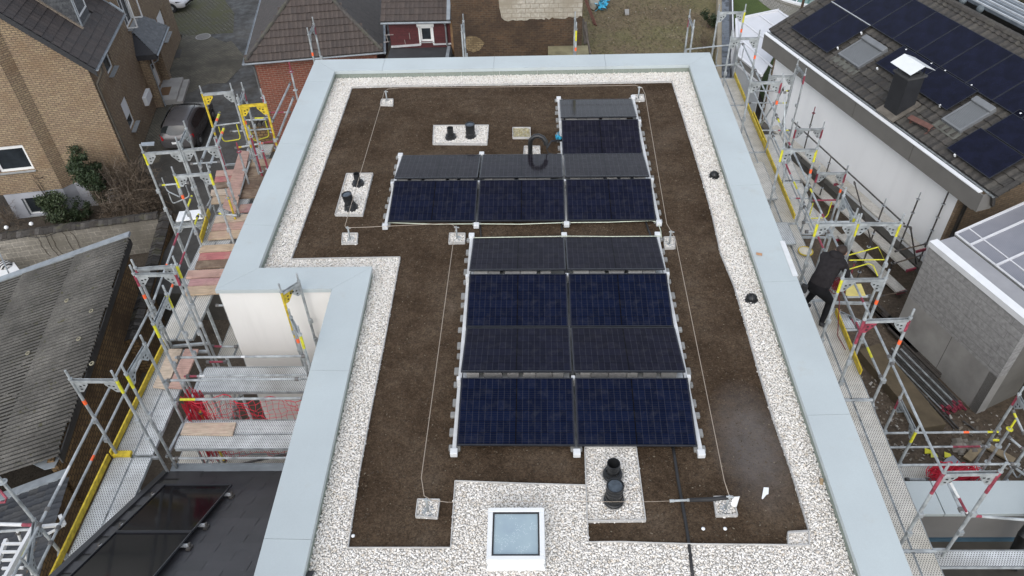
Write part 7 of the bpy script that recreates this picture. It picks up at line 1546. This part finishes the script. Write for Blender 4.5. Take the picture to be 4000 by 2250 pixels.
# ------------------------------- dark slate extension roof with two black panels at the lower left
ex_ = thing('slate_roof_extension', 'extension with dark grey flat slated pitched roof and zinc eave gutter at the lower left', 'building', (-5, 5, 0))
ze_, pe = 10.68, R_(31); ye = at(l7(1560, 500), ze_)[1]; xv = at(l7(1545, 505), ze_)[0]; vE = np.array([0, -math.cos(pe), math.sin(pe)]); nE = np.array([0, math.sin(pe), math.cos(pe)])
oE = np.array([xv, ye, ze_])
t = NT('dark_fibre_slate'); co = t.coord('Object'); n = t.noise(co, 1.6, 6, .65); g_ = t.new('ShaderNodeNewGeometry'); n2 = t.noise(t.coord('Object', (1, 2.2, 1)), 2.3, 7, .75)
c = t.ramp(g_.outputs['Random Per Island'], [(0, (.036, .035, .038)), (.5, (.046, .044, .048)), (1, (.040, .038, .042))]); c = t.mix(t.ramp(n2, [(.63, (0, 0, 0)), (.78, (.55, .55, .55))]), c, (.17, .165, .165)); c = t.mix(1, c, t.ramp(n, [(.3, (.8,)*3), (.7, (1.15,)*3)]), 'MULTIPLY'); t.base(c); t.set(Roughness=.5); M['dslate'] = t.m
roof_tiles(oE, (1, 0, 0), vE, nE, 0, XN+.02-xv, 0, 9.0, lambda a, b: True, .62, .24, .0, .012, 1, .001, True).build('roof', M['dslate'], ex_)
MB().prism([oE-nE*.012, oE+np.array([XN+.02-xv, 0, 0])-nE*.012, oE+np.array([XN+.02-xv, 0, 0])+vE*9-nE*.012, oE+vE*9-nE*.012], -nE*.18).build('roof_deck', M['darkmetal'], ex_)
MB().obox(oE-np.array([.10, 0, 0])+nE*-.02, (.1, 0, 0), vE*9, nE*.06).build('verge_trim', plain('dark_trim', (.04, .04, .043), .6, .1, 3), ex_)
MB().box(xv+.05, XN+.02, ye-.5, ye-.2, -1, ze_-.1).build('wall', M['render'], ex_); MB().box(xv+.05, xv+.3, -2, ye-.5, -1, ze_-.1).prism([(xv+.05, ye-.5, ze_-.1), (xv+.05, -2, ze_-.1), (xv+.05, -2, 16.0), ], (.25, 0, 0)).build('side_wall', M['render'], ex_)
MB().box(xv+.0, XN+.0, ye+.0, ye+.13, ze_-.06, ze_+.0).box(xv+.0, XN+.0, ye+.13, ye+.145, ze_-.06, ze_+.05).build('eave_gutter', M['zinc'], ex_)
Mx = lambda c: Matrix.Translation(c) @ Matrix(((1, 0, 0), tuple(-vE*-1), tuple(nE))).transposed().to_4x4()
mod_t = NT('all_black_cells'); mco = mod_t.coord('Object'); mod_t.base(mod_t.ramp(mod_t.noise(mco, 1.1, 4), [(.35, (.0045, .0045, .006)), (.65, (.010, .009, .011))])); mod_t.set(Roughness=.10); mod_t.b.inputs['Specular IOR Level'].default_value = .12
PB = make_module('solar_panel', 1.13, 1.73, mod_t.m, 'x', group='black solar panels on the slate roof')
pc = [on(l7(*a), oE+nE*.12, nE) for a in ((1530, 612), (2145, 610), (1730, 1037), (1020, 1040))]
lx0 = (pc[0][0]+pc[3][0])/2; lx1 = (pc[1][0]+pc[2][0])/2; s0_ = float(np.mean([(p-oE)@vE for p in pc[:2]])); s1_ = float(np.mean([(p-oE)@vE for p in pc[2:]]))
for k, lab in enumerate(('glossy black solar panel on the dark slate roof, the one nearer the gutter', 'glossy black solar panel on the dark slate roof, cropped by the bottom edge', 'third glossy black panel higher up the slate roof, below the picture')):
    if k > 1: break
    o = PB if k == 0 else clone(PB); o['label'] = lab
    c_ = oE+np.array([(lx0+lx1)/2-xv, 0, 0])+vE*((s0_+s1_)/2+k*(s1_-s0_+.02))+nE*.09; o.matrix_basis = Mx(c_); o.scale = ((lx1-lx0)/1.13, (s1_-s0_)/1.73, 1)
rk = MB()
for s_ in (s0_+.25, s1_-.28, s1_+.30, s1_+1.4):
    c_ = oE+np.array([lx0-xv-.08, 0, 0])+vE*s_+nE*.06; hk = thing('mounting_rail', 'aluminium rail with hooks under the black panels on the slate roof, %s' % ['lowest', 'second from the gutter', 'third from the gutter', 'uppermost'][[s0_+.25, s1_-.28, s1_+.30, s1_+1.4].index(s_)], 'mounting rail', c_, 'rails under the black panels')
    MB().obox(c_-vE*.02-nE*.02, (lx1-lx0+.16, 0, 0), vE*.04, nE*.04).build('rail', M['alu'], hk)
    for x in (-.03, lx1-lx0+.13): MB().obox(c_+np.array([x, 0, 0])-vE*.06-nE*.05, (.06, 0, 0), vE*.12, nE*.035).obox(c_+np.array([x+.015, 0, 0])-vE*.02-nE*.02, (.03, 0, 0), vE*.04, nE*.06).build('roof_hook', M['steel_old'], hk)
# ------------------------------- back scaffold (only its tops show over the rear coping)
BS = scaffold('scaffold', 'scaffold frame tops standing along the rear parapet', (0, 20, GR))
for x, mk_ in ((4.29, 'Rr'), (1.21, 'Ly Lo'), (-1.82, ''), (-5.92, 'Rr Lo')): frame(BS, (x, 19.82), (x-.0, 20.5), ZTOP, mk_, GR)
for x0_, x1_ in ((-5.9, -1.84), (-1.8, 1.2), (1.24, 4.28)): deckp(BS, x0_, x1_, 19.84, 20.15, ZD-.0, 'deck', 'x'); deckp(BS, x0_, x1_, 20.16, 20.47, ZD-.0, 'deck', 'x')
# ------------------------------- right scaffold
RS = scaffold('scaffold', 'galvanised scaffold with yellow toe boards down the right side of the flat roofed building', (5.6, 12, GR))
def f13(a, b): p, q = at(a, ZTOP), at(b, ZTOP); return (p[0], p[1]), (q[0], q[1])
XI, XO = 5.22, 5.92
frame(RS, *f13(q3(1842, 500), q3(2358, 492)), ZTOP, 'Lq Rq', GR)
frame(RS, *f13(q2(1118, 345), q2(1535, 330)), ZTOP, 'LR Rr Ro', GR); frame(RS, *f13(q1(915, 1255), q1(1312, 1252)), ZTOP, 'Ly Ro', GR)
frame(RS, (5.22, 11.39), (5.91, 11.38), ZTOP, 'Ly', GR); frame(RS, (5.96, 11.39), (6.71, 11.36), ZTOP, 'Ly Ry', GR)
frame(RS, (5.19, 13.89), (5.88, 13.87), ZTOP, 'Ly Ry Ro', GR); frame(RS, (5.16, 16.81), (5.86, 16.78), ZTOP, 'Rr Ro', GR); frame(RS, (5.15, 19.16), (5.85, 19.16), ZTOP, 'Ro', GR); frame(RS, (5.12, 20.77), (5.83, 20.77), ZTOP, 'Ry Ro', GR)
frame(RS, (5.93, 12.21), (5.94, 11.55), ZTOP, 'Ry', GR)
for z, mk_ in ((12.2, ((.55, .6, 'red'), (.9, .97, 'yel_mark'))), (11.7, ((.4, .55, 'red'), (.2, .3, 'yel_mark')))):
    for a, b in ((5.95, 8.85), (8.85, 11.39), (11.39, 13.88), (13.88, 16.8), (16.8, 19.16), (19.16, 20.8)):
        if not (z < 12 and a < 6): rail(RS, (XO+.03, a, z), (XO+.02, b, z), .021, marks=mk_ if 6 < a < 14 else ())
segs = [(2.5, 5.95), (5.98, 8.82), (8.86, 11.36), (11.40, 13.86), (13.90, 16.78), (16.82, 19.14), (19.18, 20.7)]
for y0_, y1_ in segs: deckp(RS, 5.26, 5.57, y0_, y1_, ZD, 'deck_dirty'); deckp(RS, 5.58, 5.89, y0_, y1_, ZD, 'deck_dirty'); rail(RS, (5.2, y1_+.02, ZD-.02), (5.93, y1_+.02, ZD-.02), .025, clamps=False, name='transom_tube')
deckp(RS, 5.30, 5.62, 14.6, 16.1, ZD+.16, 'deck_dirty', name='deck'); deckp(RS, 5.32, 5.64, 13.0, 13.75, ZD+.14, 'deck', name='deck')
toe(RS, (5.86, 20.9), (5.86, 17.3), ZD+.02); toe(RS, (5.87, 17.25), (5.86, 14.01), ZD+.02); toe(RS, (5.93, 18.6), (5.93, 16.9), ZD); toe(RS, (5.90, 11.0), (5.88, 9.4), ZD+.02); 
MB().tube((XO+.02, 20.8, 12.2), (4.3, 20.5, 12.2), .021, 8).tube((XO+.02, 20.8, 11.6), (4.3, 20.5, 11.6), .021, 8).build('corner_rail', M['galv'], RS, 'auto')
hoop(RS, (6.02, 20.9, 12.0), (5.3, 20.9, 12.0), .5, 'galv')
# diagonal braces on the outer face
for a, b, z0_, z1_ in ((5.95, 8.85, 9.2, 11.1), (13.88, 16.8, 9.3, 13.0), (16.8, 19.16, 13.0, 9.4), (11.39, 13.88, 9.2, 11.1)): rail(RS, (XO+.05, a, z0_), (XO+.05, b, z1_), .02, name='brace', mat='galv')
# stair tower beside it
ST = scaffold('stair_tower', 'lower scaffold stair tower with rosette standards between the roof scaffold and the white wall', (7.3, 17, GR))
for (a, b, mk_) in (((6.95, 15.96), (7.62, 15.94), 'Lr Rr Ro'), ((6.94, 18.0), (7.63, 17.98), 'Lr Rr'), ((6.93, 20.95), (7.62, 20.92), ''), ):
    frame(ST, a, b, 11.15, mk_, GR)
frame(ST, (7.88, 21.57), (7.94, 20.94), 11.15, 'Rr', GR)
for p, zt_, tm in ((at(q1(1110, 40), 7.6+2.2), None, None),):
    pass
def stand_px(base, top, zb, mat, tm):
    p = at(base, zb); d = ray(top); k = np.hypot(p[0], p[1])/np.hypot(d[0], d[1]); return standard(ST, p[:2], zb, (CAMP+d*k)[2], .5, mat, tm)
stand_px(q1(1590, 1150), q1(1905, 385), GR, 'steel_old', 'red'); stand_px(q1(1350, 1170), q1(1610, 465), GR, 'steel_old', 'galv'); stand_px(q1(950, 530), q1(1110, 40), GR, 'steel_old', 'galv'); stand_px(q1(1050, 1250), q1(1205, 500), GR+.5, 'steel_old', 'galv'); stand_px(q1(700, 520), q1(780, 140), GR+.5, 'steel_old', None); stand_px(r4(540, 1449), r4(665, 975), GR+.3, 'steel_old', 'red')
z_ = 8.2
wr0, wr1 = at(q1(470, -170), z_), at(q1(1480, 760), z_)
rail(ST, wr0, wr1, .024, mat='steel_old', name='long_rail')
for a, b, za, zb_ in (((1535, 790), (1590, 1150), 8.0, GR), ((1020, 370), (1200, 1000), 8.0, 5.8), ((1480, 780), (1535, 790), 8.2, 8.0)): rail(ST, at(q1(*a), za), at(q1(*b), zb_), .022, mat='steel_old', name='brace')
for a, b, z in (((1395, 1010), (1680, 940), 7.0), ((1380, 1120), (1635, 1045), 6.6), ((1250, 1420), (1500, 1370), 6.0)): rail(ST, at(q1(*a), z), at(q1(*b), z), .022, mat='steel_old', marks=((.2, .75, 'bark'),), name='ledger')
rail(ST, at(q1(620, 545), 9.6), at(q1(870, 540), 9.6), .022, mat='red', name='ledger'); rail(ST, at(q1(350, 385), 10.4), at(q1(540, 375), 10.4), .02); rail(ST, at(q1(400, 525), 10.2), at(q1(620, 525), 10.2), .02, marks=((.4, .6, 'red'),))
for a, b, z in (((60, 830), (435, 830), 10.1), ((60, 940), (420, 940), 9.7), ((150, 1190), (440, 1190), 9.4)): rail(ST, at(r4(*a), z), at(r4(*b), z), .021, marks=((.6, .68, 'red'), (.85, 1., 'yel_mark')))
# stair flights (seen from above) and landings
for k, (ya_, yb_, za, zb_) in enumerate(((19.6, 16.4, 9.2, 7.2), (15.6, 12.6, 7.2, 9.2))):
    m = MB()
    for s_ in (6.98, 7.58): m.beam((s_, ya_, za), (s_, yb_, zb_), .03, .16)
    fl_ = m.build('stair_stringer', M['galv'], ST)
    for j in range(9): f_ = (j+.5)/9; y = ya_+(yb_-ya_)*f_; z = za+(zb_-za)*f_; MB().use(M['deck']).box(7.0, 7.57, y-.12, y+.12, z-.02, z+.02).build('stair_tread', None, ST)
for x0_, y0_, y1_, z in ((6.98, 16.0, 18.4, 9.2), (7.30, 16.0, 18.4, 9.2), (6.98, 18.45, 20.9, 9.2), (7.30, 18.45, 20.9, 9.2), (6.98, 20.0, 21.6, 8.6)): deckp(ST, x0_, x0_+.31, y0_, y1_, z, 'deck_dirty')
for a, b, z in (((230, 1100), (420, 1300), 9.2),): pass
deckp(ST, 6.05, 6.36, 13.9, 16.6, 9.2, 'deck_dirty'); deckp(ST, 6.40, 6.71, 13.9, 18.6, 9.2, 'deck_dirty'); deckp(ST, 6.05, 6.36, 16.65, 20.5, 9.2, 'deck_dirty')
hoop(ST, at(q1(645, 570), 11.0), at(q1(815, 560), 11.0), .45); hoop(ST, at(q1(950, 1055), 11.9), at(q1(1245, 975), 11.9), .02, 'yel_mark') if 0 else None
MB().path([at(q1(930, 1055), 12.0), at(q1(1240, 970), 12.0), at(q1(1295, 1085), 11.8), at(q1(975, 1090), 11.9)], .013, 8).build('guard_hoop', M['yel_mark'], ST, 'auto'); MB().path([at(q1(900, 1195), 11.6), at(q1(1150, 1120), 11.6), at(q1(1195, 1140), 11.55), at(q1(1235, 1235), 11.4)], .013, 8).build('guard_hoop', M['yel_mark'], ST, 'auto')
rail(ST, at(q1(1030, 1100), 11.6), at(q1(985, 1240), 11.0), .016, mat='red'); rail(ST, at(q1(545, 745), 11.15), at(q1(1000, 738), 11.15), .022); rail(ST, at(q1(580, 830), 11.1), at(q1(790, 828), 11.1), .026)
rail(ST, at(q1(930, 1425), 11.2), at(q1(1165, 1420), 11.2), .03); rail(ST, at(q2(935, 150), 11.1), at(q2(1050, 420), 11.1), .024); rail(ST, at(q2(920, 445), 11.1), at(q2(1060, 440), 11.1), .024); rail(ST, at(q2(990, 330), 10.8), at(q2(1060, 440), 10.8), .02, mat='red')
P_ = [at(q1(*a), 11.22) for a in ((950, 1318), (1080, 1315), (1122, 1418), (940, 1420))]
tag(MB().prism(P_, (0, 0, .03)).build('yellow_hatch', plain('yellow_plywood', (.60, .50, .16), .6, .15, 5)), 'yellow plywood hatch board on the scaffold behind the worker', 'hatch board')
lid_c = at(q1(575, 1012), ZD+.03); ldm = MB(); ldm.use(M['ywl']).lathe(lid_c, [(.155, 0), (.16, .02), (.148, .032), (.135, .026)], 24, closed=False); ldm.use(plain('lid_cream', (.58, .53, .42), .6, .12, 6)).lathe(lid_c, [(.137, .018), (.001, .019)], 24, closed=False)
tag(ldm.build('bucket_lid', None), 'round cream bucket lid with yellow rim lying on the right deck', 'lid')
# terrace scaffold (one lift lower)
TS = scaffold('terrace_scaffold', 'lower scaffold bay standing across the yard behind the terrace parapet', (7.4, 8.5, 7.5))
frame(TS, (6.47, 8.20), (6.45, 8.92), 11.15, 'Rr Ly', GR); frame(TS, (8.52, 8.20), (8.54, 8.98), 11.15, 'Ly Rr', GR)
for y, z, mk_ in ((8.86, 10.2, ((0, .1, 'red'), (.75, .79, 'orange'), (.92, 1, 'yel_mark'))), (8.90, 9.7, ((.75, .95, 'red'),)), (8.16, 10.2, ((.0, .12, 'yel_mark'),))): rail(TS, (5.95, y, z), (8.5, y+.02, z), .021, marks=mk_)
rail(TS, (8.5, 8.2, 10.1), (8.9, 7.2, 10.3), .022); rail(TS, at(q2(2470, 1180), 10.6), at(q2(2571, 1390), 10.4), .022, marks=((0, .3, 'yel_mark'),)); rail(TS, at(q3(2260, 210), 9.8), at(q3(2360, 208), 9.8), .024, marks=((.0, 1., 'yel_mark'),)); rail(TS, at(q3(2430, 180), 10.0), at(q3(2560, 290), 9.9), .024, marks=((.85, 1., 'red'),))
rail(TS, at(q3(1500, 570), 9.25), at(q3(1690, 572), 9.25), .03)
hoop(TS, at(q3(2440, 240), 10.1), at(q3(2571, 480), 9.9), .3, 'galv'); standard(TS, (8.4, 8.6), GR, 10.9, .5, 'galv', 'yel_mark', 'standard'); standard(TS, (8.95, 7.9), GR, 11.0, .5, 'galv', None, 'standard')
deckp(TS, 5.95, 8.5, 8.22, 8.53, 9.2, 'deck_dirty', 'x'); deckp(TS, 5.95, 8.5, 8.54, 8.85, 9.2, 'deck_dirty', 'x')
rail(RS, at(q3(2060, 895), 11.75), at(q3(2620, 940), 11.75), .022, marks=((.08, .22, 'red'),)); rail(RS, at(q3(1880, 560), 12.6), at(q3(2060, 890), 11.75), .020, marks=((.5, .9, 'red'),), mat='whitegrey')
# red net bundle on the lower deck
r = np.random.default_rng(15); m = MB(); cN = at(q3(1930, 515), 9.33)
for k in range(130):
    a = r.uniform(0, 6.28); p0 = cN+np.array([r.uniform(-.38, .38), r.uniform(-.10, .10), r.uniform(-.05, .06)]); pts = []
    for j in range(5): pts.append(p0+np.array([.16*math.cos(a+j*1.1)*r.uniform(.4, 1.2), .10*math.sin(a+j*1.3), .10*abs(math.sin(j+a))*r.uniform(.3, 1.)]))
    m.path(pts, .009, 4)
m.lathe(cN-lift(.11), [(.01, 0), (.30, .02), (.26, .08), (.01, .13)], 10, closed=False)
tag(m.build('net_bundle', M['net'], None, uv=False), 'bundled bright red net heap on the lower deck behind the terrace parapet', 'net')
# near end deck at the bottom right (across)
deckp(TS, 5.62, 8.6, 5.84, 6.12, 10.95, 'deck', 'x')
# ------------------------------- worker
def person():
    root = thing('person', 'person in dark hoodie and black trousers bending on the right scaffold, holding red cable', 'person', (5.48, 10.9, ZD))
    f0 = ZD
    J = {}; V = []; E_ = []; Rr = []
    def v(p, r_, par=None):
        V.append(tuple(float(c) for c in p)); Rr.append(r_); 
        if par is not None: E_.append((par, len(V)-1))
        return len(V)-1
    fx = np.array([.68, .73, 0]); fx /= np.linalg.norm(fx); rt = np.array([fx[1], -fx[0], 0])      # facing, right
    pel = np.array([5.33, 10.84, f0+.86])
    p0 = v(pel, (.165, .13)); 
    sp1 = v(pel+fx*.14+lift(.17), (.185, .14), p0); sp2 = v(pel+fx*.28+lift(.31), (.205, .15), sp1); sp3 = v(pel+fx*.40+lift(.41), (.185, .135), sp2)
    nk = v(pel+fx*.50+lift(.455), (.065, .06), sp3); h1 = v(pel+fx*.565+lift(.465), (.078, .083), nk); h2_ = v(pel+fx*.66+lift(.475)+rt*.02, (.098, .088), h1); h3 = v(pel+fx*.75+lift(.455)+rt*.03, (.075, .068), h2_)
    hands = []
    for s_ in (1, -1):
        sh = v(pel+fx*.40+lift(.40)+rt*.19*s_, (.082, .08), sp3); el = v(pel+fx*(.50 if s_ > 0 else .54)+lift(.14)+rt*(.30 if s_ > 0 else .22)*s_, (.058, .058), sh)
        wr = v(pel+fx*(.62 if s_ > 0 else .66)+lift(-.08)+rt*(.20 if s_ > 0 else .10)*s_, (.034, .034), el); ha = v(pel+fx*(.68 if s_ > 0 else .71)+lift(-.13)+rt*(.16 if s_ > 0 else .07)*s_, (.038, .024), wr)
        for q in range(4):
            b_ = np.array(V[ha])+rt*(q-1.5)*.021+fx*.02-lift(.03); k1 = v(b_, (.010, .010), ha); k2 = v(b_+fx*.012-lift(.036-.003*abs(q-1.5)), (.009, .009), k1); v(b_-fx*.012-lift(.055-.004*abs(q-1.5)), (.008, .008), k2)
        t1 = v(np.array(V[ha])-rt*.04*s_-lift(.015), (.011, .011), ha); v(np.array(V[ha])-rt*.045*s_-lift(.05)+fx*.01, (.009, .009), t1)
        hands.append(np.array(V[ha]))
    feet = [np.array([5.52, 10.66, f0]), np.array([5.36, 11.20, f0])]
    knees = [np.array([5.665, 10.875, f0+.45]), np.array([5.46, 11.17, f0+.48])]
    for s_, ft, kn in ((1, feet[0], knees[0]), (-1, feet[1], knees[1])):
        hp = v(pel+rt*.10*s_-lift(.06), (.128, .122), p0); md = v((np.array(V[hp])+kn)/2, (.104, .102), hp); k = v(kn, (.08, .078), md); cf = v(kn*.6+ft*.4+lift(.03), (.066, .062), k); an_ = v(ft+lift(.10), (.048, .05), cf)
        he = v(ft+lift(.05)-fx*.03, (.045, .045), an_); tdir = fx*.5+rt*.6; tdir /= np.linalg.norm(tdir); v(ft+lift(.042)+tdir*.12, (.045, .036), he)
    me = bpy.data.meshes.new('body'); me.from_pydata(V, E_, []); o = bpy.data.objects.new('body_cage', me); COL.objects.link(o)
    sk_ = o.modifiers.new('skin', 'SKIN'); ss_ = o.modifiers.new('sub', 'SUBSURF'); ss_.levels = 2; ss_.render_levels = 2
    for k, d in enumerate(me.skin_vertices[0].data): d.radius = tuple(x*(1.1 if x > .05 and k < 5 or .05 < x < .1 else 1.0) for x in Rr[k]); d.use_root = (k == 0)
    bpy.context.view_layer.update(); dg = bpy.context.evaluated_depsgraph_get(); ev = o.evaluated_get(dg); bm_ = bpy.data.meshes.new_from_object(ev); bpy.data.objects.remove(o)
    bm_.name = 'body'; bm_.materials.clear()
    for mt in (M['hoodie'], M['trouser'], M['skin'], M['boot']): bm_.materials.append(mt)
    headc = np.array(V[h2_])
    for pl_ in bm_.polygons:
        c_ = np.array(pl_.center); rel = c_-pel
        along = rel@fx*.7+rel[2]*.71
        if c_[2] < f0+.12: k = 3
        elif (along < .02 and min(np.linalg.norm(c_-h) for h in hands) > .16): k = 1
        elif min(np.linalg.norm(c_-h) for h in hands) < .075: k = 2
        elif rel@fx > .53 and np.linalg.norm(c_-headc) < .17: k = 2
        else: k = 0
        pl_.material_index = k; pl_.use_smooth = True
    b_ = bpy.data.objects.new('body', bm_); COL.objects.link(b_); b_.parent = root; b_.matrix_parent_inverse = root.matrix_basis.inverted()
    # hair, hood, face parts, pouch
    def blob(name, c_, rad, mat, rot=None, cut=None, n=1):
        bm2 = bmesh.new(); bmesh.ops.create_icosphere(bm2, subdivisions=3, radius=1.0); vs2 = []
        ax = [fx, rt, np.array([0, 0, 1.])] if rot is None else rot
        for vv in bm2.verts: p = np.array(vv.co[:]); vs2.append(c_+ax[0]*p[0]*rad[0]+ax[1]*p[1]*rad[1]+ax[2]*p[2]*rad[2])
        fs2 = [tuple(x.index for x in f.verts) for f in bm2.faces if cut is None or cut(np.array(f.calc_center_median()[:]))]; bm2.free()
        m_ = MB(); m_.add(vs2, fs2); return m_.build(name, mat, root, True, uv=False)
    hf = fx*.90-lift(.42); hf /= np.linalg.norm(hf); hu = np.cross(rt, hf); hu = hu if hu[2] > 0 else -hu
    hc = (np.array(V[h2_])+np.array(V[h1]))/2+fx*.03+lift(.012)
    blob('hair', hc+lift(.012), (.128, .10, .108), M['hair'], (hf, rt, hu), lambda p: not (p[0] > .45 and p[2] < .55))
    blob('hood', np.array(V[nk])+lift(.015)-fx*.03, (.12, .15, .085), M['hoodie'], (hf, rt, hu))
    fc = hc+hf*.115-hu*.02
    blob('nose', fc+hf*.02, (.022, .012, .018), M['skin'], (hf, rt, hu))
    for s_ in (1, -1): blob('ear', hc+rt*.098*s_-hu*.015, (.02, .012, .03), M['skin'], (hf, rt, hu)); blob('eye', fc+rt*.03*s_+hu*.022, (.008, .011, .009), M['black'], (hf, rt, hu))
    blob('mouth', fc-hu*.045, (.008, .024, .006), M['red'], (hf, rt, hu))
    MB().obox(pel-fx*.20+rt*-.25+lift(-.14), fx*.08, rt*.12, lift(.18)).build('tool_pouch', M['rubber'], root, bevel=.02)
    MB().obox(pel+rt*.12+lift(-.17)+fx*.0, fx*.10, rt*.05, lift(.16)).build('tool_pouch', plain('pouch_canvas', (.035, .032, .026), .8, .3, 20), root, bevel=.015)
    MB().obox(knees[0]+rt*.075-fx*.02+lift(-.02), fx*.02, rt*.012, lift(.10)).build('pocket_tab', plain('neon_tab', (.10, .62, .12), .5, .1, 9), root)
    return hands
M['hoodie'] = plain('charcoal_hoodie', (.021, .019, .020), .95, .25, 14, bump=.3, bscale=30, spec=.15); M['trouser'] = plain('black_trousers', (.0085, .0085, .0095), .9, .3, 10, spec=.15); M['skin'] = plain('skin', (.42, .25, .18), .55, .08, 20); M['hair'] = plain('brown_hair', (.022, .012, .008), .7, .35, 40); M['boot'] = plain('black_boot', (.016, .016, .017), .6, .3, 12)
hands = person()
r = np.random.default_rng(9); m = MB(); M['redcable'] = plain('red_cable', (.17, .013, .017), .5, .25, 12)
for h, n_ in ((hands[0], 14), (hands[1], 16)):
    for k in range(n_):
        L_ = r.uniform(.22, .40); w_ = r.uniform(.05, .12); a = r.uniform(0, 3.14); d = np.array([math.cos(a), math.sin(a), 0])*w_; c_ = h+np.array([r.uniform(-.05, .07), r.uniform(-.05, .05), -.03])
        m.path([c_, c_+d*.9-lift(L_*.35), c_+d-lift(L_*.75), c_-lift(L_), c_-d-lift(L_*.75), c_-d*.9-lift(L_*.35), c_], .0085, 5)
m.path([hands[0]-lift(.3), hands[0]+np.array([.05, -.12, -.5]), np.array([5.75, 10.35, ZD+.05]), np.array([5.80, 10.0, ZD+.03])], .008, 5)
tag(m.build('red_cable', M['redcable'], None, True, uv=False), 'looped dark red cable hanging from the hands of the bending worker', 'cable')
